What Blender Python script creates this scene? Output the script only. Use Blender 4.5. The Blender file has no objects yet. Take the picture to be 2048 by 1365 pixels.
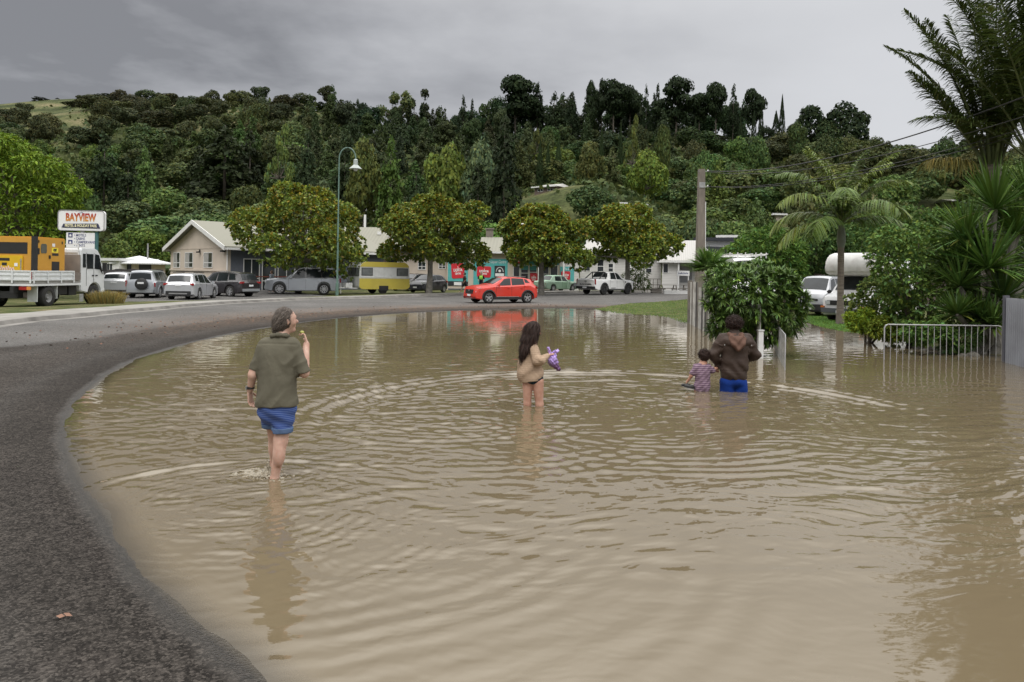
import bpy, math, random
import numpy as np
from mathutils import Vector, Matrix, Euler, noise as mnoise
SC = bpy.context.scene
COL = SC.collection
# ------------------------------------------------------------------ camera
F = 1500.0          # focal length in photograph pixels (2048 wide)
HC = 1.83           # eye height above the flood water
AX, AY = 1024.0, 547.4
ROLL = math.atan(0.016)
cd = bpy.data.cameras.new('camera')
cam = bpy.data.objects.new('camera', cd)
COL.objects.link(cam)
cd.sensor_width = 36.0
cd.lens = F / 2048 * 36
cd.shift_y = -(682.5 - AY) / 2048
cd.clip_start = 0.1
cd.clip_end = 4000
cam.matrix_world = Matrix.Translation((0, 0, HC)) @ Matrix.Rotation(math.radians(90), 4, 'X') @ Matrix.Rotation(ROLL, 4, 'Z')
SC.camera = cam
SC.render.resolution_x = 1024
SC.render.resolution_y = 682
# ------------------------------------------------------------------ world, sun, exposure
SUN_EL, SUN_ROT = math.radians(56), math.radians(188)
world = bpy.data.worlds.new("World")
SC.world = world
world.use_nodes = True
nt = world.node_tree
nt.nodes.clear()
def N(t, **kw):
 n = nt.nodes.new(t)
 for k, v in kw.items():
  setattr(n, k, v)
 return n
wo = N('ShaderNodeOutputWorld'); bg = N('ShaderNodeBackground')
sky = N('ShaderNodeTexSky'); sky.sky_type = 'NISHITA'; sky.sun_disc = False
sky.sun_elevation = SUN_EL; sky.sun_rotation = SUN_ROT
tc = N('ShaderNodeTexCoord')
sep = N('ShaderNodeSeparateXYZ'); nt.links.new(tc.outputs['Generated'], sep.inputs[0])
def math_node(op, a, b=None, c=None, clamp=False):
 n = N('ShaderNodeMath', operation=op); n.use_clamp = clamp
 for i, v in enumerate((a, b, c)):
  if v is None: continue
  if isinstance(v, (int, float)): n.inputs[i].default_value = v
  else: nt.links.new(v, n.inputs[i])
 return n.outputs[0]
# cloud deck: project direction onto a plane overhead
zc = math_node('MAXIMUM', sep.outputs['Z'], 0.0)
zz = math_node('ADD', zc, 0.14)
px_ = math_node('DIVIDE', sep.outputs['X'], zz)
py_ = math_node('DIVIDE', sep.outputs['Y'], zz)
comb = N('ShaderNodeCombineXYZ'); nt.links.new(px_, comb.inputs[0]); nt.links.new(py_, comb.inputs[1])
n1 = N('ShaderNodeTexNoise'); n1.inputs['Scale'].default_value = 0.9; n1.inputs['Detail'].default_value = 5; n1.inputs['Roughness'].default_value = 0.5
n1.inputs['Distortion'].default_value = 0.35
nt.links.new(comb.outputs[0], n1.inputs['Vector'])
n2 = N('ShaderNodeTexNoise'); n2.inputs['Scale'].default_value = 2.2; n2.inputs['Detail'].default_value = 6; n2.inputs['Roughness'].default_value = 0.55
nt.links.new(comb.outputs[0], n2.inputs['Vector'])
# the deck thins towards the right: azimuth term
az = math_node('DIVIDE', sep.outputs['X'], math_node('ADD', math_node('ABSOLUTE', sep.outputs['Y']), 0.05))
thin = math_node('MULTIPLY_ADD', az, 1.0, 0.52, clamp=True)           # 0 far left .. 1 right
thin = math_node('SMOOTH_MIN', thin, 1.0, 0.2)
cl = math_node('MULTIPLY_ADD', math_node('SUBTRACT', n1.outputs['Fac'], 0.5), 2.0, math_node('MULTIPLY', math_node('SUBTRACT', n2.outputs['Fac'], 0.5), 1.3))
inv = math_node('SUBTRACT', 1.0, thin)
cl = math_node('MULTIPLY', cl, math_node('MULTIPLY_ADD', inv, 0.8, 0.10))
v = math_node('ADD', thin, cl)
ramp = N('ShaderNodeValToRGB')
e = ramp.color_ramp.elements
e[0].position = 0.0; e[0].color = (0.225, 0.228, 0.243, 1)
e[1].position = 1.0; e[1].color = (0.63, 0.638, 0.66, 1)
m_ = ramp.color_ramp.elements.new(0.35); m_.color = (0.37, 0.375, 0.395, 1)
m2_ = ramp.color_ramp.elements.new(0.72); m2_.color = (0.55, 0.556, 0.575, 1)
nt.links.new(v, ramp.inputs[0])
# an overcast sky brightens towards the zenith
zen = N('ShaderNodeMapRange'); zen.interpolation_type = 'SMOOTHSTEP'
zen.inputs['From Min'].default_value = 0.30; zen.inputs['From Max'].default_value = 0.72
zen.inputs['To Min'].default_value = 0.0; zen.inputs['To Max'].default_value = 1.0
nt.links.new(sep.outputs['Z'], zen.inputs['Value'])
mixz = N('ShaderNodeMix', data_type='RGBA')
nt.links.new(zen.outputs[0], mixz.inputs['Factor'])
nt.links.new(ramp.outputs[0], mixz.inputs['A'])
mixz.inputs['B'].default_value = (2.3, 2.27, 2.22, 1)
sc10 = N('ShaderNodeVectorMath', operation='SCALE'); sc10.inputs['Scale'].default_value = 10.0
nt.links.new(mixz.outputs['Result'], sc10.inputs[0])
mixs = N('ShaderNodeMix', data_type='RGBA'); mixs.inputs['Factor'].default_value = 0.95
nt.links.new(sky.outputs[0], mixs.inputs['A']); nt.links.new(sc10.outputs[0], mixs.inputs['B'])
nt.links.new(mixs.outputs['Result'], bg.inputs['Color'])
bg.inputs['Strength'].default_value = 0.1
nt.links.new(bg.outputs[0], wo.inputs[0])
sl = bpy.data.lights.new('sun', 'SUN'); sl.energy = 0.9; sl.angle = math.radians(25); sl.color = (1, 0.97, 0.92)
so = bpy.data.objects.new('sun', sl); COL.objects.link(so)
so.rotation_euler = (math.radians(90) - SUN_EL, 0, -SUN_ROT + math.radians(180))
_d = Vector((math.sin(SUN_ROT) * math.cos(SUN_EL), math.cos(SUN_ROT) * math.cos(SUN_EL), math.sin(SUN_EL)))
so.rotation_euler = _d.to_track_quat('Z', 'Y').to_euler()
SC.view_settings.view_transform = 'Standard'
SC.view_settings.look = 'None'
SC.view_settings.exposure = 0.14
SC.view_settings.gamma = 1.0
SC.render.engine = 'CYCLES'
SC.cycles.max_bounces = 6
SC.cycles.transparent_max_bounces = 8
SC.cycles.use_denoising = True
SC.cycles.caustics_reflective = False
SC.cycles.caustics_refractive = False
# ------------------------------------------------------------------ pixel helpers (give real positions in metres)
CR, SR = math.cos(ROLL), math.sin(ROLL)
def ab(px, py):
 dx, dy = px - AX, py - AY
 return dx * CR + dy * SR, -dx * SR + dy * CR
def W(px, py, D):
 a, b = ab(px, py)
 return Vector((a / F * D, D, HC - b / F * D))
def G(px, py, z=0.0):
 a, b = ab(px, py)
 D = F * (HC - z) / b
 return Vector((a / F * D, D, z))
# ------------------------------------------------------------------ materials
MATS = {}
def new_mat(name):
 m = bpy.data.materials.new(name); m.use_nodes = True
 t = m.node_tree; t.nodes.clear()
 out = t.nodes.new('ShaderNodeOutputMaterial'); b = t.nodes.new('ShaderNodeBsdfPrincipled')
 t.links.new(b.outputs[0], out.inputs[0])
 return m, t, b, out
def M(name, col, rough=0.6, var=0.12, scale=4.0, bump=0.0, bscale=40.0, metal=0.0, spec=0.5, coat=0.0, dirt=0.0, dirtcol=(0.12, 0.10, 0.07), aniso=None):
 """procedural paint / plastic / wood: base colour broken up by noise"""
 if name in MATS: return MATS[name]
 m, t, b, out = new_mat(name)
 co = t.nodes.new('ShaderNodeTexCoord')
 src = co.outputs['Object']
 if aniso:
  mp = t.nodes.new('ShaderNodeMapping'); mp.inputs['Scale'].default_value = aniso
  t.links.new(src, mp.inputs[0]); src = mp.outputs[0]
 nz = t.nodes.new('ShaderNodeTexNoise'); nz.inputs['Scale'].default_value = scale; nz.inputs['Detail'].default_value = 6
 t.links.new(src, nz.inputs['Vector'])
 mr = t.nodes.new('ShaderNodeMapRange'); mr.inputs['From Min'].default_value = 0.3; mr.inputs['From Max'].default_value = 0.7
 mr.inputs['To Min'].default_value = 1 - var; mr.inputs['To Max'].default_value = 1 + var
 t.links.new(nz.outputs['Fac'], mr.inputs['Value'])
 vm = t.nodes.new('ShaderNodeVectorMath'); vm.operation = 'SCALE'; vm.inputs[0].default_value = col[:3]
 t.links.new(mr.outputs[0], vm.inputs['Scale'])
 last = vm.outputs[0]
 if dirt > 0:
  n2 = t.nodes.new('ShaderNodeTexNoise'); n2.inputs['Scale'].default_value = scale * 0.7; n2.inputs['Detail'].default_value = 8
  t.links.new(src, n2.inputs['Vector'])
  r2 = t.nodes.new('ShaderNodeMapRange'); r2.inputs['From Min'].default_value = 0.48; r2.inputs['From Max'].default_value = 0.75
  r2.inputs['To Max'].default_value = dirt
  t.links.new(n2.outputs['Fac'], r2.inputs['Value'])
  mx = t.nodes.new('ShaderNodeMix'); mx.data_type = 'RGBA'
  t.links.new(r2.outputs[0], mx.inputs['Factor']); t.links.new(last, mx.inputs['A']); mx.inputs['B'].default_value = (*dirtcol, 1)
  last = mx.outputs['Result']
 t.links.new(last, b.inputs['Base Color'])
 b.inputs['Roughness'].default_value = rough
 b.inputs['Metallic'].default_value = metal
 b.inputs['Specular IOR Level'].default_value = spec
 b.inputs['Coat Weight'].default_value = coat
 b.inputs['Coat Roughness'].default_value = 0.05
 if bump > 0:
  n3 = t.nodes.new('ShaderNodeTexNoise'); n3.inputs['Scale'].default_value = bscale; n3.inputs['Detail'].default_value = 4
  t.links.new(src, n3.inputs['Vector'])
  bp = t.nodes.new('ShaderNodeBump'); bp.inputs['Strength'].default_value = bump; bp.inputs['Distance'].default_value = 0.02
  t.links.new(n3.outputs['Fac'], bp.inputs['Height']); t.links.new(bp.outputs[0], b.inputs['Normal'])
 MATS[name] = m
 return m
def stripes(name, c1, c2, freq, axis='Z', duty=0.5, rough=0.8, bump=0.0, profile='BANDS'):
 """painted or woven stripes / corrugation / boards across one object axis"""
 if name in MATS: return MATS[name]
 m, t, b, out = new_mat(name)
 co = t.nodes.new('ShaderNodeTexCoord'); sp = t.nodes.new('ShaderNodeSeparateXYZ'); t.links.new(co.outputs['Object'], sp.inputs[0])
 nz = t.nodes.new('ShaderNodeTexNoise'); nz.inputs['Scale'].default_value = 5; t.links.new(co.outputs['Object'], nz.inputs['Vector'])
 a = t.nodes.new('ShaderNodeMath'); a.operation = 'MULTIPLY_ADD'; t.links.new(nz.outputs['Fac'], a.inputs[0]); a.inputs[1].default_value = 0.02; t.links.new(sp.outputs[axis], a.inputs[2])
 f = t.nodes.new('ShaderNodeMath'); f.operation = 'MULTIPLY'; t.links.new(a.outputs[0], f.inputs[0]); f.inputs[1].default_value = freq
 fr = t.nodes.new('ShaderNodeMath'); fr.operation = 'FRACT'; t.links.new(f.outputs[0], fr.inputs[0])
 lt = t.nodes.new('ShaderNodeMath'); lt.operation = 'LESS_THAN'; t.links.new(fr.outputs[0], lt.inputs[0]); lt.inputs[1].default_value = duty
 mx = t.nodes.new('ShaderNodeMix'); mx.data_type = 'RGBA'; t.links.new(lt.outputs[0], mx.inputs['Factor'])
 mx.inputs['A'].default_value = (*c1, 1); mx.inputs['B'].default_value = (*c2, 1)
 t.links.new(mx.outputs['Result'], b.inputs['Base Color'])
 b.inputs['Roughness'].default_value = rough
 if bump:
  bp = t.nodes.new('ShaderNodeBump'); bp.inputs['Strength'].default_value = bump; bp.inputs['Distance'].default_value = 0.01
  t.links.new(fr.outputs[0], bp.inputs['Height']); t.links.new(bp.outputs[0], b.inputs['Normal'])
 MATS[name] = m
 return m
GLASS = M('dark_glass', (0.018, 0.022, 0.024), rough=0.08, spec=0.38, var=0.3, scale=1.5)
GLASSW = M('window_glass', (0.03, 0.035, 0.04), rough=0.06, spec=0.45, var=0.4, scale=0.6)
RUBBER = M('tyre_rubber', (0.022, 0.021, 0.02), rough=0.85, var=0.2, scale=8)
BLACK = M('black_plastic', (0.02, 0.02, 0.021), rough=0.55, var=0.15)
CHROME = M('silver_metal', (0.55, 0.55, 0.56), rough=0.3, metal=0.85, var=0.08)
RIM = M('alloy_rim', (0.5, 0.5, 0.51), rough=0.35, metal=0.6, var=0.1)
WHITE = M('white_paint', (0.74, 0.74, 0.73), rough=0.45, var=0.05, dirt=0.25, dirtcol=(0.4, 0.38, 0.34))
PLATE = M('number_plate_white', (0.72, 0.73, 0.74), rough=0.4, var=0.05)
LAMP_GLASS = M('lamp_glass', (0.62, 0.64, 0.66), rough=0.12, spec=0.8, var=0.15, scale=12)
RED_LENS = M('red_lens', (0.30, 0.014, 0.014), rough=0.2, spec=0.7, var=0.3, scale=10)
ORANGE_LENS = M('orange_lens', (0.7, 0.2, 0.03), rough=0.2, var=0.1)
# ------------------------------------------------------------------ mesh helpers
def link(name, me, m=None, parent=None):
 o = bpy.data.objects.new(name, me)
 COL.objects.link(o)
 if m is not None and me is not None: me.materials.append(m)
 if parent is not None: o.parent = parent
 return o
def tag(o, label=None, cat=None, group=None, kind=None):
 if label: o['label'] = label
 if cat: o['category'] = cat
 if group: o['group'] = group
 if kind: o['kind'] = kind
 return o
def empty(name, loc, rz=0.0, label=None, cat=None, group=None):
 o = bpy.data.objects.new(name, None); COL.objects.link(o)
 o.empty_display_size = 0.3
 o.location = loc; o.rotation_euler = (0, 0, rz)
 return tag(o, label, cat, group)
def np_mesh(name, V, Q, smooth=True, colors=None, attrs=None):
 """V (n,3), Q (m,k) arrays -> mesh"""
 me = bpy.data.meshes.new(name)
 V = np.asarray(V, np.float32); Q = np.asarray(Q, np.int32)
 k = Q.shape[1]
 me.vertices.add(len(V)); me.vertices.foreach_set('co', V.ravel())
 me.loops.add(Q.size); me.loops.foreach_set('vertex_index', Q.ravel())
 me.polygons.add(len(Q)); me.polygons.foreach_set('loop_start', np.arange(0, Q.size, k, dtype=np.int32))
 me.polygons.foreach_set('use_smooth', np.full(len(Q), smooth, dtype=bool))
 me.update(calc_edges=True)
 if colors is not None:
  ca = me.color_attributes.new('tint', 'FLOAT_COLOR', 'POINT')
  c4 = np.ones((len(V), 4), np.float32); c4[:, :colors.shape[1]] = colors
  ca.data.foreach_set('color', c4.ravel())
 if attrs:
  for k_, a_ in attrs.items():
   at = me.attributes.new(k_, 'FLOAT', 'POINT'); at.data.foreach_set('value', np.asarray(a_, np.float32))
 return me
class MB:
 def __init__(s): s.v = []; s.f = []
 def add(s, vs, fs):
  o = len(s.v); s.v += [tuple(x) for x in vs]; s.f += [tuple(i + o for i in f) for f in fs]; return s
 def box(s, c, d, rz=0.0, R=None):
  hx, hy, hz = d[0] / 2, d[1] / 2, d[2] / 2
  vs = [Vector((x, y, z)) for x in (-hx, hx) for y in (-hy, hy) for z in (-hz, hz)]
  R = R or Matrix.Rotation(rz, 3, 'Z')
  vs = [R @ p + Vector(c) for p in vs]
  return s.add(vs, [(0, 1, 3, 2), (4, 6, 7, 5), (0, 4, 5, 1), (2, 3, 7, 6), (0, 2, 6, 4), (1, 5, 7, 3)])
 def bx(s, x0, x1, y0, y1, z0, z1):
  return s.box(((x0 + x1) / 2, (y0 + y1) / 2, (z0 + z1) / 2), (abs(x1 - x0), abs(y1 - y0), abs(z1 - z0)))
 def bar(s, p, q, w, h=None):
  p, q = Vector(p), Vector(q); d = q - p; L = d.length
  if L < 1e-6: return s
  R = d.to_track_quat('X', 'Z').to_matrix()
  return s.box((p + q) / 2, (L, w, h or w), R=R)
 def tube(s, pts, rad, n=8, cap=True):
  pts = [Vector(p) for p in pts]
  if not hasattr(rad, '__len__'): rad = [rad] * len(pts)
  base = len(s.v); up = None
  for i, p in enumerate(pts):
   d = (pts[min(i + 1, len(pts) - 1)] - pts[max(i - 1, 0)])
   if d.length < 1e-9: d = Vector((0, 0, 1))
   d.normalize()
   if up is None: up = Vector((1, 0, 0)) if abs(d.x) < 0.8 else Vector((0, 1, 0))
   a = d.cross(up)
   if a.length < 1e-4: a = d.orthogonal()
   a.normalize(); b = d.cross(a); up = b.cross(d) if False else up
   for j in range(n):
    t = 2 * math.pi * j / n
    s.v.append(tuple(p + (a * math.cos(t) + b * math.sin(t)) * rad[i]))
  for i in range(len(pts) - 1):
   for j in range(n):
    s.f.append((base + i * n + j, base + i * n + (j + 1) % n, base + (i + 1) * n + (j + 1) % n, base + (i + 1) * n + j))
  if cap:
   s.f.append(tuple(base + j for j in range(n))[::-1]); s.f.append(tuple(base + (len(pts) - 1) * n + j for j in range(n)))
  return s
 def lathe(s, prof, c=(0, 0, 0), n=16, axis='Z', R=None):
  """prof: [(r,h)]"""
  base = len(s.v); c = Vector(c)
  for r, h in prof:
   for j in range(n):
    t = 2 * math.pi * j / n
    p = Vector((r * math.cos(t), r * math.sin(t), h))
    if axis == 'Y': p = Vector((p.x, p.z, p.y))
    if axis == 'X': p = Vector((p.z, p.x, p.y))
    if R is not None: p = R @ p
    s.v.append(tuple(p + c))
  for i in range(len(prof) - 1):
   for j in range(n):
    s.f.append((base + i * n + j, base + i * n + (j + 1) % n, base + (i + 1) * n + (j + 1) % n, base + (i + 1) * n + j))
  return s
 def prism(s, poly, y0, y1, axis='Y'):
  """polygon in (x,z) extruded along y (or in (x,y) along z)"""
  n = len(poly)
  if axis == 'Y': vs = [(x, y0, z) for x, z in poly] + [(x, y1, z) for x, z in poly]
  elif axis == 'X': vs = [(y0, x, z) for x, z in poly] + [(y1, x, z) for x, z in poly]
  else: vs = [(x, y, y0) for x, y in poly] + [(x, y, y1) for x, y in poly]
  fs = [tuple(range(n)), tuple(range(n, 2 * n))[::-1]] + [(i, (i + 1) % n, n + (i + 1) % n, n + i) for i in range(n)]
  return s.add(vs, fs)
 def quad(s, a, b, c, d): return s.add([a, b, c, d], [(0, 1, 2, 3)])
 def build(s, name, m, parent=None, smooth=False, angle=35, bevel=0.0):
  me = bpy.data.meshes.new(name); me.from_pydata(s.v, [], s.f)
  me.validate(); me.update()
  import bmesh
  bm = bmesh.new(); bm.from_mesh(me); bmesh.ops.recalc_face_normals(bm, faces=bm.faces)
  if bevel > 0:
   es = [e for e in bm.edges if len(e.link_faces) == 2 and e.calc_face_angle(0) > 0.6]
   bmesh.ops.bevel(bm, geom=es, offset=bevel, segments=2, affect='EDGES', clamp_overlap=True)
  bm.to_mesh(me); bm.free()
  if smooth or bevel > 0:
   me.shade_smooth()
   try: me.set_sharp_from_angle(angle=math.radians(angle))
   except Exception: pass
  return link(name, me, m, parent)
def text(body, name, size, m, parent, loc, rot, depth=0.004, width=None, align='CENTER', bold=0.0, shear=0.0):
 cu = bpy.data.curves.new(name, 'FONT'); cu.body = body; cu.size = size; cu.extrude = depth; cu.align_x = align; cu.align_y = 'CENTER'
 cu.offset = bold; cu.shear = shear; cu.resolution_u = 2
 o = bpy.data.objects.new(name, cu); COL.objects.link(o)
 dg = bpy.context.evaluated_depsgraph_get(); dg.update()
 me = bpy.data.meshes.new_from_object(o.evaluated_get(dg))
 bpy.data.objects.remove(o); bpy.data.curves.remove(cu)
 t = link(name, me, None, parent); me.materials.clear(); me.materials.append(m)
 if width:
  xs = [v.co.x for v in me.vertices]; w = max(xs) - min(xs)
  if w > 0: me.transform(Matrix.Diagonal((width / w, 1, 1, 1)))
 t.location = loc; t.rotation_euler = rot
 return t
def copy_tree(o, parent=None):
 c = o.copy(); COL.objects.link(c); c.parent = parent
 for ch in list(o.children): copy_tree(ch, c)
 return c
# ------------------------------------------------------------------ terrain
shore_px = [(490, 1365), (280, 1200), (190, 1050), (125, 950), (110, 870), (130, 810), (205, 745), (300, 705), (450, 668), (600, 645),
   (700, 634), (850, 624), (1000, 619), (1150, 617), (1215, 621), (1235, 627), (1300, 630), (1345, 635), (1366, 645), (1400, 650),
   (1470, 648), (1540, 642), (1590, 637), (1612, 640), (1640, 652), (1700, 664), (1760, 669), (1800, 688), (1900, 702),
   (1960, 708), (2010, 716), (2060, 726), (2300, 755)]
SH = [tuple(G(*p)[:2]) for p in shore_px] + [(30, 4), (14, 0.5), (3, 0.6), (0.3, 1.6)]
# smooth the outline
def chaikin(P, k=2):
 for _ in range(k):
  Q = []
  for i in range(len(P)):
   a, b = P[i], P[(i + 1) % len(P)]
   Q += [(a[0] * .75 + b[0] * .25, a[1] * .75 + b[1] * .25), (a[0] * .25 + b[0] * .75, a[1] * .25 + b[1] * .75)]
  P = Q
 return P
SHP = np.array(chaikin(SH, 2))
def sdf_poly(X, Y, P=SHP):
 """signed distance to the shoreline, negative in the water"""
 X = np.asarray(X, float); Y = np.asarray(Y, float)
 d2 = np.full(X.shape, 1e18); ins = np.zeros(X.shape, bool)
 for i in range(len(P)):
  ax, ay = P[i]; bx, by = P[(i + 1) % len(P)]
  ex, ey = bx - ax, by - ay
  t = np.clip(((X - ax) * ex + (Y - ay) * ey) / (ex * ex + ey * ey + 1e-12), 0, 1)
  d2 = np.minimum(d2, (X - ax - t * ex) ** 2 + (Y - ay - t * ey) ** 2)
  c = ((ay > Y) != (by > Y))
  with np.errstate(divide='ignore', invalid='ignore'):
   xi = ax + (Y - ay) * ex / (ey if abs(ey) > 1e-12 else 1e-12)
  ins ^= c & (X < xi)
 d = np.sqrt(d2)
 return np.where(ins, -d, d)
# ground heights read off from the wheels and posts that stand on it
CTRL = [(-2, 0, .12), (-6, 4, .16), (-8, 10, .18), (-10, 18, .16), (-14.4, 21.3, .14), (-14.4, 25, .14), (-14.4, 30, .12), (-13.7, 37, .1), (-12, 43, .1),
  (-17, 23, .22), (-18, 27, .22), (-18.6, 30, .17), (-21, 34, .12), (-22, 45, -.06), (-27, 45, -.06), (-17, 45, -.05), (-18, 50, -.02), (-15.7, 55.5, .0),
  (-9, 48, .1), (-10.5, 57, .14), (-7, 64, .1), (-16, 56, .08), (-2, 44.8, .07), (3, 45, .1), (0, 60, .16), (7.6, 60, .28), (3.8, 66, .33), (12, 62, .3),
  (17, 60, .35), (-30, 62, .1), (-20, 70, .15), (0, 75, .35), (20, 75, .45), (35, 60, .3), (13, 35, .05), (10, 38, .1), (16, 39, .0), (20, 38, .03), (9, 33, .08), (15, 28, .05),
  (10, 29, .06), (25, 30, .15), (18, 20, .12), (13, 18, .06), (30, 18, .2), (-40, 30, .2), (-40, 60, .1), (-30, 10, .2), (-20, 0, .15), (50, 60, .4), (0, -20, .15), (40, 0, .2)]
CT = np.array(CTRL, float)
# hill: skyline of the bare ground as seen (px -> row) and how far away the ridge is
RPX = np.array([-900, -300, 0, 120, 300, 480, 620, 720, 850, 950, 1050, 1200, 1350, 1480, 1600, 1720, 1850, 2048, 2400, 3000])
RPY = np.array([260, 225, 210, 212, 209, 207, 214, 268, 284, 286, 296, 300, 298, 300, 308, 322, 332, 340, 380, 420])
RD = np.array([300, 300, 300, 300, 300, 290, 270, 250, 240, 240, 240, 235, 230, 225, 215, 200, 190, 180, 170, 170])
def smooth(t):
 t = np.clip(t, 0, 1); return t * t * (3 - 2 * t)
D0 = 84.0
def hill(X, Y):
 X = np.asarray(X, float); Y = np.asarray(Y, float)
 u = AX + F * X / np.maximum(Y, 30)
 # soften the folds with wandering
 uu = u + 25 * np.sin(Y / 37.0) + 12 * np.sin(Y / 17.0 + X / 23.0)
 py = np.interp(uu, RPX, RPY); Dr = np.interp(uu, RPX, RD)
 b = py - AY - 0.016 * (u - AX)
 zr = HC - b / F * Dr
 t = (Y - D0) / (Dr - D0)
 prof = np.where(t < 1, 0.55 * smooth(t) + 0.45 * np.clip(t, 0, 1) ** 1.15, 1.0 - 0.00012 * (Y - Dr) ** 2 / 10 - 0.02 * np.clip(t - 1, 0, 5))
 z = zr * prof
 # knoll with pasture
 kx, ky = 12.5, 132.0
 z = z + 7.9 * np.exp(-((X - kx) / 14) ** 2 - ((Y - ky) / 16) ** 2)
 # spur on the right
 z = z + 7.0 * np.exp(-((X - 66) / 22) ** 2 - ((Y - 128) / 16) ** 2)
 z = z + (np.sin(X / 11.0 + 1.3) * np.cos(Y / 13.0) * 1.3 + np.sin(X / 23.0) * np.sin(Y / 29.0) * 2.0) * smooth((Y - 95) / 60)
 return np.where(Y > D0, np.maximum(z, 0), 0)
def zland(X, Y):
 X = np.asarray(X, float); Y = np.asarray(Y, float)
 num = np.zeros(X.shape); den = np.zeros(X.shape)
 for cx, cy, cz in CT:
  w = 1.0 / ((X - cx) ** 2 + (Y - cy) ** 2 + 2.0) ** 1.6
  num += w * cz; den += w
 return num / den
def zground(X, Y, micro=True):
 X = np.asarray(X, float); Y = np.asarray(Y, float)
 d = sdf_poly(X, Y)
 zl = zland(X, Y)
 out = zl * smooth(np.clip(d / 6.0, 0, 1)) + 0.008 * np.clip(d, 0, 3) * (1 - smooth(d / 6.0))
 ins = -0.75 * smooth(np.clip(-d / 9.0, 0, 1)) - 0.055 * np.clip(-d, 0, 1.5)
 z = np.where(d > 0, out, ins)
 if micro:
  near = np.exp(-np.abs(d) / 1.5)
  z = z + near * 0.003 * (np.sin(X * 2.3 + np.sin(Y * 1.7)) * np.sin(Y * 1.9 + 1.0) + 0.5 * np.sin(X * 7 + Y * 3) * np.sin(Y * 5 - X * 2))
 return z + hill(X, Y)
def gz(x, y): return float(zground(np.array([x]), np.array([y]), False)[0])
def on(px, py, D):
 """a point on the ground below pixel column px at distance D"""
 a, b = ab(px, py); return Vector((a / F * D, D, gz(a / F * D, D)))
# kerb on the far side of the road
kerb_px = [(-700, 830, .15), (-250, 705, .15), (0, 653, .14), (150, 637, .14), (300, 622, .13), (400, 613, .11), (465, 608, .1), (600, 601, .1), (740, 597, .1), (900, 591, .13), (1030, 588.5, .18), (1150, 587, .25),
   (1370, 585, .32), (1600, 588, .35), (1900, 592, .4)]
KERB = [G(*k) for k in kerb_px]
kp = []
for i in range(len(KERB) - 1):
 p0 = KERB[max(i - 1, 0)]; p1 = KERB[i]; p2 = KERB[i + 1]; p3 = KERB[min(i + 2, len(KERB) - 1)]
 for k in range(8):
  t = k / 8
  q = 0.5 * ((2 * p1) + (-p0 + p2) * t + (2 * p0 - 5 * p1 + 4 * p2 - p3) * t * t + (-p0 + 3 * p1 - 3 * p2 + p3) * t ** 3)
  kp.append((q.x, q.y))
kp.append((KERB[-1].x, KERB[-1].y))
KP = np.array(kp)
KT = np.gradient(KP, axis=0); KT /= np.linalg.norm(KT, axis=1)[:, None]
KN = np.stack([-KT[:, 1], KT[:, 0]], 1)          # outward (away from the road): left of travel
def kerb_off(d): return KP + KN * d
def strip(name, d0, d1, z0, z1, m, nsub=2, sl=slice(None), label=None):
 """sheet running beside the kerb between two offsets"""
 rows = []
 for k in range(nsub + 1):
  t = k / nsub; P = kerb_off(d0 + (d1 - d0) * t)[sl]
  z = zground(P[:, 0], P[:, 1], False) + z0 + (z1 - z0) * t
  rows.append(np.column_stack([P, z]))
 V = np.concatenate(rows); n = len(rows[0]); Q = []
 for k in range(nsub):
  i = np.arange(n - 1) + k * n
  Q.append(np.stack([i, i + 1, i + 1 + n, i + n], 1))
 o = link(name, np_mesh(name, V, np.concatenate(Q)), m); tag(o, kind='structure'); return o
KPOLY = np.concatenate([KP, [(60, -30), (-60, -30)]])
def in_road(X, Y): return sdf_poly(X, Y, KPOLY) < -0.05
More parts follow.
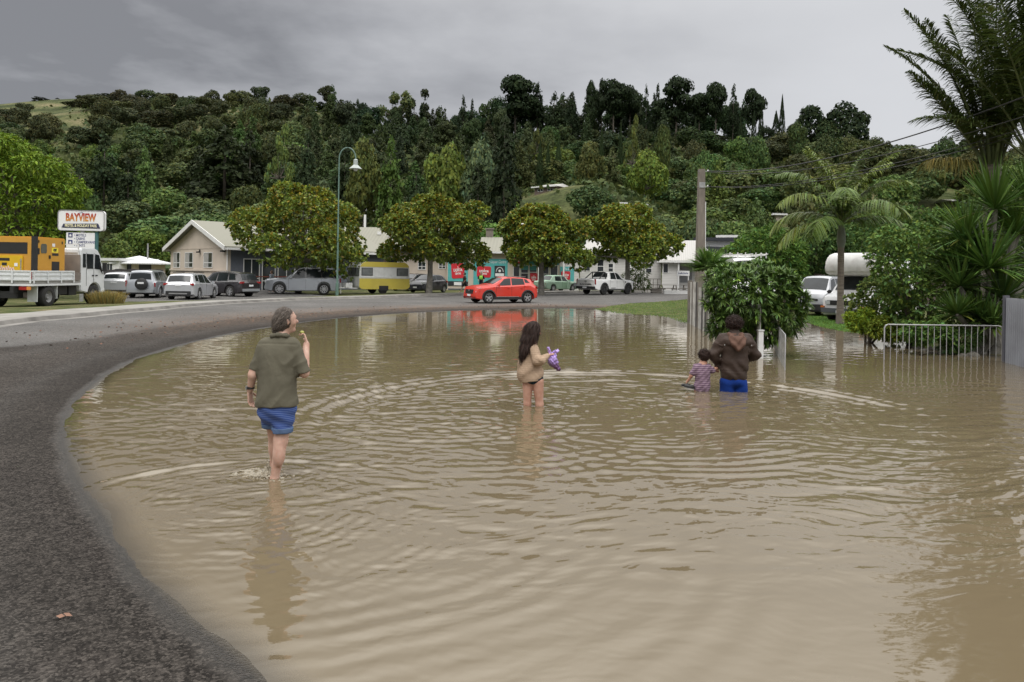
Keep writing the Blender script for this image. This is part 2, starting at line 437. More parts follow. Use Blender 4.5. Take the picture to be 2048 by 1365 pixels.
# --- ground sheet
def asphalt_mat():
 m, t, b, out = new_mat('asphalt')
 L = t.links.new
 co = t.nodes.new('ShaderNodeTexCoord'); P = co.outputs['Object']
 def nz(scale, det=4, rough=.5, src=P):
  n = t.nodes.new('ShaderNodeTexNoise'); n.inputs['Scale'].default_value = scale; n.inputs['Detail'].default_value = det; n.inputs['Roughness'].default_value = rough
  L(src, n.inputs['Vector']); return n.outputs['Fac']
 def mr(v, a, b_, c, d):
  n = t.nodes.new('ShaderNodeMapRange'); n.inputs['From Min'].default_value = a; n.inputs['From Max'].default_value = b_; n.inputs['To Min'].default_value = c; n.inputs['To Max'].default_value = d
  L(v, n.inputs['Value']); return n.outputs[0]
 def mt(op, a, b_):
  n = t.nodes.new('ShaderNodeMath'); n.operation = op
  for i, v_ in enumerate((a, b_)):
   if isinstance(v_, (int, float)): n.inputs[i].default_value = v_
   else: L(v_, n.inputs[i])
  return n.outputs[0]
 def mix(f, a, b_):
  n = t.nodes.new('ShaderNodeMix'); n.data_type = 'RGBA'
  if isinstance(f, (int, float)): n.inputs['Factor'].default_value = f
  else: L(f, n.inputs['Factor'])
  for nm, v_ in (('A', a), ('B', b_)):
   if isinstance(v_, tuple): n.inputs[nm].default_value = (*v_, 1)
   else: L(v_, n.inputs[nm])
  return n.outputs['Result']
 at = t.nodes.new('ShaderNodeAttribute'); at.attribute_name = 'shore'
 sh = at.outputs['Fac']
 vo = t.nodes.new('ShaderNodeTexVoronoi'); vo.inputs['Scale'].default_value = 80; L(P, vo.inputs['Vector'])
 chips = t.nodes.new('ShaderNodeSeparateColor'); L(vo.outputs['Color'], chips.inputs[0])
 vo2 = t.nodes.new('ShaderNodeTexVoronoi'); vo2.inputs['Scale'].default_value = 28; L(P, vo2.inputs['Vector'])
 ch2 = t.nodes.new('ShaderNodeSeparateColor'); L(vo2.outputs['Color'], ch2.inputs[0])
 grain = mt('ADD', mt('MULTIPLY', mt('POWER', chips.outputs[0], 2.2), 0.8), mt('MULTIPLY', mt('POWER', ch2.outputs[1], 2.0), 0.35))
 patch = nz(0.35, 5, .55); patch2 = nz(1.7, 4)
 # older, paler seal further up the street; fresh dark seal in the foreground
 at2 = t.nodes.new('ShaderNodeAttribute'); at2.attribute_name = 'seal'
 seal = mt('ADD', at2.outputs['Fac'], mt('MULTIPLY', mt('SUBTRACT', patch2, 0.5), 0.25))
 sealr = mr(seal, 0.42, 0.58, 0, 1)
 c_dark = mix(grain, (0.018, 0.0155, 0.0135), (0.112, 0.098, 0.086))
 c_pale = mix(grain, (0.080, 0.077, 0.074), (0.20, 0.192, 0.182))
 base = mix(sealr, c_dark, c_pale)
 trk = t.nodes.new('ShaderNodeAttribute'); trk.attribute_name = 'track'
 base = mix(mt('MULTIPLY', trk.outputs['Fac'], mr(patch2, 0.35, 0.7, 0.55, 1.0)), base, mix(grain, (0.045, 0.042, 0.039), (0.14, 0.13, 0.12)))
 vm = t.nodes.new('ShaderNodeVectorMath'); vm.operation = 'SCALE'; L(base, vm.inputs[0]); L(mr(patch, .3, .7, .80, 1.18), vm.inputs['Scale'])
 base = vm.outputs[0]
 # drift of leaf litter left by the water
 at3 = t.nodes.new('ShaderNodeAttribute'); at3.attribute_name = 'litter'
 lit = mt('MULTIPLY', at3.outputs['Fac'], mr(nz(9, 6, .7), .46, .58, 0, 0.85))
 base = mix(lit, base, mix(nz(30), (0.10, 0.055, 0.035), (0.24, 0.17, 0.12)))
 # wet margin
 wob = mt('MULTIPLY', mt('SUBTRACT', nz(1.3, 6, .6), 0.5), 1.1)
 wet = mr(mt('ADD', sh, mt('MULTIPLY', wob, 0.20)), -0.04, 0.07, 1, 0)
 soak = mr(mt('ADD', sh, mt('MULTIPLY', wob, 1.5)), 0.3, 1.2, 0.30, 0)
 wm = mt('MAXIMUM', mt('MULTIPLY', wet, 0.62), soak)
 v3 = t.nodes.new('ShaderNodeVectorMath'); v3.operation = 'SCALE'; L(base, v3.inputs[0]); L(mt('SUBTRACT', 1.0, wm), v3.inputs['Scale'])
 silt = mix(mt('MULTIPLY', wet, 0.12), v3.outputs[0], (0.10, 0.085, 0.065)); silt = mix(mr(sh, -0.30, -0.06, 1, 0), silt, (0.15, 0.125, 0.085))
 L(silt, b.inputs['Base Color'])
 L(mr(wet, 0, 1, 0.9, 0.38), b.inputs['Roughness']); L(mr(wet, 0, 1, 0.12, 0.3), b.inputs['Specular IOR Level'])
 hgt = mt('MULTIPLY', mt('ADD', grain, vo.outputs['Distance']), mr(wet, 0, 1, 1.0, 0.6))
 bp = t.nodes.new('ShaderNodeBump'); bp.inputs['Strength'].default_value = 0.7; bp.inputs['Distance'].default_value = 0.008
 L(hgt, bp.inputs['Height']); L(bp.outputs[0], b.inputs['Normal'])
 return m
def grass_mat(name, c1, c2, c3, scale=1.2, fine=30, dry=0.5):
 if name in MATS: return MATS[name]
 m, t, b, out = new_mat(name); L = t.links.new
 co = t.nodes.new('ShaderNodeTexCoord')
 a = t.nodes.new('ShaderNodeTexNoise'); a.inputs['Scale'].default_value = scale; a.inputs['Detail'].default_value = 8; L(co.outputs['Object'], a.inputs['Vector'])
 f = t.nodes.new('ShaderNodeTexNoise'); f.inputs['Scale'].default_value = fine; f.inputs['Detail'].default_value = 4; L(co.outputs['Object'], f.inputs['Vector'])
 r = t.nodes.new('ShaderNodeValToRGB'); L(a.outputs['Fac'], r.inputs[0])
 e = r.color_ramp.elements; e[0].position = .38; e[0].color = (*c1, 1); e[1].position = .68; e[1].color = (*c3, 1)
 e2 = e.new(dry); e2.color = (*c2, 1)
 vm = t.nodes.new('ShaderNodeVectorMath'); vm.operation = 'SCALE'; L(r.outputs[0], vm.inputs[0])
 mr = t.nodes.new('ShaderNodeMapRange'); L(f.outputs['Fac'], mr.inputs['Value']); mr.inputs['From Min'].default_value = .3; mr.inputs['From Max'].default_value = .7; mr.inputs['To Min'].default_value = .55; mr.inputs['To Max'].default_value = 1.45
 L(mr.outputs[0], vm.inputs['Scale']); L(vm.outputs[0], b.inputs['Base Color']); b.inputs['Roughness'].default_value = .95; b.inputs['Specular IOR Level'].default_value = 0.1
 bp = t.nodes.new('ShaderNodeBump'); bp.inputs['Strength'].default_value = .8; bp.inputs['Distance'].default_value = .05; L(f.outputs['Fac'], bp.inputs['Height']); L(bp.outputs[0], b.inputs['Normal'])
 MATS[name] = m
 return m
ASPH = asphalt_mat()
GRASS = grass_mat('lawn', (0.055, 0.072, 0.024), (0.085, 0.095, 0.036), (0.17, 0.145, 0.08))
HILLG = grass_mat('hill_pasture', (0.035, 0.046, 0.016), (0.078, 0.088, 0.034), (0.16, 0.14, 0.075), scale=0.09, fine=1.6)
CONC = M('concrete_path', (0.25, 0.24, 0.22), rough=.85, var=.2, scale=1.2, bump=.3, dirt=.4, dirtcol=(.12, .11, .09))
KERBM = M('kerb_concrete', (0.19, 0.18, 0.165), rough=.85, var=.25, scale=2, bump=.4, dirt=.6, dirtcol=(.07, .065, .055))
def sheet(name, us, Ds, m, off, keep, kind='structure', extra=None):
 U, Dm = np.meshgrid(us, Ds)
 X = U * Dm; Y = Dm
 Z = zground(X, Y) + off(X, Y) if callable(off) else zground(X, Y) + off
 n = len(us); idx = np.arange(X.size).reshape(X.shape)
 Q = np.stack([idx[:-1, :-1], idx[:-1, 1:], idx[1:, 1:], idx[1:, :-1]], -1).reshape(-1, 4)
 k = keep(X, Y) if keep is not None else np.ones(X.shape, bool)
 Q = Q[k.ravel()[Q].all(1)]
 used = np.unique(Q); rm = -np.ones(X.size, int); rm[used] = np.arange(len(used))
 V = np.stack([X.ravel(), Y.ravel(), Z.ravel()], 1)[used]
 at = {a: f(V[:, 0], V[:, 1]) for a, f in (extra or {}).items()}
 o = link(name, np_mesh(name, V, rm[Q], attrs=at), m); tag(o, kind=kind); return o
# lowland ground (rectangular grid, fine where it is looked at)
gx = np.unique(np.concatenate([np.arange(-420, -60, 12), np.arange(-60, -24, 2), np.arange(-24, 30, 0.5), np.arange(30, 80, 2), np.arange(80, 430, 12)]))
gy = np.unique(np.concatenate([np.arange(-40, 8, 3), np.arange(8, 40, 0.5), np.arange(40, 86, 1.0), np.arange(86, 340, 3.5), np.arange(340, 700, 20)]))
X, Y = np.meshgrid(gx, gy)
Z = zground(X, Y)
LAWN_A = np.array([tuple(G(*p)[:2]) for p in [(1190, 619), (1262, 611), (1372, 606), (1420, 604), (1560, 606), (1600, 640), (1540, 680), (1360, 680), (1230, 640)]])
def road_edge(X, Y): return np.maximum(np.maximum(sdf_poly(X, Y, KPOLY) - .1, -sdf_poly(X, Y, LAWN_A)), X - (9.5 + np.clip(Y - 40, 0, 100) * 3))
Z = Z - np.where(road_edge(X, Y) < -.75, 0.06, 0.0)
idx = np.arange(X.size).reshape(X.shape)
Q = np.stack([idx[:-1, :-1], idx[:-1, 1:], idx[1:, 1:], idx[1:, :-1]], -1).reshape(-1, 4)
me = np_mesh('ground', np.stack([X.ravel(), Y.ravel(), Z.ravel()], 1), Q)
gr = link('ground', me, GRASS); me.materials.append(HILLG); tag(gr, kind='structure')
cy_ = Y.ravel()[Q].mean(1); me.polygons.foreach_set('material_index', (cy_ > 92).astype(np.int32))
# road: everything on our side of the kerb except the lawns by the fence
def road_keep(X, Y): return road_edge(X, Y) < 0
def att_seal(X, Y):
 # the dark fresh seal hugs the inside of the bend
 d = sdf_poly(X, Y)
 return smooth((Y - 12.5) / 6) * np.clip((d - 2.4) / 2.0 + 0.5, 0, 1)
def att_litter(X, Y):
 d = sdf_poly(X, Y); return np.exp(-((d - 2.6) / 1.6) ** 2) * smooth((Y - 16) / 12)
def att_track(X, Y):
 d = sdf_poly(X, Y); return np.clip(np.exp(-((d - .78) / 0.22) ** 2) * 0.5 + np.exp(-((d - 2.3) / 0.4) ** 2) * 0.5, 0, 1)
us = np.concatenate([np.linspace(-6, -1.2, 40), np.linspace(-1.19, 0.9, 420)])
Ds = 0.5 * (1.0125 ** np.arange(0, 405))
road = sheet('road', us, Ds, ASPH, 0.006, road_keep, extra={'shore': lambda x, y: sdf_poly(x, y), 'seal': att_seal, 'litter': att_litter, 'track': att_track})
strip('kerb', -0.30, 0.0, 0.012, 0.02, KERBM, 1)
strip('kerb_face', 0.0, 0.06, 0.02, 0.13, KERBM, 1)
strip('kerb_top', 0.06, 0.22, 0.13, 0.135, KERBM, 1)
n_ = len(KP)
fp = strip('footpath', 0.22, 1.9, 0.135, 0.10, CONC, 2)
vg = strip('grass_verge', 1.9, 6.0, 0.10, 0.012, GRASS, 4)
# asphalt apron and car park behind the kerb
cp_ = [tuple(G(p[0], p[1], p[2])[:2]) for p in [(215, 610, 0), (440, 609.5, 0), (520, 603.5, 0), (600, 598, .05), (660, 595.5, .05), (590, 588, 0), (530, 583, 0), (330, 577, 0), (215, 583, 0)]]
CPK = np.array(cp_)
sheet('car_park', np.linspace(-0.58, -0.2, 90), np.linspace(33, 66, 70), ASPH, 0.05, lambda X, Y: sdf_poly(X, Y, CPK) < 0.4, extra={'shore': lambda x, y: sdf_poly(x, y) + 20, 'seal': lambda x, y: x * 0 + 1.0})
# --- flood water: one real surface with real ripples
def ring(X, Y, cx, cy, R, lam, amp, width, seed, wob=0.12, sector=None):
 dx, dy = X - cx, Y - cy
 r = np.hypot(dx, dy); th = np.arctan2(dy, dx)
 r2 = r * (1 + wob * 0.35 * np.sin(th * 2 + seed) + wob * 0.2 * np.sin(3 * th + seed * 2.1)) + 0.012 * np.sin(th * 13 + seed) + 0.006 * np.sin(th * 29 + r * 3)
 env = np.exp(-((r2 - R) / width) ** 2)
 mod = (0.75 + 0.25 * np.sin(th * 5 + seed * 3 + r * 1.3)) * (0.7 + 0.3 * np.sin(th * 23 + seed + 3 * np.sin(th * 7)) * np.sin(th * 11 + r * 2))
 h = amp * env * mod * np.sin(2 * math.pi * (r2 - R) / lam)
 if sector is not None:
  h *= np.clip(0.5 + 1.5 * np.cos(th - sector), 0.08, 1)
 return h
rngw = np.random.default_rng(5)
def waves(X, Y):
 h = np.zeros(X.shape)
 # domain wander so that no train is straight
 wx = X + 0.35 * np.sin(Y * 0.55 + 0.7) + 0.16 * np.sin(Y * 1.7 + X * 0.9) + 0.04 * np.sin(X * 6.1 + Y * 4.3)
 wy = Y + 0.35 * np.sin(X * 0.45 + 2.1) + 0.14 * np.sin(X * 1.9 - Y * 0.8) + 0.04 * np.sin(X * 5.3 - Y * 6.7)
 patch = 0.6 + 0.4 * np.sin(X * 0.57 + 1.0 + np.sin(Y * 0.43)) * np.sin(Y * 0.51 + 0.4 + np.sin(X * 0.5))
 calm = 0.17 + 0.83 * smooth((Y - 3.7) / 2.6) * (1 - 0.72 * smooth((Y - 12.5) / 6))
 calm = calm * (1.0 + 0.5 * smooth((X - 1.2) / 2.5) * smooth((9 - Y) / 3))
 for i in range(42):
  lam = 0.055 * (1.125 ** (i % 21)) * rngw.uniform(.92, 1.08)
  ang = rngw.normal(1.78, 0.50)
  kx, ky = math.cos(ang), math.sin(ang)
  k = 2 * math.pi / lam
  ph = rngw.uniform(0, 6.28)
  s = 0.0195 * rngw.uniform(.6, 1.2) * (1.0 if lam < .3 else .8)      # slope of this train
  gate = np.clip(0.45 + 0.75 * np.sin((wx * ky - wy * kx) * 2 * math.pi / (lam * rngw.uniform(7, 13)) + ph * 2) * np.sin((wx * kx + wy * ky) * 2 * math.pi / (lam * rngw.uniform(5, 9)) + ph), 0, 1.2)
  fade = np.clip(lam * 26 - 0.0052 * Y * Y, 0, 1)
  h += s / k * np.sin(k * (wx * kx + wy * ky) + ph) * gate * patch * calm * fade * 1.9
 # rings sent out by the waders: cx, cy, radius, wavelength, slope, band width, seed
 wX, gX, gY, mX, mY = W_WOMAN.x, W_GIRL.x, W_GIRL.y, W_MAN.x, W_MAN.y
 for cx, cy, R, lam, sl, wd, sd in (
   (wX - .02, 5.75, 1.42, .20, .15, .12, 2), (wX - .02, 5.8, 1.05, .12, .05, .30, 1), (wX - .1, 5.9, .62, .10, .045, .30, 12), (wX, W_WOMAN.y, .30, .09, .08, .22, 13), (wX - .02, 5.7, 1.75, .12, .025, .25, 9),
   (wX + .3, 6.2, 2.6, .20, .035, .55, 3), (wX + .1, 6.1, 3.6, .26, .03, .5, 31),
   (gX, gY, .35, .13, .07, .3, 4), (-.85, 9.65, 1.65, .24, .07, .30, 5), (-.85, 9.65, 1.1, .16, .045, .45, 6), (-.6, 9.5, 2.6, .22, .035, .5, 14), (gX + .1, gY, 1.5, .20, .045, .5, 61),
   (mX, mY - .1, .55, .18, .05, .4, 7), (1.6, 9.9, 4.05, .33, .17, .42, 21), (1.6, 9.9, 3.4, .26, .045, .5, 8), (1.7, 9.8, 2.6, .22, .040, .6, 10), (1.7, 9.7, 1.6, .18, .03, .6, 11), (1.5, 9.9, 4.9, .30, .02, .5, 22)):
  h += ring(X, Y, cx, cy, R, lam, 2.5 * sl * lam / (2 * math.pi), wd, sd, wob=.05, sector=(1.75 if sd in (21, 8) else 2.4 if sd == 2 else None))
 return h
W_WOMAN = G(548, 950); W_GIRL = G(1067, 812); W_MAN = G(1467, 783)
wu = np.concatenate([np.linspace(-1.0, -0.7, 12)[:-1], np.linspace(-0.7, 0.72, 820), np.linspace(0.73, 1.6, 30)])
wD = np.concatenate([0.9 * (1.012 ** np.arange(0, 98)), 2.9 * (1.0030 ** np.arange(0, 920))])
wD = wD[wD < 44]
def water_mat():
 m, t, b, out = new_mat('flood_water'); L = t.links.new
 t.nodes.remove(b)
 at = t.nodes.new('ShaderNodeAttribute'); at.attribute_name = 'depth'
 co = t.nodes.new('ShaderNodeTexCoord')
 n = t.nodes.new('ShaderNodeTexNoise'); n.inputs['Scale'].default_value = .55; n.inputs['Detail'].default_value = 5; L(co.outputs['Object'], n.inputs['Vector'])
 cr = t.nodes.new('ShaderNodeMix'); cr.data_type = 'RGBA'; L(n.outputs['Fac'], cr.inputs['Factor'])
 cr.inputs['A'].default_value = (0.130, 0.101, 0.060, 1); cr.inputs['B'].default_value = (0.160, 0.127, 0.080, 1)
 bu = t.nodes.new('ShaderNodeTexNoise'); bu.inputs['Scale'].default_value = 7; bu.inputs['Detail'].default_value = 3
 mp = t.nodes.new('ShaderNodeMapping'); mp.inputs['Scale'].default_value = (1, 2.2, 1); L(co.outputs['Object'], mp.inputs[0]); L(mp.outputs[0], bu.inputs['Vector'])
 bp = t.nodes.new('ShaderNodeBump'); bp.inputs['Strength'].default_value = 0.05; bp.inputs['Distance'].default_value = .01; L(bu.outputs['Fac'], bp.inputs['Height'])
 df = t.nodes.new('ShaderNodeBsdfDiffuse'); L(cr.outputs['Result'], df.inputs['Color'])
 tr = t.nodes.new('ShaderNodeBsdfTransparent'); tr.inputs[0].default_value = (.96, .93, .85, 1)
 gl = t.nodes.new('ShaderNodeBsdfGlossy'); gl.inputs['Roughness'].default_value = 0.012; gl.inputs['Color'].default_value = (1, .985, .95, 1); L(bp.outputs[0], gl.inputs['Normal'])
 fr = t.nodes.new('ShaderNodeFresnel'); fr.inputs['IOR'].default_value = 1.72; L(bp.outputs[0], fr.inputs['Normal'])
 mr = t.nodes.new('ShaderNodeMapRange'); mr.interpolation_type = 'SMOOTHSTEP'; L(at.outputs['Fac'], mr.inputs['Value']); mr.inputs['From Min'].default_value = 0.0; mr.inputs['From Max'].default_value = 0.022
 mr.inputs['To Min'].default_value = 0.25; mr.inputs['To Max'].default_value = 1.0
 m1 = t.nodes.new('ShaderNodeMixShader'); L(mr.outputs[0], m1.inputs[0]); L(tr.outputs[0], m1.inputs[1]); L(df.outputs[0], m1.inputs[2])
 m2 = t.nodes.new('ShaderNodeMixShader'); L(fr.outputs[0], m2.inputs[0]); L(m1.outputs[0], m2.inputs[1]); L(gl.outputs[0], m2.inputs[2])
 L(m2.outputs[0], out.inputs[0])
 return m
U, Dm = np.meshgrid(wu, wD); X = U * Dm; Y = Dm
dd = sdf_poly(X, Y)
gzw = zground(X, Y)
keep = (dd < 0.7) & (gzw < 0.02)
idx = np.arange(X.size).reshape(X.shape)
Q = np.stack([idx[:-1, :-1], idx[:-1, 1:], idx[1:, 1:], idx[1:, :-1]], -1).reshape(-1, 4)
Q = Q[keep.ravel()[Q].all(1)]
used = np.unique(Q); rm = -np.ones(X.size, int); rm[used] = np.arange(len(used))
xv, yv = X.ravel()[used], Y.ravel()[used]
dep = np.clip(-gzw.ravel()[used], 0, 2)
edge = smooth(dep / 0.05) * .8 + .2
hv = waves(xv, yv) * edge
wobj = link('flood_water', np_mesh('flood_water', np.stack([xv, yv, hv], 1), rm[Q], attrs={'depth': dep}), water_mat())
tag(wobj, kind='structure')
del X, Y, Z, U, Dm, gzw, dd
# ------------------------------------------------------------------ foliage
def leaf_mat(name, col, rough=0.65, trans=0.25, spec=0.12, hue=0.0):
 if name in MATS: return MATS[name]
 m, t, b, out = new_mat(name); L = t.links.new
 at = t.nodes.new('ShaderNodeAttribute'); at.attribute_name = 'tint'
 oi = t.nodes.new('ShaderNodeObjectInfo')
 m1 = t.nodes.new('ShaderNodeMix'); m1.data_type = 'RGBA'; m1.blend_type = 'MULTIPLY'; m1.inputs['Factor'].default_value = 1
 L(at.outputs['Color'], m1.inputs['A']); m1.inputs['B'].default_value = (*col, 1)
 m2 = t.nodes.new('ShaderNodeMix'); m2.data_type = 'RGBA'; m2.blend_type = 'MULTIPLY'; m2.inputs['Factor'].default_value = 1
 L(m1.outputs['Result'], m2.inputs['A']); L(oi.outputs['Color'], m2.inputs['B'])
 hs = t.nodes.new('ShaderNodeHueSaturation'); L(m2.outputs['Result'], hs.inputs['Color'])
 rv = t.nodes.new('ShaderNodeMapRange'); L(oi.outputs['Random'], rv.inputs['Value']); rv.inputs['To Min'].default_value = .82; rv.inputs['To Max'].default_value = 1.2
 L(rv.outputs[0], hs.inputs['Value'])
 L(hs.outputs[0], b.inputs['Base Color']); b.inputs['Roughness'].default_value = rough; b.inputs['Specular IOR Level'].default_value = spec
 tr = t.nodes.new('ShaderNodeBsdfTranslucent'); L(hs.outputs[0], tr.inputs[0])
 ms = t.nodes.new('ShaderNodeMixShader'); ms.inputs[0].default_value = trans
 L(b.outputs[0], ms.inputs[1]); L(tr.outputs[0], ms.inputs[2]); L(ms.outputs[0], out.inputs[0])
 MATS[name] = m
 return m
LEAF = leaf_mat('foliage', (0.088, 0.112, 0.050))
LEAFG = leaf_mat('glossy_foliage', (0.060, 0.085, 0.028), rough=0.45, trans=0.18, spec=0.3)
BARK = M('bark', (0.13, 0.11, 0.09), rough=.95, var=.35, scale=6, bump=.8, bscale=30)
BARKG = M('grey_bark', (0.22, 0.205, 0.18), rough=.95, var=.35, scale=5, bump=.6, bscale=25, dirt=.6, dirtcol=(.09, .09, .06))
def rnd_unit(r, n):
 v = r.normal(size=(n, 3)); return v / np.linalg.norm(v, axis=1)[:, None]
def unit(v): return v / np.maximum(np.linalg.norm(v, axis=-1, keepdims=True), 1e-9)
def leaf_quads(r, P, Nn, sx, sy):
 """irregular leaf clumps, one folded quad pair each"""
 n = len(P); t = unit(np.cross(Nn, rnd_unit(r, n))); b = np.cross(Nn, t)
 sx = np.asarray(sx) * np.ones(n); sy = np.asarray(sy) * np.ones(n)
 j = lambda: r.uniform(.7, 1.3, n)[:, None]
 a = P - t * sx[:, None] * j(); c = P + t * sx[:, None] * j()
 u = P + b * sy[:, None] * j() + Nn * (sx * .25)[:, None]; d = P - b * sy[:, None] * j() - Nn * (sx * .2)[:, None]
 V = np.stack([a, d, c, u], 1).reshape(-1, 3); Q = np.arange(4 * n).reshape(-1, 4)
 return V, Q
def tints(r, n, lo=.6, hi=1.45, hue=.18):
 v = r.uniform(lo, hi, n)[:, None]; h = r.normal(0, hue, n)[:, None]
 return np.concatenate([v * (1 + h * 1.2), v * (1 + h * .2), v * (1 - h)], 1).clip(0.05, 3)
def blob_points(r, lobes, n, rmin=.72, rmax=1.06, under=.35):
 L = np.array(lobes, float)
 ar = (L[:, 3] * L[:, 4] + L[:, 4] * L[:, 5] + L[:, 3] * L[:, 5]) ** 1.0
 k = r.choice(len(L), size=int(n * 2.2), p=ar / ar.sum())
 d = rnd_unit(r, len(k))
 ok = (d[:, 2] > -.25) | (r.random(len(k)) < under)
 k, d = k[ok], d[ok]
 rad = r.uniform(rmin, rmax, len(k))[:, None]
 # ragged surface
 P = L[k, :3] + d * L[k, 3:6] * rad
 Nn = unit(d / L[k, 3:6] * L[k, 3:6].mean(1, keepdims=True))
 depth = np.full(len(P), 9.0)
 for i in range(len(L)):
  q = np.linalg.norm((P - L[i, :3]) / L[i, 3:6], axis=1)
  depth = np.where(k == i, depth, np.minimum(depth, q))
 ok = (depth > .8) | (r.random(len(P)) < .06)
 P, Nn, k = P[ok][:n], Nn[ok][:n], k[ok][:n]
 return P, Nn, k
def crown_mesh(name, r, lobes, n, size, asp=.7, nrand=.55, hue=.12, under=.35, rust=None, up=.25, rmin=.72):
 P, Nn, k = blob_points(r, lobes, n, under=under, rmin=rmin)
 Nn = unit(Nn + nrand * rnd_unit(r, len(P)) + np.array([0, 0, up]))
 s = size * r.uniform(.6, 1.35, len(P))
 V, Q = leaf_quads(r, P, Nn, s, s * asp)
 lt = r.uniform(.8, 1.22, len(lobes))[k][:, None]
 c = tints(r, len(P), hue=hue) * lt
 if rust is not None:
  col, f = rust; hz = P[:, 2]; hz = (hz - hz.min()) / (np.ptp(hz) + 1e-6)
  pick = r.random(len(P)) < f * (.35 + 1.0 * hz)
  c[pick] = np.array(col) * r.uniform(.6, 1.3, pick.sum())[:, None]
 return np_mesh(name, V, Q, smooth=False, colors=np.repeat(c, 4, 0))
def blades(P, Dv, Ln, Wd, droop, r, seg=3, prof=(.55, 1, .8, .06), roll=.6, side=None, fold=0):
 n = len(P); Dv = unit(np.asarray(Dv, float)); Ln = np.ones(n) * Ln; Wd = np.ones(n) * Wd; droop = np.ones(n) * droop
 if side is None:
  side = np.cross(Dv, np.array([0, 0, 1.0])) + 1e-3 * rnd_unit(r, n); side = unit(side)
  q = np.cross(side, Dv); a = r.normal(0, roll, n)[:, None]; side = side * np.cos(a) + q * np.sin(a)
 rows = []
 for i in range(seg + 1):
  t = i / seg
  c = P + Dv * (Ln * t)[:, None]; c[:, 2] -= droop * Ln * t * t
  w = np.interp(t, np.linspace(0, 1, len(prof)), prof) * Wd / 2
  rows += [c - side * w[:, None], c + side * w[:, None]]
 V = np.stack(rows, 1).reshape(-1, 3); m = 2 * (seg + 1)
 base = (np.arange(n) * m)[:, None]
 Q = np.concatenate([base + np.array([[2 * i, 2 * i + 1, 2 * i + 3, 2 * i + 2]]) for i in range(seg)], 0)
 return V, Q, m
def blade_mesh(name, parts, smooth=False):
 """parts: list of (V,Q,colors per vertex)"""
 Vs, Qs, Cs = [], [], []; o = 0
 for V, Q, C in parts:
  Vs.append(V); Qs.append(Q + o); Cs.append(C); o += len(V)
 return np_mesh(name, np.concatenate(Vs), np.concatenate(Qs), smooth=smooth, colors=np.concatenate(Cs))
def trunk_limbs(r, lobes, base_r, fork, bend=.15, m=None, n=7, nl=99):
 mb = MB(); f = Vector((r.normal(0, bend), r.normal(0, bend), fork))
 mb.tube([(0, 0, -.3), (0, 0, .05), tuple(f * .5 + Vector((r.normal(0, bend * .4), 0, 0))), tuple(f)], [base_r * 1.35, base_r * 1.1, base_r * .85, base_r * .75], n)
 for L in sorted(lobes, key=lambda l: -l[3])[:nl]:
  c = Vector(L[:3]); mid = f.lerp(c, .5) + Vector((r.normal(0, .12), r.normal(0, .12), -abs(c.z - fork) * .12))
  mb.tube([f * .97, mid, c], [base_r * .5, base_r * .32, base_r * .1], max(5, n - 2))
 return mb
R0 = np.random.default_rng
# prototypes for the wooded hill: unit-ish trees (width ~2, height ~2), base at z=0
def lobes_round(r, n=9, flat=.8):
 out = [(0, 0, 1.05, .62, .62, .72)]
 for i in range(n):
  a = r.uniform(0, 6.28); rr = r.uniform(.35, .66); z = r.uniform(.65, 1.55) - .25 * rr
  s = r.uniform(.26, .44); out.append((rr * math.cos(a), rr * math.sin(a), z, s, s, s * flat))
 return out
def mk_round(seed, n=2600, size=.062, hue=.1, flat=.8, nl=10):
 r = R0(seed); lb = lobes_round(r, nl, flat)
 lb += [(l[0] + r.normal(0, .22), l[1] + r.normal(0, .22), l[2] + r.normal(.05, .16), l[3] * .5, l[4] * .5, l[5] * .5) for l in lb[1:]]
 return crown_mesh('crown', r, lb, n, size, hue=hue, nrand=.7), lb
def mk_cone(seed, n=2600, size=.06, droop=.1, w=.95):
 """spired conifer with layered ragged branches"""
 r = R0(seed); nb = 110
 z = np.sort(r.uniform(.12, 1.93, nb)); a = r.uniform(0, 6.28, nb); L = w * (1 - (z / 2.0) ** 1.25) * r.uniform(.65, 1.1, nb) + .05
 k = r.choice(nb, n, p=(L ** 1.3) / (L ** 1.3).sum()); t = r.uniform(.15, 1, n) ** .6
 P = np.stack([np.cos(a[k]) * L[k] * t, np.sin(a[k]) * L[k] * t, z[k] + .12 * L[k] * t - droop * t * t * L[k] * 2], 1)
 P += r.normal(0, .035, P.shape) * (1 + .8 * L[k][:, None])
 Nn = unit(np.stack([np.cos(a[k]) * .5, np.sin(a[k]) * .5, np.ones(n)], 1) + .6 * rnd_unit(r, n))
 s = size * r.uniform(.5, 1.3, n)
 V, Q = leaf_quads(r, P, Nn, s * 1.2, s * .6)
 return np_mesh('crown', V, Q, False, colors=np.repeat(tints(r, n, .6, 1.3, .06), 4, 0))
def mk_pine(seed, n=3200, size=.06, bare=.5):
 """tall pine: bare trunk, plates of needles on top"""
 r = R0(seed); lb = []
 for i in range(15):
  a = r.uniform(0, 6.28); z = r.uniform(2 * bare + .1, 1.82); f = math.sin(math.pi * min(1, (z / 2 - bare) / (1 - bare) * .8 + .15)) ** .7
  rr = r.uniform(.05, .68) * f; s = r.uniform(.24, .40); lb.append((rr * math.cos(a), rr * math.sin(a), z, s * 1.25, s * 1.2, s * .62))
 lb.append((0, 0, 1.80, .34, .34, .2))
 me = crown_mesh('crown', r, lb, n, size, hue=.05, nrand=.6, under=.5, rmin=.5)
 return me, lb
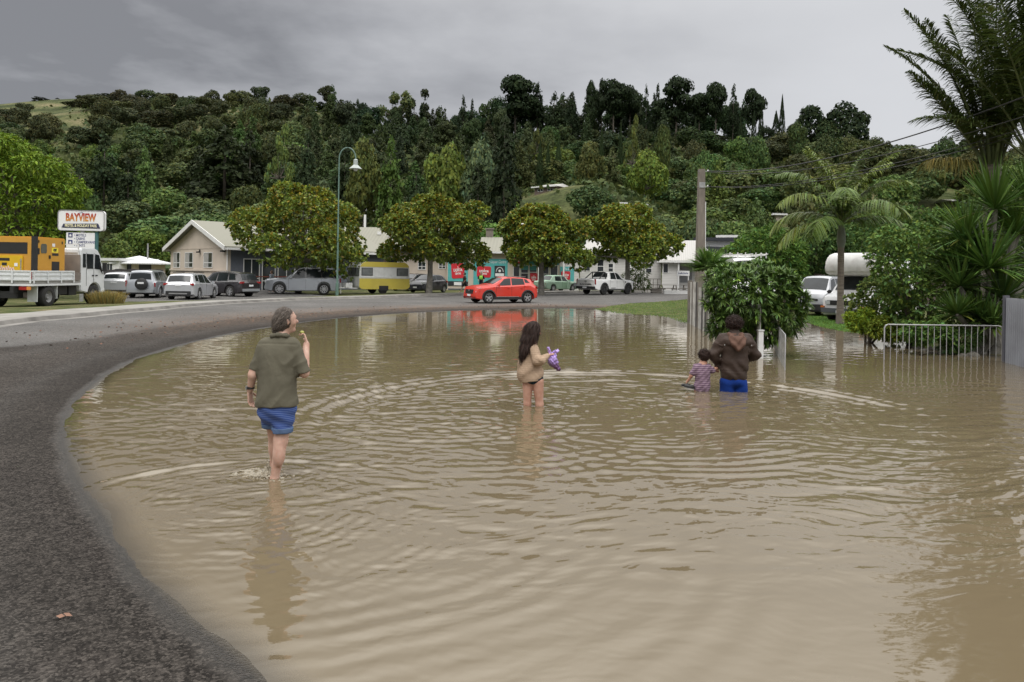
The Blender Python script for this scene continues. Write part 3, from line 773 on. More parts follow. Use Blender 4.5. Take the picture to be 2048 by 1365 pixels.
def mk_column(seed, n=1300):
 r = R0(seed); z = r.uniform(0.02, 2, n); a = r.uniform(0, 6.28, n)
 rr = (np.sin(np.clip(z / 2, 0, 1) ** .55 * math.pi) ** .8) * r.uniform(.7, 1.08, n) + .03
 P = np.stack([np.cos(a) * rr, np.sin(a) * rr, z], 1); Nn = unit(np.stack([np.cos(a), np.sin(a), .4 + 0 * a], 1) + .4 * rnd_unit(r, n))
 s = .11 * r.uniform(.6, 1.2, n)
 V, Q = leaf_quads(r, P, Nn, s, s * .5)
 return np_mesh('crown', V, Q, False, colors=np.repeat(tints(r, n, .7, 1.25, .05), 4, 0))
def mk_open(seed, n=1700):
 """open gum tree: separate tufts on visible limbs"""
 r = R0(seed); lb = []
 for i in range(11):
  a = r.uniform(0, 6.28); z = r.uniform(1.0, 1.85); rr = r.uniform(.1, .8); s = r.uniform(.16, .3)
  lb.append((rr * math.cos(a), rr * math.sin(a), z - .2 * rr, s, s, s * .7))
 return crown_mesh('crown', r, lb, n, .05, nrand=.8, hue=.1, rmin=.4), lb
def mesh_of(mb, name='trunk'):
 me = bpy.data.meshes.new(name); me.from_pydata(mb.v, [], mb.f); me.update(); me.shade_smooth(); me.materials.append(BARK); return me
def put(me, m):
 me.materials.clear(); me.materials.append(m); return me
PROTO = {}
PROTO['round'] = []
for s in range(7):
 me, lb = mk_round(10 + s, nl=8 + s % 4, flat=.8 + .1 * (s % 3)); PROTO['round'].append((put(me, LEAF), mesh_of(trunk_limbs(R0(s), lb, .05, .5, nl=6))))
PROTO['cone'] = [(put(mk_cone(30 + s, droop=.04 + .05 * s), LEAF), mesh_of(MB().tube([(0, 0, -.1), (0, 0, 1), (0, 0, 1.9)], [.045, .03, .006], 6))) for s in range(4)]
PROTO['pine'] = []
for s in range(5):
 me, lb = mk_pine(50 + s, bare=.28 + .05 * s)
 mb = MB().tube([(0, 0, -.1), (.02, 0, 1), (0, .01, 1.85)], [.040, .030, .012], 7)
 r = R0(s)
 for L in lb: mb.tube([(0, 0, L[2] - .12), (L[0] * .6, L[1] * .6, L[2] - .05), L[:3]], [.014, .009, .004], 4)
 for k in range(7):
  a = r.uniform(0, 6.28); z = r.uniform(.5, 1.0); mb.tube([(0, 0, z), (.16 * math.cos(a), .16 * math.sin(a), z + .03)], [.007, .003], 4)
 PROTO['pine'].append((put(me, LEAF), mesh_of(mb)))
PROTO['column'] = [(put(mk_column(70 + s), LEAF), mesh_of(MB().tube([(0, 0, -.1), (0, 0, .4)], [.2, .15], 6))) for s in range(2)]
PROTO['open'] = []
for s in range(3):
 me, lb = mk_open(80 + s); mb = trunk_limbs(R0(s + 5), lb, .035, .9, bend=.03); PROTO['open'].append((put(me, LEAF), mesh_of(mb)))
NAMES = {'round': 'broadleaf_tree', 'cone': 'conifer_tree', 'pine': 'pine_tree', 'column': 'cypress_tree', 'open': 'gum_tree'}
tr_rng = random.Random(3)
def tree(kind, px, D, top, wpx, color=(1, 1, 1), label=None, group=None, parts=True, sink=0.0, var=None, cat='tree', name=None, trunkcol=None):
 p = on(px, 0, D); zt = W(px, top, D).z; h = max(zt - p.z + sink, .5); w = wpx / F * D
 me, tm = PROTO[kind][(var if var is not None else tr_rng.randrange(99)) % len(PROTO[kind])]
 rz = tr_rng.uniform(0, 6.28)
 sx = w / 2 / (.95 if kind != 'column' else 1.0); sz = h / 1.93
 nm = name or NAMES[kind]
 if parts:
  e = empty(nm, (p.x, p.y, p.z - sink), rz, label, cat, group); e.scale = (sx, sx, sz)
  c = link('crown', me, None, e); c.color = (*color, 1)
  t_ = link('trunk', tm, None, e)
  return e
 c = link(nm, me); c.location = (p.x, p.y, p.z - sink); c.rotation_euler = (0, 0, rz); c.scale = (sx, sx, sz); c.color = (*color, 1)
 tag(c, label, cat, group); return c
DARK = (.36, .46, .42); OLIVE = (.78, .72, .62); MID = (.95, 1.1, .85); FRESH = (1.55, 1.75, 1.0); GREY = (1.15, 1.2, 1.5); DKOL = (.62, .60, .55); YEL = (2.1, 2.1, .9)
# --- trees one can tell apart on the skyline and slopes
K = [
 # kind, px, D, top, width, colour, label
 ('open', 797, 236, 159, 92, (.85, .85, .7), 'tall open crowned gum tree standing highest above the left centre skyline'),
 ('open', 852, 238, 182, 62, (.6, .6, .6), 'smaller open gum tree just right of the tallest gum on the skyline'),
 ('pine', 1035, 226, 160, 118, DARK, 'broad dark pine with domed crown at the left end of the skyline pines'),
 ('cone', 1078, 228, 168, 60, DARK, 'spiky dark conifer close against the right side of the broad domed pine'),
 ('cone', 930, 230, 193, 34, DARK, 'narrow conifer standing up in the dip of the skyline'),
 ('cone', 948, 231, 200, 26, DARK, 'small pointed conifer right beside the narrow one in the skyline dip'),
 ('cone', 1112, 226, 186, 60, DARK, 'bushy dark conifer, first of the low group right of the domed pine'),
 ('cone', 1147, 224, 182, 52, DARK, 'pointed dark conifer left of the tall bare trunks'),
 ('pine', 1185, 222, 165, 36, DARK, 'slim tufted pine at the left edge of the tall bare trunks'),
 ('pine', 1207, 224, 162, 34, DARK, 'slim tall pine between the tufted pine and the wide twin trunk pine'),
 ('pine', 1231, 218, 164, 72, DARK, 'tall pine with wide flat crown over two long pale trunks'),
 ('pine', 1264, 222, 176, 54, DARK, 'medium pine with leaning round crown right of the twin pale trunks'),
 ('cone', 1296, 220, 171, 30, DARK, 'first of two thin spires right of the leaning round pine'),
 ('cone', 1319, 222, 169, 32, DARK, 'second thin spire, just left of the biggest skyline pine'),
 ('pine', 1356, 216, 157, 92, DARK, 'biggest dark pine of the skyline with heavy layered branches'),
 ('pine', 1402, 218, 190, 62, DARK, 'shorter leaning pine in the shadow side of the biggest pine'),
 ('pine', 1436, 214, 168, 56, DARK, 'tall domed pine with pale straight trunk right of the biggest pine'),
 ('cone', 1470, 214, 172, 38, DARK, 'dense conical pine right of the domed pine with the pale trunk'),
 ('pine', 1508, 210, 183, 52, DARK, 'thin trunked umbrella pine with sky under its crown'),
 ('column', 1526, 208, 204, 12, DARK, 'narrow cypress touching the right side of the umbrella pine'),
 ('column', 1512, 206, 225, 12, DARK, 'shorter cypress below the umbrella pine crown'),
 ('column', 1485, 208, 232, 11, DARK, 'narrow dark cypress left of the umbrella pine trunk'),
 ('column', 1395, 208, 236, 9, DARK, 'small dark cypress in the gap between skyline pines'),
 ('column', 1568, 204, 197, 14, DARK, 'lone very slender cypress standing clear against the sky'),
 ('column', 1556, 203, 228, 22, DARK, 'squat cypress at the foot of the lone slender one'),
 ('round', 1535, 206, 246, 40, DARK, 'small round dark tree between the cypresses'),
 ('round', 1627, 202, 203, 78, DARK, 'dark lumpy macrocarpa left of the big domed one'),
 ('round', 1692, 200, 195, 100, DARK, 'big domed macrocarpa at the right end of the skyline trees'),
 ('round', 1655, 198, 232, 60, (.6, .75, .6), 'green conifer in front of the big domed macrocarpa'),
 ('round', 1598, 200, 240, 44, (.7, .7, .6), 'scrubby tree right of the lone slender cypress'),
 ('cone', 455, 138, 248, 170, (.42, .46, .40), 'huge dark macrocarpa spreading wide on the slope behind the beige office'),
 ('cone', 405, 142, 290, 90, (.40, .44, .40), 'dark conifer leaning into the left side of the huge macrocarpa'),
 ('cone', 505, 144, 262, 90, (.42, .46, .42), 'dark conifer rising behind the right side of the huge macrocarpa'),
 ('cone', 214, 140, 268, 92, (.55, .68, .62), 'blue green pine with pointed top behind the motel sign'),
 ('cone', 262, 132, 318, 80, (.50, .60, .55), 'lower blue green pine to the right of the pointed one behind the sign'),
 ('cone', 165, 136, 330, 80, (.50, .60, .55), 'blue green pine partly hidden by the bright yellow green tree'),
 ('open', 565, 124, 250, 58, (1.5, 1.6, 1.0), 'light green gum with one straight pale trunk above the first magnolia'),
 ('cone', 621, 130, 262, 66, (.62, .74, .72), 'grey green conifer right of the pale trunked gum'),
 ('round', 652, 112, 346, 66, (1.1, 1.15, 1.2), 'silvery round shrub tree above the right shoulder of the first magnolia'),
 ('round', 733, 120, 262, 88, (1.3, 1.22, .75), 'feathery olive yellow tree behind the street lamp head'),
 ('cone', 787, 118, 276, 82, (1.1, 1.45, .7), 'bright green layered cypress right of the street lamp'),
 ('cone', 838, 112, 344, 92, (.55, .72, .60), 'low dark spreading conifer above the second magnolia'),
 ('cone', 695, 128, 292, 60, (.45, .52, .45), 'dark slim conifer behind the street lamp pole'),
 ('round', 906, 122, 272, 98, (1.3, 1.35, .62), 'tree with yellow green new growth left of the grey topped gum'),
 ('round', 968, 120, 262, 88, (1.0, 1.1, 1.15), 'grey green gum beside the tall dark pine in the centre'),
 ('cone', 1014, 116, 226, 112, (.36, .42, .40), 'tall dark pine in the centre reaching down to the pasture'),
 ('cone', 962, 110, 330, 110, (.40, .45, .42), 'dark lower pine at the left foot of the tall central pine'),
 ('open', 1076, 160, 234, 36, (.9, .85, .6), 'small topped tree with long white trunk above the pasture'),
 ('column', 1085, 150, 288, 15, (.5, .65, .5), 'dark green cypress left of a second one above the pasture house'),
 ('column', 1101, 151, 292, 14, (.5, .65, .5), 'dark green cypress right of its twin above the pasture house'),
 ('column', 1122, 152, 280, 16, (.5, .65, .5), 'stouter green cypress beside the pair above the pasture house'),
 ('column', 1208, 158, 262, 12, (.5, .65, .5), 'slim cypress on the slope below the tall bare trunks'),
 ('column', 1246, 160, 250, 12, (.5, .65, .5), 'slim cypress directly under the wide twin trunk pine'),
 ('round', 1330, 150, 236, 46, (.8, .85, .55), 'umbrella shaped dull green tree below the biggest pine'),
 ('open', 1270, 152, 232, 36, (1.4, 1.3, .8), 'pale leafed sapling with white stem below the bare pine trunks'),
 ('round', 1300, 140, 288, 80, (1.35, 1.5, .6), 'bright yellow green rounded tree below the bare pine trunks'),
 ('round', 1398, 96, 424, 90, (.95, 1.05, .95), 'dark rounded shrub tree behind the concrete power pole'),
 ('round', 1330, 98, 418, 80, (1.15, 1.25, 1.15), 'grey green rounded shrub left of the power pole'),
 ('round', 1480, 92, 430, 100, (1.1, 1.35, .9), 'soft green bush on the slope right of the power pole'),
 ('round', 985, 88, 432, 115, (1.25, 1.75, .85), 'light green feathery tree between second and third magnolia'),
 ('cone', 1042, 104, 408, 40, (1.6, 1.9, .6), 'small lime green cypress over the third magnolia'),
 ('round', 90, 285, 198, 42, DKOL, 'flat topped tree on the grassy left ridge'),
 ('round', 226, 275, 190, 118, DKOL, 'largest dark rounded tree on the left ridge'),
 ('round', 327, 280, 194, 52, DKOL, 'rounded ridge tree, first right of the largest one'),
 ('round', 372, 280, 195, 48, DKOL, 'rounded ridge tree, second right of the largest one'),
 ('round', 160, 268, 205, 60, DKOL, 'dark spreading ridge tree left of the largest one'),
 ('round', 300, 96, 446, 90, (1.3, 1.5, .7), 'yellow green shrub tree beside the left eave of the beige office'),
 ('round', 245, 92, 470, 70, (1.1, 1.2, .7), 'olive shrub right of the motel sign'),
 ('round', 265, 120, 395, 110, (1.05, 1.1, 1.0), 'grey green tree mass above the white roofed hut'),
]
for kind, px, D, top, w, c, lab in K:
 if max(c) < .8: c = tuple(q * .72 for q in c)
 tree(kind, px, D, top, w, c, lab, sink=.3)
sk = random.Random(17)
for i, px in enumerate(range(985, 1500, 11)):
 tree(('cone', 'cone', 'pine', 'round')[sk.randrange(4)], px + sk.uniform(-5, 5), sk.uniform(224, 238), sk.uniform(178, 222) + (12 if px > 1400 else 0), sk.uniform(34, 56), tuple(c * sk.uniform(.8, 1.1) for c in DARK),
   'dark tree in the close rank behind the tall skyline pines', 'dark rank behind the skyline pines', parts=False)
for i, px in enumerate(range(610, 985, 15)):
 tree('cone' if sk.random() < .7 else 'round', px + sk.uniform(-6, 6), sk.uniform(232, 250), (206 if px < 760 else 216) + sk.uniform(-8, 10), sk.uniform(34, 60), tuple(c * sk.uniform(.8, 1.1) for c in DARK),
   'dark conifer on the dipping skyline left of the tall pines', 'conifers on the dipping skyline', parts=False)
for i, px in enumerate(range(1580, 2040, 14)):
 tree('round', px + sk.uniform(-6, 6), float(np.interp(px, RPX, RD)) * .97, float(np.interp(px, [1580, 1700, 1760, 1800, 1900, 2040], [262, 270, 296, 300, 302, 320])) + sk.uniform(-8, 8), sk.uniform(34, 60), tuple(c * sk.uniform(.8, 1.1) for c in (.6, .64, .5)),
   'rounded scrub tree along the falling right hand ridge', 'scrub along the right hand ridge', parts=False)
for i, px in enumerate((478, 487, 497, 503, 512, 528, 536, 553, 562, 72, 86, 118)):
 tree('cone', px, 288, (200 if px > 300 else 206) + (i * 7) % 5, 9 + (i * 5) % 6, DKOL, 'small dark conifer seedling on the bare grassy ridge', 'seedlings on the grassy ridge', parts=False)
# --- the wooded slopes in between
def region(px, D, yrow):
 if px < 620:
  if D > 185: return OLIVE if tr_rng.random() < .35 else DKOL
  if D > 140: return (.85, 1.0, .62) if tr_rng.random() < .5 else (.65, .72, .55)
  return (1.15, 1.2, .95) if tr_rng.random() < .55 else (.8, .87, .68)
 if px < 1050: return (.50, .56, .50) if D > 150 else (.7, .8, .62)
 if px < 1560:
  if D > 175: return (.55, .62, .5)
  return (.92, 1.0, .76) if tr_rng.random() < .6 else (1.2, 1.27, .8)
 return (.70, .70, .54) if D > 130 else (1.05, 1.15, .75)
LM = [(130, 'above the yellow generator'), (330, 'above the motel sign'), (480, 'above the beige office gable'), (620, 'above the first magnolia'), (780, 'behind the street lamp'), (950, 'above the second magnolia'), (1180, 'above the third magnolia'),
  (1360, 'above the fourth magnolia'), (1500, 'behind the concrete power pole'), (1640, 'left of the king palm'), (1800, 'behind the king palm'), (9999, 'left of the yucca and tall palms')]
cnt = {}
D = 93.0; row = 0
fill = []
while D < 262:
 step = 7.6 * F / D * .80
 px = -180 + (row % 2) * step / 2
 while px < 2250:
  p = px + tr_rng.uniform(-.35, .35) * step; d = D * (1 + tr_rng.uniform(-.03, .03))
  Rd = float(np.interp(p, RPX, RD))
  skip = d > Rd * .985
  if 1030 < p < 1180 and d < 142 and tr_rng.random() < .86: skip = True           # pasture knoll
  if 860 < p < 950 and d < 104: skip = True
  if 1735 < p < 1935 and 96 < d < 134 and tr_rng.random() < .75: skip = True      # dry grass spur
  if p < 620 and d > 262 and tr_rng.random() < .8: skip = True
  if p < 150 and 212 < d and tr_rng.random() < .45: skip = True
  if 110 < p < 165 and d > 165: skip = True
  if 400 < p < 610 and d > 262: skip = True
  if 660 < p < 800 and 90 < d < 128: skip = True
  if 1200 < p < 1262 and d < 124: skip = True
  if 1540 < p < 1690 and 104 < d < 124: skip = True
  if 1890 < p < 1960 and d < 116: skip = True
  for kk in K:
   if kk[2] < 166 and d < kk[2] and abs(p - kk[1]) < .5 * kk[4]:
    kb = on(kk[1], 0, kk[2]).z; q = on(p, 0, d).z
    if (q + 6 - HC) / d > (kb + .12 * (W(kk[1], kk[3], kk[2]).z - kb) - HC) / kk[2]: skip = True; break
  if not skip: fill.append((p, d))
  px += step
 D *= 1.083; row += 1
for p, d in fill:
 col = region(p, d, 0); rr = tr_rng.random()
 kind = 'round'
 if 600 < p < 1060: kind = 'cone' if rr < .72 else ('pine' if rr < .8 else 'round')
 elif p < 600: kind = 'cone' if (rr < .10 and d < 190) else 'round'
 elif p < 1600: kind = 'cone' if rr < .16 else ('open' if rr < .2 else 'round')
 Rd = float(np.interp(p, RPX, RD))
 hgt = tr_rng.uniform(5.4, 8.6) if kind == 'round' else tr_rng.uniform(7.5, 12.5)
 if kind == 'round' and tr_rng.random() < .38: hgt *= 1.35; slim = .66
 else: slim = 1.0
 if d > Rd * .88: hgt *= .75
 if p < 640 and d > 205: hgt *= .72
 if 1060 < p < 1560 and d > Rd * .86: hgt *= .55
 if p > 1600 and d > Rd * .8: hgt *= .8
 g = on(p, 0, d)
 a, b = ab(p, 0)
 top = AY + 0.016 * (p - AX) - (g.z + hgt - HC) / d * F
 wp = slim * tr_rng.uniform(8.0, 10.5) / d * F if kind == 'round' else tr_rng.uniform(5, 7.5) / d * F
 kn = {'round': 'rounded native tree', 'cone': 'dark conifer', 'pine': 'dark pine', 'open': 'thin gum'}[kind]
 where = [w_ for lim, w_ in LM if p < lim][0]; tier = 'foot of the hill' if d < 116 else ('middle slope' if d < 165 else 'upper slope')
 tree(kind, p, d, top, wp, tuple(c * tr_rng.uniform(.85, 1.15) for c in col), '%s on the %s %s' % (kn, tier, where), '%ss, %s, %s' % (kn, tier, where), parts=False, sink=.4)
 cnt[kind] = cnt.get(kind, 0) + 1
print('fill trees', cnt)
# undergrowth between the trunks: nobody could count it
ur = R0(91); n = 52000
u_ = ur.uniform(-200, 2300, n); d_ = 88 * (265 / 88) ** ur.random(n)
ok = d_ < np.interp(u_, RPX, RD) * .99
ok &= ~((u_ > 1035) & (u_ < 1175) & (d_ < 138) & (ur.random(n) < .93)); ok &= ~((u_ > 1740) & (u_ < 1930) & (d_ > 96) & (d_ < 134) & (ur.random(n) < .93))
ok &= ~((u_ < 160) & (d_ > 205) & (ur.random(n) < .9)); ok &= ~((u_ > 400) & (u_ < 610) & (d_ > 262))
u_, d_ = u_[ok], d_[ok]; x_ = (u_ - AX) / F * d_
P = np.stack([x_, d_, zground(x_, d_, False) + ur.uniform(.1, 1.5, len(x_))], 1)
s = ur.uniform(.35, .8, len(P))
V, Q = leaf_quads(ur, P, unit(rnd_unit(ur, len(P)) + [0, -.2, .8]), s, s * .7)
ug = link('undergrowth', np_mesh('undergrowth', V, Q, False, colors=np.repeat(tints(ur, len(P), .55, 1.2, .1), 4, 0)), LEAF)
ug.color = (.85, .9, .7, 1); tag(ug, 'low scrub and fern growing between the trees on the hill', 'undergrowth', kind='stuff')
# ------------------------------------------------------------------ the four street magnolias
def magnolia(px, D, crown_top, crown_bot, wpx, seed, label):
 r = R0(seed); base = on(px, 0, D); w = wpx / F * D; zt = W(px, crown_top, D).z - base.z; zb = W(px, crown_bot, D).z - base.z
 e = empty('magnolia_tree', base, 0, label, 'tree', 'street magnolias along the verge')
 h = zt - zb; lb = [(0, 0, zb + h * .52, w * .29, w * .29, h * .36)]
 for i in range(22):
  a = i * 2.4 + r.uniform(-.3, .3); rr = r.uniform(.24, .44) * w; z = zb + h * r.uniform(.14, .86) - .12 * h * (rr / (w * .4))
  s = r.uniform(.085, .165) * w; lb.append((rr * math.cos(a), rr * math.sin(a), z, s, s, s * .82))
 for i in range(8):
  a = r.uniform(0, 6.28); s = r.uniform(.06, .12) * w; rr = r.uniform(.02, .26) * w
  lb.append((rr * math.cos(a), rr * math.sin(a), zt - s * r.uniform(.85, 1.5), s, s, s * .9))
 # sprays of leaves: 5 leaves fanning from each twig tip
 nt_ = 4600; P, Nn, k = blob_points(r, lb, nt_, rmin=.62, rmax=1.08, under=.4)
 nl = 7; Pn = np.repeat(P, nl, 0); Dn = unit(np.repeat(Nn, nl, 0) + .95 * rnd_unit(r, len(Pn)))
 L_ = r.uniform(.18, .30, len(Pn)); V, Q, m_ = blades(Pn + Dn * .02, Dn, L_, L_ * .66, .15, r, seg=2, prof=(.25, 1, .1), roll=1.0)
 c = tints(r, len(Pn), .75, 1.6, .12) * np.repeat(r.uniform(.75, 1.25, len(P)), nl)[:, None]
 hz = (Pn[:, 2] - zb) / h
 spray_rust = np.repeat(r.random(len(P)), nl)
 rust = (r.random(len(Pn)) < (.07 + .36 * hz)) & (spray_rust < .72)
 c[rust] = np.array([2.3, 1.25, .66]) * r.uniform(.5, 1.2, rust.sum())[:, None]
 yel = r.random(len(Pn)) < .14; c[yel] = np.array([2.3, 2.0, 1.1]) * r.uniform(.7, 1.1, yel.sum())[:, None]
 me = blade_mesh('crown', [(V, Q, np.repeat(c, m_, 0))]); cr = link('crown', me, LEAFG, e); cr.color = (2.3, 2.2, 1.3, 1)
 mb = trunk_limbs(r, lb, .24, zb + h * .08, bend=.1, n=9); mb.build('trunk', BARKG, e, smooth=True)
 if seed in (103, 104):
  fl = blob_points(r, lb, 9, rmin=1.02, rmax=1.08)[0]
  for q in fl[:7]:
   f_ = MB(); f_.lathe([(0, -.06), (.10, -.02), (.14, .05), (.09, .09), (0, .05)], q, 7); f_.build('flower', WHITE, e, smooth=True)
 return e
magnolia(606, 56.0, 368, 534, 262, 101, 'largest golden tinged magnolia, nearest the beige office and left of the street lamp')
magnolia(867, 56.5, 388, 518, 212, 102, 'magnolia behind the yellow caravan and black hatchback')
magnolia(1092, 58.0, 410, 520, 170, 103, 'magnolia in front of the liquor shop windows beside the pale green car')
magnolia(1266, 62.0, 410, 524, 178, 104, 'magnolia with rounded crown in front of the white weatherboard house')
# bright robinia behind the truck
def robinia():
 r = R0(7); D = 44; b = on(60, 0, D); e = empty('robinia_tree', b, 0, 'bright yellow green robinia behind the yellow generator truck', 'tree')
 lb = []
 for (x, y, rr) in ((-40, 300, 70), (10, 300, 45), (35, 350, 55), (85, 340, 45), (100, 405, 62), (40, 430, 80), (-40, 400, 90), (130, 380, 40), (60, 480, 80), (150, 440, 32), (-60, 480, 90), (5, 370, 60), (110, 460, 55)):
  for dy in (-1.4, 1.2):
   p = W(x, y, D + dy); s = rr / F * D * 1.05
   lb.append((p.x - b.x + r.normal(0, .3), dy + r.normal(0, .5), p.z - b.z, s, s, s * .62))
 P, Nn, k = blob_points(r, lb, 9000, rmin=.6, under=.5); nl = 4
 Pn = np.repeat(P, nl, 0); Dn = unit(np.repeat(Nn * .6, nl, 0) + .7 * rnd_unit(r, len(Pn)) + [0, 0, .1])
 L_ = r.uniform(.16, .34, len(Pn)); V, Q, m_ = blades(Pn, Dn, L_, L_ * .42, .5, r, seg=2, prof=(.5, 1, .2), roll=.5)
 c = tints(r, len(Pn), .7, 1.5, .1) * np.repeat(r.uniform(.7, 1.25, len(P)), nl)[:, None]
 cr = link('crown', blade_mesh('crown', [(V, Q, np.repeat(c, m_, 0))]), LEAF, e); cr.color = (1.6, 1.9, .48, 1)
 trunk_limbs(r, lb, .28, 1.9, n=8).build('trunk', BARK, e, smooth=True)
robinia()
# ------------------------------------------------------------------ palms
def frond_parts(r, base, az, el, L, droop, nleaf, ll, lw, ldroop, vee=.5, twist=0.0, col=(1, 1, 1), start=.12, dead=False):
 """feather frond: returns (V,Q,C) blades and rachis points"""
 t = np.linspace(0, 1, 24); base = np.asarray(base, float)
 h = np.array([math.cos(az), math.sin(az), 0])
 ang = el - droop * t ** 1.6
 st = L / 23 * np.stack([np.cos(ang) * h[0], np.cos(ang) * h[1], np.sin(ang)], 1)
 C = base + np.concatenate([[np.zeros(3)], np.cumsum(st[:-1], 0)])
 tl = np.linspace(start, 1, nleaf); ci = np.stack([np.interp(tl, t, C[:, i]) for i in range(3)], 1)
 tan = unit(np.stack([np.interp(tl, t, st[:, i]) for i in range(3)], 1))
 sd = unit(np.cross(tan, np.cross(h, [0, 0, 1.0]) * 0 + np.array([0, 0, 1.0]) + h * .001)); upv = np.cross(sd, tan)
 P, Dv = [], []
 for sg in (-1, 1):
  d = unit(tan * (.55 + .35 * tl[:, None]) + sg * sd * 1.0 + upv * vee + r.normal(0, .10, (nleaf, 3)))
  P.append(ci + r.normal(0, .01, ci.shape)); Dv.append(d)
 P = np.concatenate(P); Dv = np.concatenate(Dv); tt = np.concatenate([tl, tl])
 LL = ll * np.sin(np.clip(tt * .86 + .12, 0, 1) * math.pi) ** .55 * r.uniform(.85, 1.1, len(P))
 V, Q, m_ = blades(P, Dv, LL, lw, ldroop * r.uniform(.7, 1.3, len(P)), r, seg=3, prof=(.7, 1, .75, .05), roll=.35)
 c = tints(r, len(P), .7, 1.35, .08) * np.array(col)
 return (V, Q, np.repeat(c, m_, 0)), [tuple(p) for p in C]
def palm(name, loc, parts_fn, trunk_pts, trunk_r, label, mt=None, color=(1, 1, 1), extra=None):
 e = empty(name, loc, 0, label, 'palm')
 fr = parts_fn()
 for (blade, rach, rr, dead) in fr:
  me = blade_mesh('frond', [blade]); f = link('frond', me, LEAFG if not dead else LEAF, e); f.color = (*color, 1)
  MB().tube(rach, [rr * (1 - .85 * i / 23) for i in range(24)], 5).build('rachis', PALMSTEM, f, smooth=True)
 mb = MB(); mb.tube(trunk_pts, trunk_r, 12); mb.build('trunk', mt or PALMTR, e, smooth=True)
 return e
PALMSTEM = M('palm_stem', (0.10, 0.12, 0.045), rough=.5, var=.3)
PALMTR = M('palm_trunk', (0.20, 0.17, 0.14), rough=.9, var=.3, scale=3, aniso=(1, 1, 9), bump=.8, bscale=12, dirt=.5, dirtcol=(.10, .09, .07))
GREENSH = M('palm_crownshaft', (0.17, 0.19, 0.15), rough=.5, var=.2)
# king palm
def king():
 D = 30.0; b = on(1690, 0, D); r = R0(21); hub = W(1692, 462, D); hz = hub.z - b.z + .25
 def fr():
  out = []
  spec = [(math.radians(180), 1.05, 3.2, 1.7), (math.radians(200), .75, 3.0, 1.9), (math.radians(165), .45, 2.7, 1.9), (math.radians(-8), .95, 3.0, 1.5), (math.radians(15), .60, 2.9, 1.6), (math.radians(-30), .30, 2.5, 1.6),
    (math.radians(172), 1.38, 3.0, .8), (math.radians(20), 1.32, 2.9, .75), (math.radians(-5), 1.1, 3.1, .9), (math.radians(100), 1.2, 3.2, 1.0), (math.radians(60), 1.15, 2.9, 1.2), (math.radians(250), .85, 2.7, 1.8), (math.radians(290), .65, 2.7, 1.9), (math.radians(225), .25, 2.6, 1.7), (math.radians(320), 1.2, 2.7, 1.3),
    (math.radians(140), 1.3, 3.1, .9), (math.radians(185), .1, 2.5, 1.4)]
  for az, el, L, dr in spec:
   B, C = frond_parts(r, (0, 0, hz), az + r.normal(0, .08), min(1.45, el * 1.12 + .05), L * 1.17, dr, 74, .74, .05, .62, vee=.0, col=(2.3, 2.15, 1.2) if r.random() < .6 else (1.6, 1.8, 1.0))
   out.append((B, C, .028, False))
  # spear leaf
  B, C = frond_parts(r, (0, 0, hz), math.radians(170), 1.35, 2.3, .12, 30, .12, .02, .0, vee=.1, col=(2.6, 2.0, 1.2)); out.append((B, C, .03, False))
  return out
 e = palm('king_palm', b, fr, [(0, 0, -.2), (.01, 0, 1), (0, 0, hz - .9)], [.17, .125, .12], 'king palm with arching feather fronds in front of the silver van')
 MB().tube([(0, 0, hz - .92), (0, 0, hz - .7), (0, 0, hz - .3), (0, 0, hz + .1)], [.125, .17, .15, .07], 12).build('crownshaft', GREENSH, e, smooth=True)
king()
# big erect-fronded palms at the upper right
def tall_palm(px, py, D, seed, specs, label, ll=.78, tr=.24):
 b = on(px, 0, D); r = R0(seed); hub = W(px, py, D); hz = hub.z - b.z
 def fr():
  out = []
  for (az, el, L, dr, dead) in specs:
   B, C = frond_parts(r, (.12 * math.cos(math.radians(az)), .12 * math.sin(math.radians(az)), hz), math.radians(az), el, L, dr, 120 if not dead else 90, ll, .04, .45 if not dead else .9, vee=.35, col=(1.15, 1.15, .9) if not dead else (2.1, 1.45, 1.0), start=.25)
   out.append((B, C, .045, dead))
  for k in range(5):
   B, C = frond_parts(r, (0, 0, hz), r.uniform(-1.6, 1.9), r.uniform(1.1, 1.5), r.uniform(4.2, 5.6), r.uniform(.3, .8), 110, ll, .04, .45, vee=.35, col=(1.15, 1.15, .9), start=.25); out.append((B, C, .045, False))
  return out
 return palm('date_palm', b, fr, [(0, 0, -.2), (.03, 0, hz * .5), (0, 0, hz + .2)], [tr * 1.2, tr, tr * .9], label)
tall_palm(1990, 345, 21.0, 31, [(182, 1.00, 3.3, .34, 0), (178, 1.08, 3.6, .50, 0), (188, 1.24, 4.6, .34, 0), (170, 1.30, 5.2, .50, 0), (100, 1.35, 5.3, .3, 0), (260, 1.25, 5.0, .5, 0), (220, 1.28, 5.2, .35, 0), (140, 1.2, 4.9, .6, 0),
 (60, 1.3, 5.2, .5, 0), (20, 1.2, 5.0, .6, 0), (-20, 1.28, 5.0, .5, 0), (300, 1.4, 5.2, .3, 0), (240, 1.45, 5.6, .2, 0), (80, 1.5, 5.8, .2, 0), (0, 1.45, 5.5, .25, 0), (195, 1.5, 5.7, .18, 0), (265, 1.45, 3.0, .5, 1), (210, 1.42, 2.6, .35, 1), (184, .45, 1.9, .9, 1)],
 'dark tall palm with upright ragged fronds and a dead brown frond, at upper right')
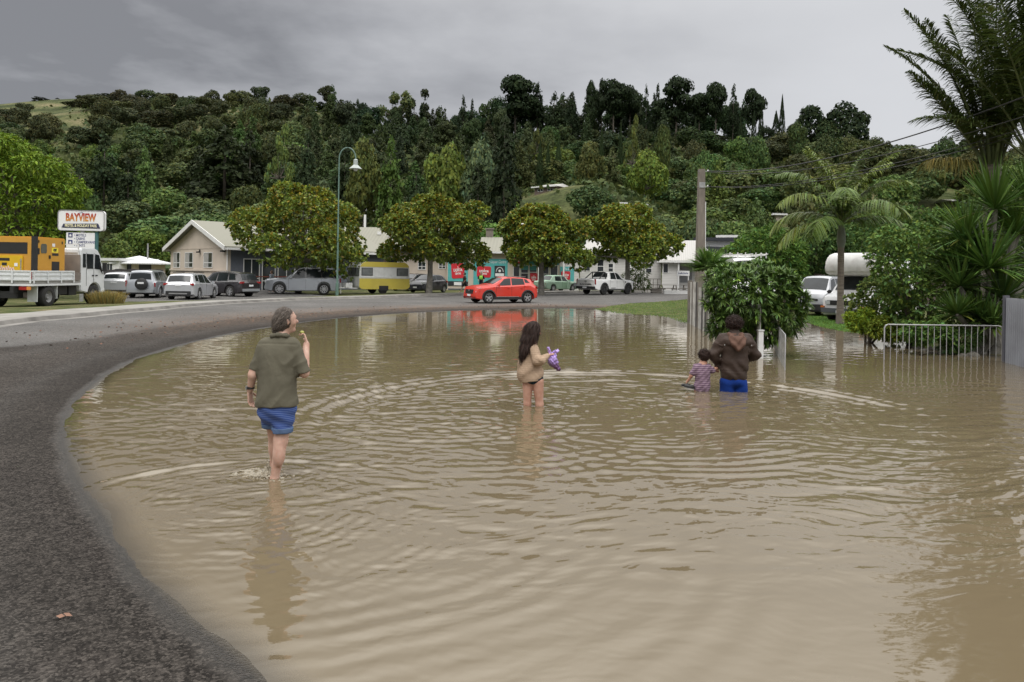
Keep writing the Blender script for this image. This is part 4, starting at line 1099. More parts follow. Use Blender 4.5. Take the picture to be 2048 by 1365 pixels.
tall_palm(2085, 330, 20.0, 32, [(180, 1.25, 5.4, .5, 0), (170, 1.42, 6.2, .3, 0), (200, 1.35, 5.8, .45, 0), (150, 1.1, 5.0, .8, 0), (215, 1.1, 5.0, .8, 0), (240, 1.3, 5.4, .5, 0), (190, 1.0, 4.6, .7, 0), (120, 1.35, 5.6, .4, 0), (90, 1.2, 5.2, .6, 0), (270, 1.2, 5.2, .6, 0), (300, 1.4, 5.6, .3, 0),
 (30, 1.2, 5, .6, 0), (0, 1.4, 5.8, .3, 0), (180, .7, 3.6, 1.0, 0), (160, 1.5, 6.4, .15, 0), (205, 1.5, 6.5, .1, 0), (250, 1.48, 6.0, .2, 0)],
 'dark tall palm half cut off by the right edge, thickest with fronds')
tall_palm(2330, 120, 19.0, 33, [(a, 1.1 + .3 * math.sin(a), 5.0, .8, 0) for a in range(0, 360, 24)], 'tall palm beyond the right edge of the photograph')
# yuccas
def sword_head(r, c, rad, n=130, col=(1.2, 1.6, .8), wid=.055, up=.45):
 d = rnd_unit(r, n * 2); d = d[(d[:, 2] > -.55)][:n]; d = unit(d + [0, 0, up])
 L_ = rad * r.uniform(.75, 1.1, len(d)) * (1 - .12 * (d[:, 2] < 0))
 V, Q, m_ = blades(np.tile(np.asarray(c, float), (len(d), 1)) + d * .06, d, L_, wid, .22 * (1.1 - d[:, 2]), r, seg=4, prof=(.55, 1, .95, .65, .03), roll=.3)
 cc = tints(r, len(d), .65, 1.35, .08) * np.array(col); low = (d[:, 2] < .05) & (r.random(len(d)) < .4); cc[low] = np.array([1.9, 1.5, .8])
 return V, Q, np.repeat(cc, m_, 0)
def yucca():
 D = 19.0; b = on(1985, 0, D); b.z = -.1; r = R0(41)
 e = empty('yucca', b, 0, 'large spiky yucca with several sword leaved heads beside the corrugated fence', 'yucca')
 heads = [(1990, 420, 1.28, 0), (1935, 478, 1.10, .3), (2030, 470, 1.1, .4), (1978, 540, 1.25, -.3), (2060, 400, 1.1, .6), (1920, 575, .85, -.2), (2005, 600, 1.05, -.4), (1960, 640, .75, -.5), (2075, 530, .9, .5), (1915, 630, .62, -.5), (1945, 520, .95, .2), (1985, 655, .7, -.7), (1900, 530, .7, .3)]
 mb = MB()
 for i, (hx, hy, rad, dy) in enumerate(heads):
  p = W(hx, hy, D + dy) - b
  V, Q, C = sword_head(r, p, rad * 1.12, 150 if i < 5 else 120, col=(1.55, 2.0, 1.2) if i < 5 else (1.1, 1.4, .9))
  h = link('leaf_head', blade_mesh('leaf_head', [(V, Q, C)]), LEAFG, e)
  mb.tube([(r.normal(-.1, .12), r.normal(0, .1), 0), (p.x * .4, p.y * .5, p.z * .5), tuple(p)], [.085, .075, .06], 8)
 mb.tube([(-.15, 0, -.2), (-.18, 0, .25), (-.35, -.1, .7), (-.45, 0, 1.1)], [.2, .15, .11, .09], 10)
 mb.tube([(.1, -.1, -.2), (.2, -.1, .3), (.05, 0, 1.2)], [.22, .16, .12], 10)
 mb.build('trunk', BARKG, e, smooth=True)
yucca()
# rosette leaved bush hanging over the picket fence
def rosette_bush():
 D = 17.6; b = on(1490, 0, D); b.z = 0; r = R0(51)
 e = empty('oleander_bush', b, 0, 'dense dark green bush of long pointed leaves hanging over the picket fence', 'bush')
 lb = []
 for (x, y, rr) in ((1480, 592, 56), (1446, 592, 38), (1545, 590, 45), (1450, 565, 28), (1512, 560, 32), (1560, 566, 24), (1450, 635, 30), (1500, 630, 46), (1560, 630, 40), (1588, 605, 18), (1530, 655, 30), (1470, 660, 24), (1440, 655, 20), (1470, 548, 12), (1572, 575, 18)):
  p = W(x, y, D); s = rr / F * D; lb.append((p.x - b.x, r.normal(0, .25), p.z, s, s * 1.1, s))
 P, Nn, k = blob_points(r, lb, 1150, rmin=.7, rmax=1.12, under=.9); nl = 15
 Pn = np.repeat(P, nl, 0); ax = np.repeat(unit(Nn + [0, 0, .35] + .3 * rnd_unit(r, len(P))), nl, 0)
 Dn = unit(ax * .75 + 1.0 * unit(np.cross(ax, rnd_unit(r, len(ax)))) + .15 * rnd_unit(r, len(ax)))
 L_ = r.uniform(.13, .24, len(Pn)); V, Q, m_ = blades(Pn, Dn, L_, .036, .14, r, seg=3, prof=(.4, 1, .85, .05), roll=.25)
 c = tints(r, len(Pn), .6, 1.5, .08) * np.repeat(r.uniform(.75, 1.3, len(P)), nl)[:, None]
 newg = np.repeat(r.random(len(P)) < .10, nl); c[newg] *= [1.6, 1.6, 1.1]
 link('crown', blade_mesh('crown', [(V, Q, np.repeat(c, m_, 0))]), LEAFG, e).color = (1.75, 2.1, 1.5, 1)
 mb = MB()
 for L in lb: mb.tube([(.05 + r.normal(0, .1), r.normal(0, .1), -.1), (L[0] * .4, L[1] * .4, L[2] * .5), L[:3]], [.05, .035, .012], 5)
 mb.build('stems', BARK, e, smooth=True)
rosette_bush()
def fan_palm():
 D = 25.0; b = on(1428, 0, D); r = R0(61); hub = W(1428, 545, D); hz = hub.z - b.z
 e = empty('fan_palm', b, 0, 'small fan palm behind the left end of the picket fence', 'palm')
 for i in range(26):
  az = i * 2.4; el = r.uniform(-.3, 1.2); sl_ = .38; st = np.array([math.cos(az) * math.cos(el), math.sin(az) * math.cos(el), math.sin(el)])
  c = np.array([0, 0, hz]) + st * sl_; n = 30; sd = unit(np.cross(st, [0, 0, 1.0])); up = np.cross(sd, st)
  a = np.linspace(-1.9, 1.9, n)[:, None]; d = st * np.cos(a) + sd * np.sin(a) + up * .15
  V, Q, m_ = blades(np.tile(c, (n, 1)), d, r.uniform(.62, .82, n), .045, .25, r, seg=3, prof=(.5, 1, .7, .05), roll=.1)
  f = link('frond', blade_mesh('frond', [(V, Q, np.repeat(tints(r, n, .8, 1.3, .06) * [1.3, 1.8, .9], m_, 0))]), LEAF, e)
  MB().tube([(0, 0, hz), tuple(c)], .012, 4).build('leaf_stalk', PALMSTEM, f)
 MB().tube([(0, 0, -.2), (0, 0, hz)], [.11, .09], 8).build('trunk', PALMTR, e, smooth=True)
fan_palm()
# shrubs of the garden on the right
def shrub(name, px, D, blobs, n, size, color, label, seed, asp=.6, hue=.12, nrand=.8, stem=True, cat='shrub', mat=LEAF, nl=3, group=None):
 b = on(px, 0, D); r = R0(seed); e = empty(name, b, 0, label, cat, group); lb = []
 for (x, y, rr) in blobs:
  p = W(x, y, D); s = rr / F * D
  lb.append((p.x - b.x, r.normal(0, s * .3), p.z - b.z, s, s * 1.1, s * .9))
  for q in range(3):
   a = rnd_unit(r, 1)[0] * s * .8; lb.append((p.x - b.x + a[0], a[1], p.z - b.z + a[2] * .8, s * .5, s * .5, s * .45))
 P, Nn, k = blob_points(r, lb, n, rmin=.65, rmax=1.1, under=.7)
 Pn = np.repeat(P, nl, 0); Dn = unit(np.repeat(Nn * .7, nl, 0) + .9 * rnd_unit(r, len(Pn)) + [0, 0, .15])
 L_ = size * r.uniform(.7, 1.3, len(Pn)); V, Q, m_ = blades(Pn, Dn, L_, L_ * asp, .25, r, seg=2, prof=(.35, 1, .12), roll=.8)
 c = tints(r, len(Pn), .65, 1.4, hue) * np.repeat(r.uniform(.8, 1.2, len(P)), nl)[:, None]
 link('crown', blade_mesh('crown', [(V, Q, np.repeat(c, m_, 0))]), mat, e).color = (*color, 1)
 if stem:
  mb = MB()
  for L in lb[::4]: mb.tube([(r.normal(0, .06), r.normal(0, .06), -.1), (L[0] * .4, L[1] * .4, L[2] * .5), L[:3]], [.045, .03, .01], 5)
  mb.build('stems', BARK, e, smooth=True)
 return e
shrub('pittosporum_shrub', 1850, 20.0, [(1850, 520, 62), (1800, 505, 44), (1770, 480, 30), (1885, 555, 50), (1860, 600, 56), (1815, 570, 48), (1780, 545, 36), (1890, 500, 38), (1830, 640, 46), (1885, 640, 42), (1760, 510, 24), (1840, 475, 32)], 4200, .10, (1.6, 2.0, 1.15),
  'tall rounded light green shrub between the king palm and the yucca', 71)
shrub('bushy_shrub', 1745, 21.5, [(1755, 590, 40), (1720, 610, 26), (1790, 615, 40), (1740, 630, 34), (1800, 650, 36), (1772, 560, 26)], 2200, .09, (1.5, 1.6, .95), 'loose darker shrub at the foot of the king palm', 72)
shrub('variegated_shrub', 1715, 20.8, [(1712, 645, 18), (1728, 632, 16), (1700, 636, 12), (1732, 652, 14)], 700, .09, (2.6, 2.8, .7), 'yellow leaved potted shrub left of its neighbour by the lawn edge', 73, asp=.4, stem=False)
shrub('variegated_shrub', 1765, 20.3, [(1762, 650, 18), (1775, 664, 16), (1752, 662, 14), (1790, 668, 16)], 700, .09, (2.4, 2.4, .8), 'yellow green shrub at the left end of the low railing', 74, asp=.4, stem=False)
shrub('garden_shrub', 1840, 18.5, [(1840, 668, 24), (1870, 660, 22), (1820, 660, 18), (1895, 672, 18)], 700, .09, (1.1, 1.5, .8), 'low green shrub behind the middle of the low railing', 75, stem=False)
shrub('garden_shrub', 1915, 18.6, [(1915, 680, 24), (1935, 672, 20), (1900, 690, 16)], 600, .14, (.8, 1.1, .7), 'dark strappy plant at the foot of the yucca', 76, asp=.14, stem=False)
shrub('feathery_tree', 1535, 44.0, [(1520, 500, 46), (1560, 520, 44), (1500, 525, 36), (1545, 480, 32), (1580, 545, 36), (1475, 510, 26), (1590, 500, 22)], 2600, .26, (1.2, 1.7, .75), 'light green spreading tree behind the pointed leaf bush', 77, asp=.35, cat='tree')
shrub('dark_leafed_tree', 1628, 46.0, [(1620, 490, 42), (1650, 520, 42), (1605, 530, 34), (1660, 480, 34), (1640, 455, 28), (1680, 510, 30)], 2400, .26, (.75, 1.0, .65), 'darker tree above the silver van', 78, asp=.5, cat='tree')
shrub('dark_leafed_tree', 1720, 50.0, [(1730, 470, 50), (1780, 480, 50), (1840, 470, 60), (1900, 480, 60), (1700, 500, 40)], 3000, .28, (.95, 1.25, .7), 'leafy green tree line above the campervan roof', 79, asp=.5, cat='tree')
shrub('house_side_shrub', 1268, 66.0, [(1262, 560, 20), (1275, 548, 18), (1285, 568, 14), (1255, 575, 14)], 500, .3, (.75, .9, .5), 'dark bush at the foot of the magnolia before the white house', 80, asp=.2)
shrub('roadside_shrub', 2005, 26.0, [(2000, 560, 60), (2060, 540, 70), (1940, 600, 40), (2040, 620, 60)], 2200, .18, (.6, .75, .5), 'dark leafy hedge filling the gap behind the yucca', 81)
# tussock beside the parked cars
def tussock():
 r = R0(85); b = on(222, 0, 33.5); e = tag(None or link('tussock_grass', None), None) if False else None
 n = 1500; a = r.uniform(0, 6.28, n); rr = r.uniform(0, .32, n)
 P = np.stack([np.cos(a) * rr * 1.5, np.sin(a) * rr, np.zeros(n)], 1)
 d = unit(np.stack([np.cos(a) * .55 * r.random(n), np.sin(a) * .55 * r.random(n), np.ones(n)], 1))
 V, Q, m_ = blades(P, d, r.uniform(.3, .62, n), .014, .35, r, seg=3, roll=1)
 c = tints(r, n, .7, 1.3, .1) * [3.6, 2.3, 1.9]
 o = link('tussock_grass', blade_mesh('tussock_grass', [(V, Q, np.repeat(c, m_, 0))]), LEAF); o.location = b; o.scale = (1.5, 1.5, 1.75)
 tag(o, 'russet tussock clump on the verge between the truck and the parked cars', 'tussock')
tussock()
# grass blades on the lawns close enough to read
def lawn_blades(name, poly, n, h, col, label, seed):
 r = R0(seed); P = np.array(poly); lo, hi = P.min(0), P.max(0); x = r.uniform(lo[0], hi[0], n * 3); y = r.uniform(lo[1], hi[1], n * 3)
 k = (sdf_poly(x, y, P) < 0) & (sdf_poly(x, y) > -.15); x, y = x[k][:n], y[k][:n]
 B = np.stack([x, y, zground(x, y)], 1); d = unit(rnd_unit(r, len(x)) * .7 + [0, 0, 1])
 V, Q, m_ = blades(B, d, h * r.uniform(.5, 1.3, len(x)), h * .25, .3, r, seg=2, prof=(1, .8, .05), roll=1)
 o = link(name, blade_mesh(name, [(V, Q, np.repeat(tints(r, len(x), .7, 1.4, .12) * np.array(col), m_, 0))]), LEAF)
 tag(o, label, 'grass', kind='stuff')
lawn_blades('lawn_grass', LAWN_A, 26000, .07, (1.6, 1.9, 1.2), 'short mown grass of the tongue beside the fence', 86)
LAWN_B = np.array([tuple(G(*p)[:2]) for p in [(1590, 634), (1680, 630), (1760, 640), (1800, 690), (1700, 672), (1640, 658)]])
lawn_blades('lawn_grass', LAWN_B, 14000, .08, (1.5, 2.2, 1.1), 'bright lawn edge by the potted shrubs and vans', 87)
VB = np.concatenate([kerb_off(1.9)[40:70], kerb_off(6.0)[40:70][::-1]])
# ------------------------------------------------------------------ buildings
BEIGE = M('beige_plaster', (0.55, 0.475, 0.40), rough=.9, var=.07, scale=.8, bump=.15, dirt=.2, dirtcol=(.33, .28, .23))
GREYW = M('grey_cladding', (0.105, 0.115, 0.14), rough=.8, var=.1)
ROOFG = stripes('green_grey_roofing', (0.225, 0.22, 0.18), (0.245, 0.24, 0.195), 3.0, 'X', .5, rough=.85, bump=.3)
ROOFL = stripes('light_roofing', (0.38, 0.37, 0.35), (0.42, 0.41, 0.39), 5.0, 'X', .5, rough=.7, bump=.4)
ROOFW = stripes('white_iron_roofing', (0.62, 0.63, 0.64), (0.70, 0.71, 0.72), 5.0, 'X', .5, rough=.5, bump=.3)
WBOARD = stripes('white_weatherboard', (0.66, 0.65, 0.63), (0.40, 0.39, 0.38), 6.5, 'Z', .14, rough=.7, bump=.5)
TEAL = M('teal_hoarding', (0.10, 0.42, 0.42), rough=.5, var=.08)
TEALD = M('teal_fascia', (0.055, 0.23, 0.22), rough=.6, var=.1)
REDS = M('red_sign', (0.62, 0.035, 0.05), rough=.4, var=.06)
NAVY = M('dark_sign_board', (0.025, 0.028, 0.035), rough=.5, var=.1)
FENCEW = stripes('weathered_paling', (0.085, 0.08, 0.075), (0.03, 0.028, 0.026), 7.0, 'X', .12, rough=.95, bump=.5)
BROWNF = stripes('brown_paling', (0.12, 0.095, 0.08), (0.04, 0.03, 0.026), 7.0, 'X', .12, rough=.95, bump=.5)
WOODG = M('weathered_wood', (0.17, 0.155, 0.135), rough=.95, var=.3, scale=3, bump=.5)
GALV = M('galvanised_steel', (0.40, 0.40, 0.40), rough=.45, metal=.6, var=.2, scale=6)
CONCP = M('concrete_pole', (0.19, 0.165, 0.14), rough=.9, var=.25, scale=2.5, aniso=(2, 2, .5), bump=.4)
GREENP = M('green_lamp_paint', (0.12, 0.20, 0.165), rough=.45, var=.15)
CURT = M('curtain', (0.35, 0.34, 0.32), rough=.95, var=.3, scale=6, aniso=(5, 5, .3))
INK = M('blue_ink', (0.03, 0.04, 0.16), rough=.5)
WHITES = M('sign_white', (0.80, 0.80, 0.80), rough=.45, var=.03)
class Facade:
 def __init__(s, name, pxA, dA, pxB, dB, label, cat='building', z=None, group=None):
  A = on(pxA, 540, dA); B = on(pxB, 540, dB)
  if z is not None: A.z = z; B.z = z
  else: A.z = B.z = min(A.z, B.z) - .05
  s.A = A; d = Vector((B.x - A.x, B.y - A.y)); s.L = d.length; s.ang = math.atan2(d.y, d.x); s.d = d.normalized()
  s.root = empty(name, A, s.ang, label, cat, group)
 def loc(s, px, py):
  a, b = ab(px, py); u = a / F
  # X = u*Y on the line A + t d
  t = (u * s.A.y - s.A.x) / (s.d.x - u * s.d.y)
  Y = s.A.y + t * s.d.y
  return t, HC - b / F * Y - s.A.z
 def rect(s, x0, y0, x1, y1):
  xm, ym = (x0 + x1) / 2, (y0 + y1) / 2
  return s.loc(x0, ym)[0], s.loc(x1, ym)[0], s.loc(xm, y1)[1], s.loc(xm, y0)[1]
 def window(s, x0, y0, x1, y1, mull=1, trans=None, m=None, y=0.0, curtain=False, glass=None):
  a, b, z0, z1 = s.rect(x0, y0, x1, y1); return window_at(s.root, a, b, z0, z1, y, mull, trans, m, curtain, glass)
 def panel(s, name, x0, y0, x1, y1, m, y=0.0, t=.04, parent=None):
  a, b, z0, z1 = s.rect(x0, y0, x1, y1); o = MB().bx(a, b, y - t, y - .002, z0, z1).build(name, m, parent or s.root); return (a, b, z0, z1), o
def window_at(root, a, b, z0, z1, y=0.0, mull=1, trans=None, m=None, curtain=False, glass=None, name='window', ax='Y'):
 w = .06; mb = MB()
 def B(x0, x1, y0, y1, c0, c1):
  if ax == 'Y': mb.bx(x0, x1, y0, y1, c0, c1)
  else: mb.bx(-y1, -y0, x0, x1, c0, c1)
 B(a, b, y - .05, y - .003, z0, z0 + w); B(a, b, y - .05, y - .003, z1 - w, z1)
 B(a, a + w, y - .047, y - .003, z0 + w, z1 - w); B(b - w, b, y - .047, y - .003, z0 + w, z1 - w)
 for k in range(mull):
  x = a + (b - a) * (k + 1) / (mull + 1); B(x - w / 2, x + w / 2, y - .044, y - .003, z0 + w, z1 - w)
 if trans: z = z0 + (z1 - z0) * trans; B(a + w, b - w, y - .041, y - .003, z - w / 2, z + w / 2)
 o = mb.build(name, m or WHITE, root)
 g = MB()
 if ax == 'Y': g.bx(a + .02, b - .02, y - .022, y - .004, z0 + .02, z1 - .02)
 else: g.bx(-y + .004, -y + .022, a + .02, b - .02, z0 + .02, z1 - .02)
 g.build('pane', glass or GLASSW, o)
 if curtain:
  c = MB(); c.bx(a + .08, a + (b - a) * .42, y - .028, y - .0225, z0 + .08, z1 - .08) if ax == 'Y' else None
  if c.v: c.build('curtain', CURT, o)
 return o
# 1. beige office with its gable to the street
f = Facade('office_building', 341, 68.6, 455, 60.0, 'beige gabled office with grey entrance wall and olive roof', z=-.05)
Lg = f.L; ze = f.loc(455, 494)[1]; za = f.loc(391, 447)[1]; dp = 15.0
MB().prism([(0, -.3), (Lg, -.3), (Lg, ze), (Lg / 2, za), (0, ze)], 0.0, .25).build('gable_wall', BEIGE, f.root)
MB().bx(Lg - .25, Lg, .25, dp, -.3, ze).build('entrance_wall', GREYW, f.root)
MB().bx(0, .25, .25, dp, -.3, ze).bx(.25, Lg - .25, dp - .25, dp, -.3, ze).build('rear_wall', BEIGE, f.root)
sl_ = (za - ze) / (Lg / 2); o_ = .55
for sg in (-1, 1):
 e0 = Lg / 2 + sg * (Lg / 2 + o_)
 MB().add([(Lg / 2, -.5, za + .10), (e0, -.5, ze - sl_ * o_ + .10), (e0, dp + .4, ze - sl_ * o_ + .10), (Lg / 2, dp + .4, za + .10),
    (Lg / 2, -.5, za + .22), (e0, -.5, ze - sl_ * o_ + .22), (e0, dp + .4, ze - sl_ * o_ + .22), (Lg / 2, dp + .4, za + .22)],
    [(0, 1, 2, 3), (4, 5, 6, 7), (0, 1, 5, 4), (1, 2, 6, 5), (2, 3, 7, 6), (0, 3, 7, 4)]).build('roof', ROOFG, f.root)
 MB().add([(Lg / 2, -.56, za - .12), (e0, -.56, ze - sl_ * o_ - .12), (e0, -.503, ze - sl_ * o_ - .12), (Lg / 2, -.503, za - .12),
    (Lg / 2, -.56, za + .25), (e0, -.56, ze - sl_ * o_ + .25), (e0, -.503, ze - sl_ * o_ + .25), (Lg / 2, -.503, za + .25)],
    [(0, 1, 2, 3), (4, 5, 6, 7), (0, 1, 5, 4), (1, 2, 6, 5), (2, 3, 7, 6), (0, 3, 7, 4)]).build('bargeboard', WHITE, f.root)
 MB().bx(e0 - .05, e0 + .09, -.45, dp, ze - sl_ * o_ - .06, ze - sl_ * o_ + .12).build('gutter', WHITE, f.root)
z_s = f.loc(400, 497)[1]; MB().bx(0.05, Lg - .05, -.03, -.002, z_s - .05, z_s + .05).build('string_course', BEIGE, f.root)
z_s = f.loc(400, 540)[1]; MB().bx(-.02, Lg + .02, -.10, -.002, z_s - .10, z_s + .04).build('sill_band', BEIGE, f.root)
for (x0, x1) in ((347.5, 360.5), (370.5, 386.5), (408, 425.5)): f.window(x0, 505, x1, 536, 1, .33, curtain=True)
MB().bx(Lg - .14, Lg + .03, -.03, -.0, -.2, ze).build('corner_trim', WHITE, f.root)
MB().box((Lg * .55, -.16, z_s + 1.5), (.25, .3, .12)).box((Lg * .55, -.05, z_s + 1.62), (.08, .1, .2)).build('flood_light', BLACK, f.root)
MB().box((Lg - .5, -.2, ze - .35), (.35, .3, .14)).build('flood_light', BLACK, f.root)
for (a, b, mu, m_) in ((1.3, 2.7, 1, None), (2.9, 4.1, 0, None), (4.3, 5.9, 1, None), (6.1, 8.3, 1, None)):
 window_at(f.root, a, b, .35 if a != 2.9 else .05, 2.75, -Lg, mu, .33, None, ax='X')
MB().bx(Lg + .003, Lg + .05, 1.2, 8.5, 1.25, 1.33).build('red_rail', M('red_brown_paint', (.2, .05, .035)), f.root)
f2 = f
# 2. long beige motel wing
f = Facade('motel_wing', 563, 72.0, 893, 71.0, 'long beige motel wing behind the first two magnolias', z=.0)
ze = f.loc(720, 500)[1]; zr = ze + 2.3; L = f.L
MB().bx(0, L, 0, .25, -.3, ze).build('wall', BEIGE, f.root)
MB().bx(0, .25, .25, 9, -.3, ze).bx(L - .25, L, .25, 9, -.3, ze).bx(.25, L - .25, 8.75, 9, -.3, ze).build('rear_wall', BEIGE, f.root)
MB().add([(-.4, -.6, ze - .05), (L + .3, -.6, ze - .05), (L + .3, 4.6, zr), (-.4, 4.6, zr), (-.4, -.6, ze + .08), (L + .3, -.6, ze + .08), (L + .3, 4.6, zr + .13), (-.4, 4.6, zr + .13)],
   [(0, 1, 2, 3), (4, 5, 6, 7), (0, 1, 5, 4), (1, 2, 6, 5), (2, 3, 7, 6), (0, 3, 7, 4)]).build('roof', ROOFG, f.root)
MB().add([(-.4, 9.6, ze - .05), (L + .3, 9.6, ze - .05), (L + .3, 4.63, zr), (-.4, 4.63, zr), (-.4, 9.6, ze + .08), (L + .3, 9.6, ze + .08), (L + .3, 4.63, zr + .13), (-.4, 4.63, zr + .13)],
   [(0, 1, 2, 3), (4, 5, 6, 7), (0, 1, 5, 4), (1, 2, 6, 5), (2, 3, 7, 6), (0, 3, 7, 4)]).build('roof', ROOFG, f.root)
MB().bx(-.4, L + .3, -.72, -.603, ze - .08, ze + .1).build('gutter', WHITE, f.root)
for w in ((582, 507, 600, 538, 0), (668, 516, 702, 540, 1), (776, 515, 796, 536, 0), (877, 525, 892, 538, 1), (836, 524, 852, 540, 1)): f.window(*w[:4], mull=w[4], trans=.4)
f.panel('door', 610, 530, 626, 574, M('dark_blue_paint', (.03, .045, .09)), t=.05)
f.panel('downpipe', 739, 503, 741, 575, WHITE, t=.08)
f.panel('brown_wall_panel', 722, 506, 737, 575, M('brown_plaster', (.34, .25, .19), rough=.9), t=.03)
f.panel('plinth', 566, 572, 890, 578, M('dark_plinth', (.09, .10, .12), rough=.9), t=.05)
MB().lathe([(0, .42), (.16, .40), (.16, .1), (.1, .0)], (L * .62, 2.2, ze + 1.3), 10).build('roof_vent', WHITE, f.root, smooth=True)
MB().lathe([(0, .42), (.22, .40), (.22, .1), (.1, .0)], (L * .55, 2.8, ze + 1.5), 10).build('roof_vent', WHITE, f.root, smooth=True)
# 3. liquor shop
f = Facade('liquor_shop', 893, 70.4, 1119, 70.0, 'liquor shop with teal hoardings, red square signs and a grey pitched roof', z=.2)
ze = f.loc(980, 507)[1]; L = f.L
MB().bx(.02, L, 0, .25, -.3, ze).build('wall', BEIGE, f.root)
MB().bx(0, .25, .25, 9, -.3, ze).bx(L - .25, L, .25, 9, -.3, ze).bx(.25, L - .25, 8.75, 9, -.3, ze).build('rear_wall', BEIGE, f.root)
xs = f.loc(955, 500)[0]
for (a, b, zr_) in ((-.1, xs * 1.0, ze + 1.2), (xs, L + .4, ze + 1.6)):
 MB().add([(a, -.5, ze), (b - .02, -.5, ze), (b - .02, 4.5, zr_), (a, 4.5, zr_), (a, -.5, ze + .12), (b - .02, -.5, ze + .12), (b - .02, 4.5, zr_ + .12), (a, 4.5, zr_ + .12)],
    [(0, 1, 2, 3), (4, 5, 6, 7), (0, 1, 5, 4), (1, 2, 6, 5), (2, 3, 7, 6), (0, 3, 7, 4)]).build('roof', ROOFG, f.root)
MB().bx(-.1, L + .4, -.60, -.503, ze - .02, ze + .14).build('gutter', WHITE, f.root)
cx_ = f.loc(972, 480)[0]
o = MB().bx(cx_ - .35, cx_ + .35, 4.6, 5.2, ze, ze + 2.5).bx(cx_ - .45, cx_ + .45, 4.5, 5.3, ze + 2.503, ze + 2.62).build('chimney', CONCP, f.root)
def liquor_sign(x0, y0, x1, y1, y=-.045, tilt=0.0, dark=False, words=('LIQUOR', 'CENTRE')):
 a, b, z0, z1 = f.rect(x0, y0, x1, y1); w, h = b - a, z1 - z0
 mb = MB(); n = 5; rr = .12 * w; pts = []
 for (cx, cz, a0) in ((w / 2 - rr, h / 2 - rr, 0), (-w / 2 + rr, h / 2 - rr, 90), (-w / 2 + rr, -h / 2 + rr, 180), (w / 2 - rr, -h / 2 + rr, 270)):
  for k in range(n + 1): t = math.radians(a0 + 90 * k / n); pts.append((cx + rr * math.cos(t), cz + rr * math.sin(t)))
 mb.prism(pts, -.025, 0); o = mb.build('sign_panel', REDS, f.root); o.location = ((a + b) / 2, y, (z0 + z1) / 2); o.rotation_euler = (0, -tilt, 0)
 sz = h * .26
 text(words[0], 'lettering', sz, WHITES, o, (0, -.028, h * .04), (math.pi / 2, 0, 0), width=w * .68, bold=.012)
 text(words[1], 'lettering', sz * .7, WHITES, o, (0, -.028, -h * .2), (math.pi / 2, 0, 0), width=w * .46, bold=.008)
 q = MB(); q.tube([(w * .0, -.03, h * .02), (w * .03, -.03, h * .2), (w * .0, -.03, h * .3)], [.02, .03, .012], 5).build('bottle_mark', WHITES, o)
 return o
def crest(x0, y0, x1, y1, y=-.045):
 (a, b, z0, z1), o = f.panel('dark_panel', x0, y0, x1, y1, NAVY, y=y, t=.03); w, h = b - a, z1 - z0; cx = (a + b) / 2
 m = MB(); m.bx(a + w * .08, b - w * .08, y - .036, y - .031, z0 + h * .08, z0 + h * .34)
 for k in range(9):
  t0, t1 = math.pi * k / 9, math.pi * (k + 1) / 9
  m.bar((cx + w * .34 * math.cos(t0), y - .034, z0 + h * .46 + h * .40 * math.sin(t0)), (cx + w * .34 * math.cos(t1), y - .034, z0 + h * .46 + h * .40 * math.sin(t1)), .006, h * .05)
 m.lathe([(0, -.004), (w * .13, -.004), (w * .13, 0), (0, 0)], (cx, y - .031, z0 + h * .55), 8, axis='Y'); m.build('crest', WHITES, o)
 return o
f.panel('hoarding', 896, 518, 936, 563, TEAL); f.panel('base_panel', 896, 563.3, 936, 572, NAVY, t=.045)
crest_o = MB().bx(*f.rect(908, 564.5, 923, 571)[:2], -.06, -.046, *f.rect(908, 564.5, 923, 571)[2:]).build('pale_emblem', WHITES, f.root)
liquor_sign(903, 527, 929, 557, tilt=math.radians(4))
f.panel('hoarding', 947, 518, 1015, 578, TEAL)
liquor_sign(954, 533, 982, 555, tilt=math.radians(-2)); crest(989, 532, 1010, 555)
a, b, z0, z1 = f.rect(960, 521, 1012, 527); text('The Best Liquor Centre', 'lettering', .42, WHITES, f.root, ((a + b) / 2, -.045, (z0 + z1) / 2), (math.pi / 2, 0, 0), width=b - a, shear=.2)
f.panel('shop_fascia', 1026, 511, 1118, 530, TEALD, t=.06)
liquor_sign(1027.5, 512.5, 1043, 527.5, y=-.063)
a, b, z0, z1 = f.rect(1046, 515, 1062, 524); text('The B', 'lettering', .45, M('faded_white', (.35, .5, .5)), f.root, ((a + b) / 2, -.063, (z0 + z1) / 2), (math.pi / 2, 0, 0), width=b - a, shear=.2)
for (x0, y0, x1, y1, mu, tr) in ((1026, 531, 1039.5, 566, 0, None), (1041, 531, 1057, 566, 0, .55), (1058.5, 531, 1074, 566, 0, .6), (1083, 531, 1098, 566, 0, .5), (1100, 531, 1116, 566, 0, .3)): f.window(x0, y0, x1, y1, mu, tr)
f.panel('window_vinyl', 1042, 532, 1056.5, 540, TEALD, y=-.05, t=.02); f.panel('window_vinyl', 1059.5, 532, 1073, 541, TEALD, y=-.05, t=.02)
liquor_sign(1060, 547, 1075, 566, y=-.052)
f.panel('plinth', 896, 579, 1117, 583, M('dark_plinth', (.09, .10, .12), rough=.9), t=.03)
a = f.loc(1078, 540)[0]; b = f.loc(1126, 540)[0]
MB().tube([(a, -2.0, -.3), (a, -2.0, ze + .1)], .09, 8).build('verandah_post', WHITE, f.root); MB().tube([(b, -2.0, -.3), (b, -2.0, ze + .1)], .07, 8).build('verandah_post', WHITE, f.root)
MB().bx(f.loc(1024, 510)[0], L + .6, -2.2, -.62, ze - .05, ze + .06).build('verandah_roof', ROOFL, f.root)
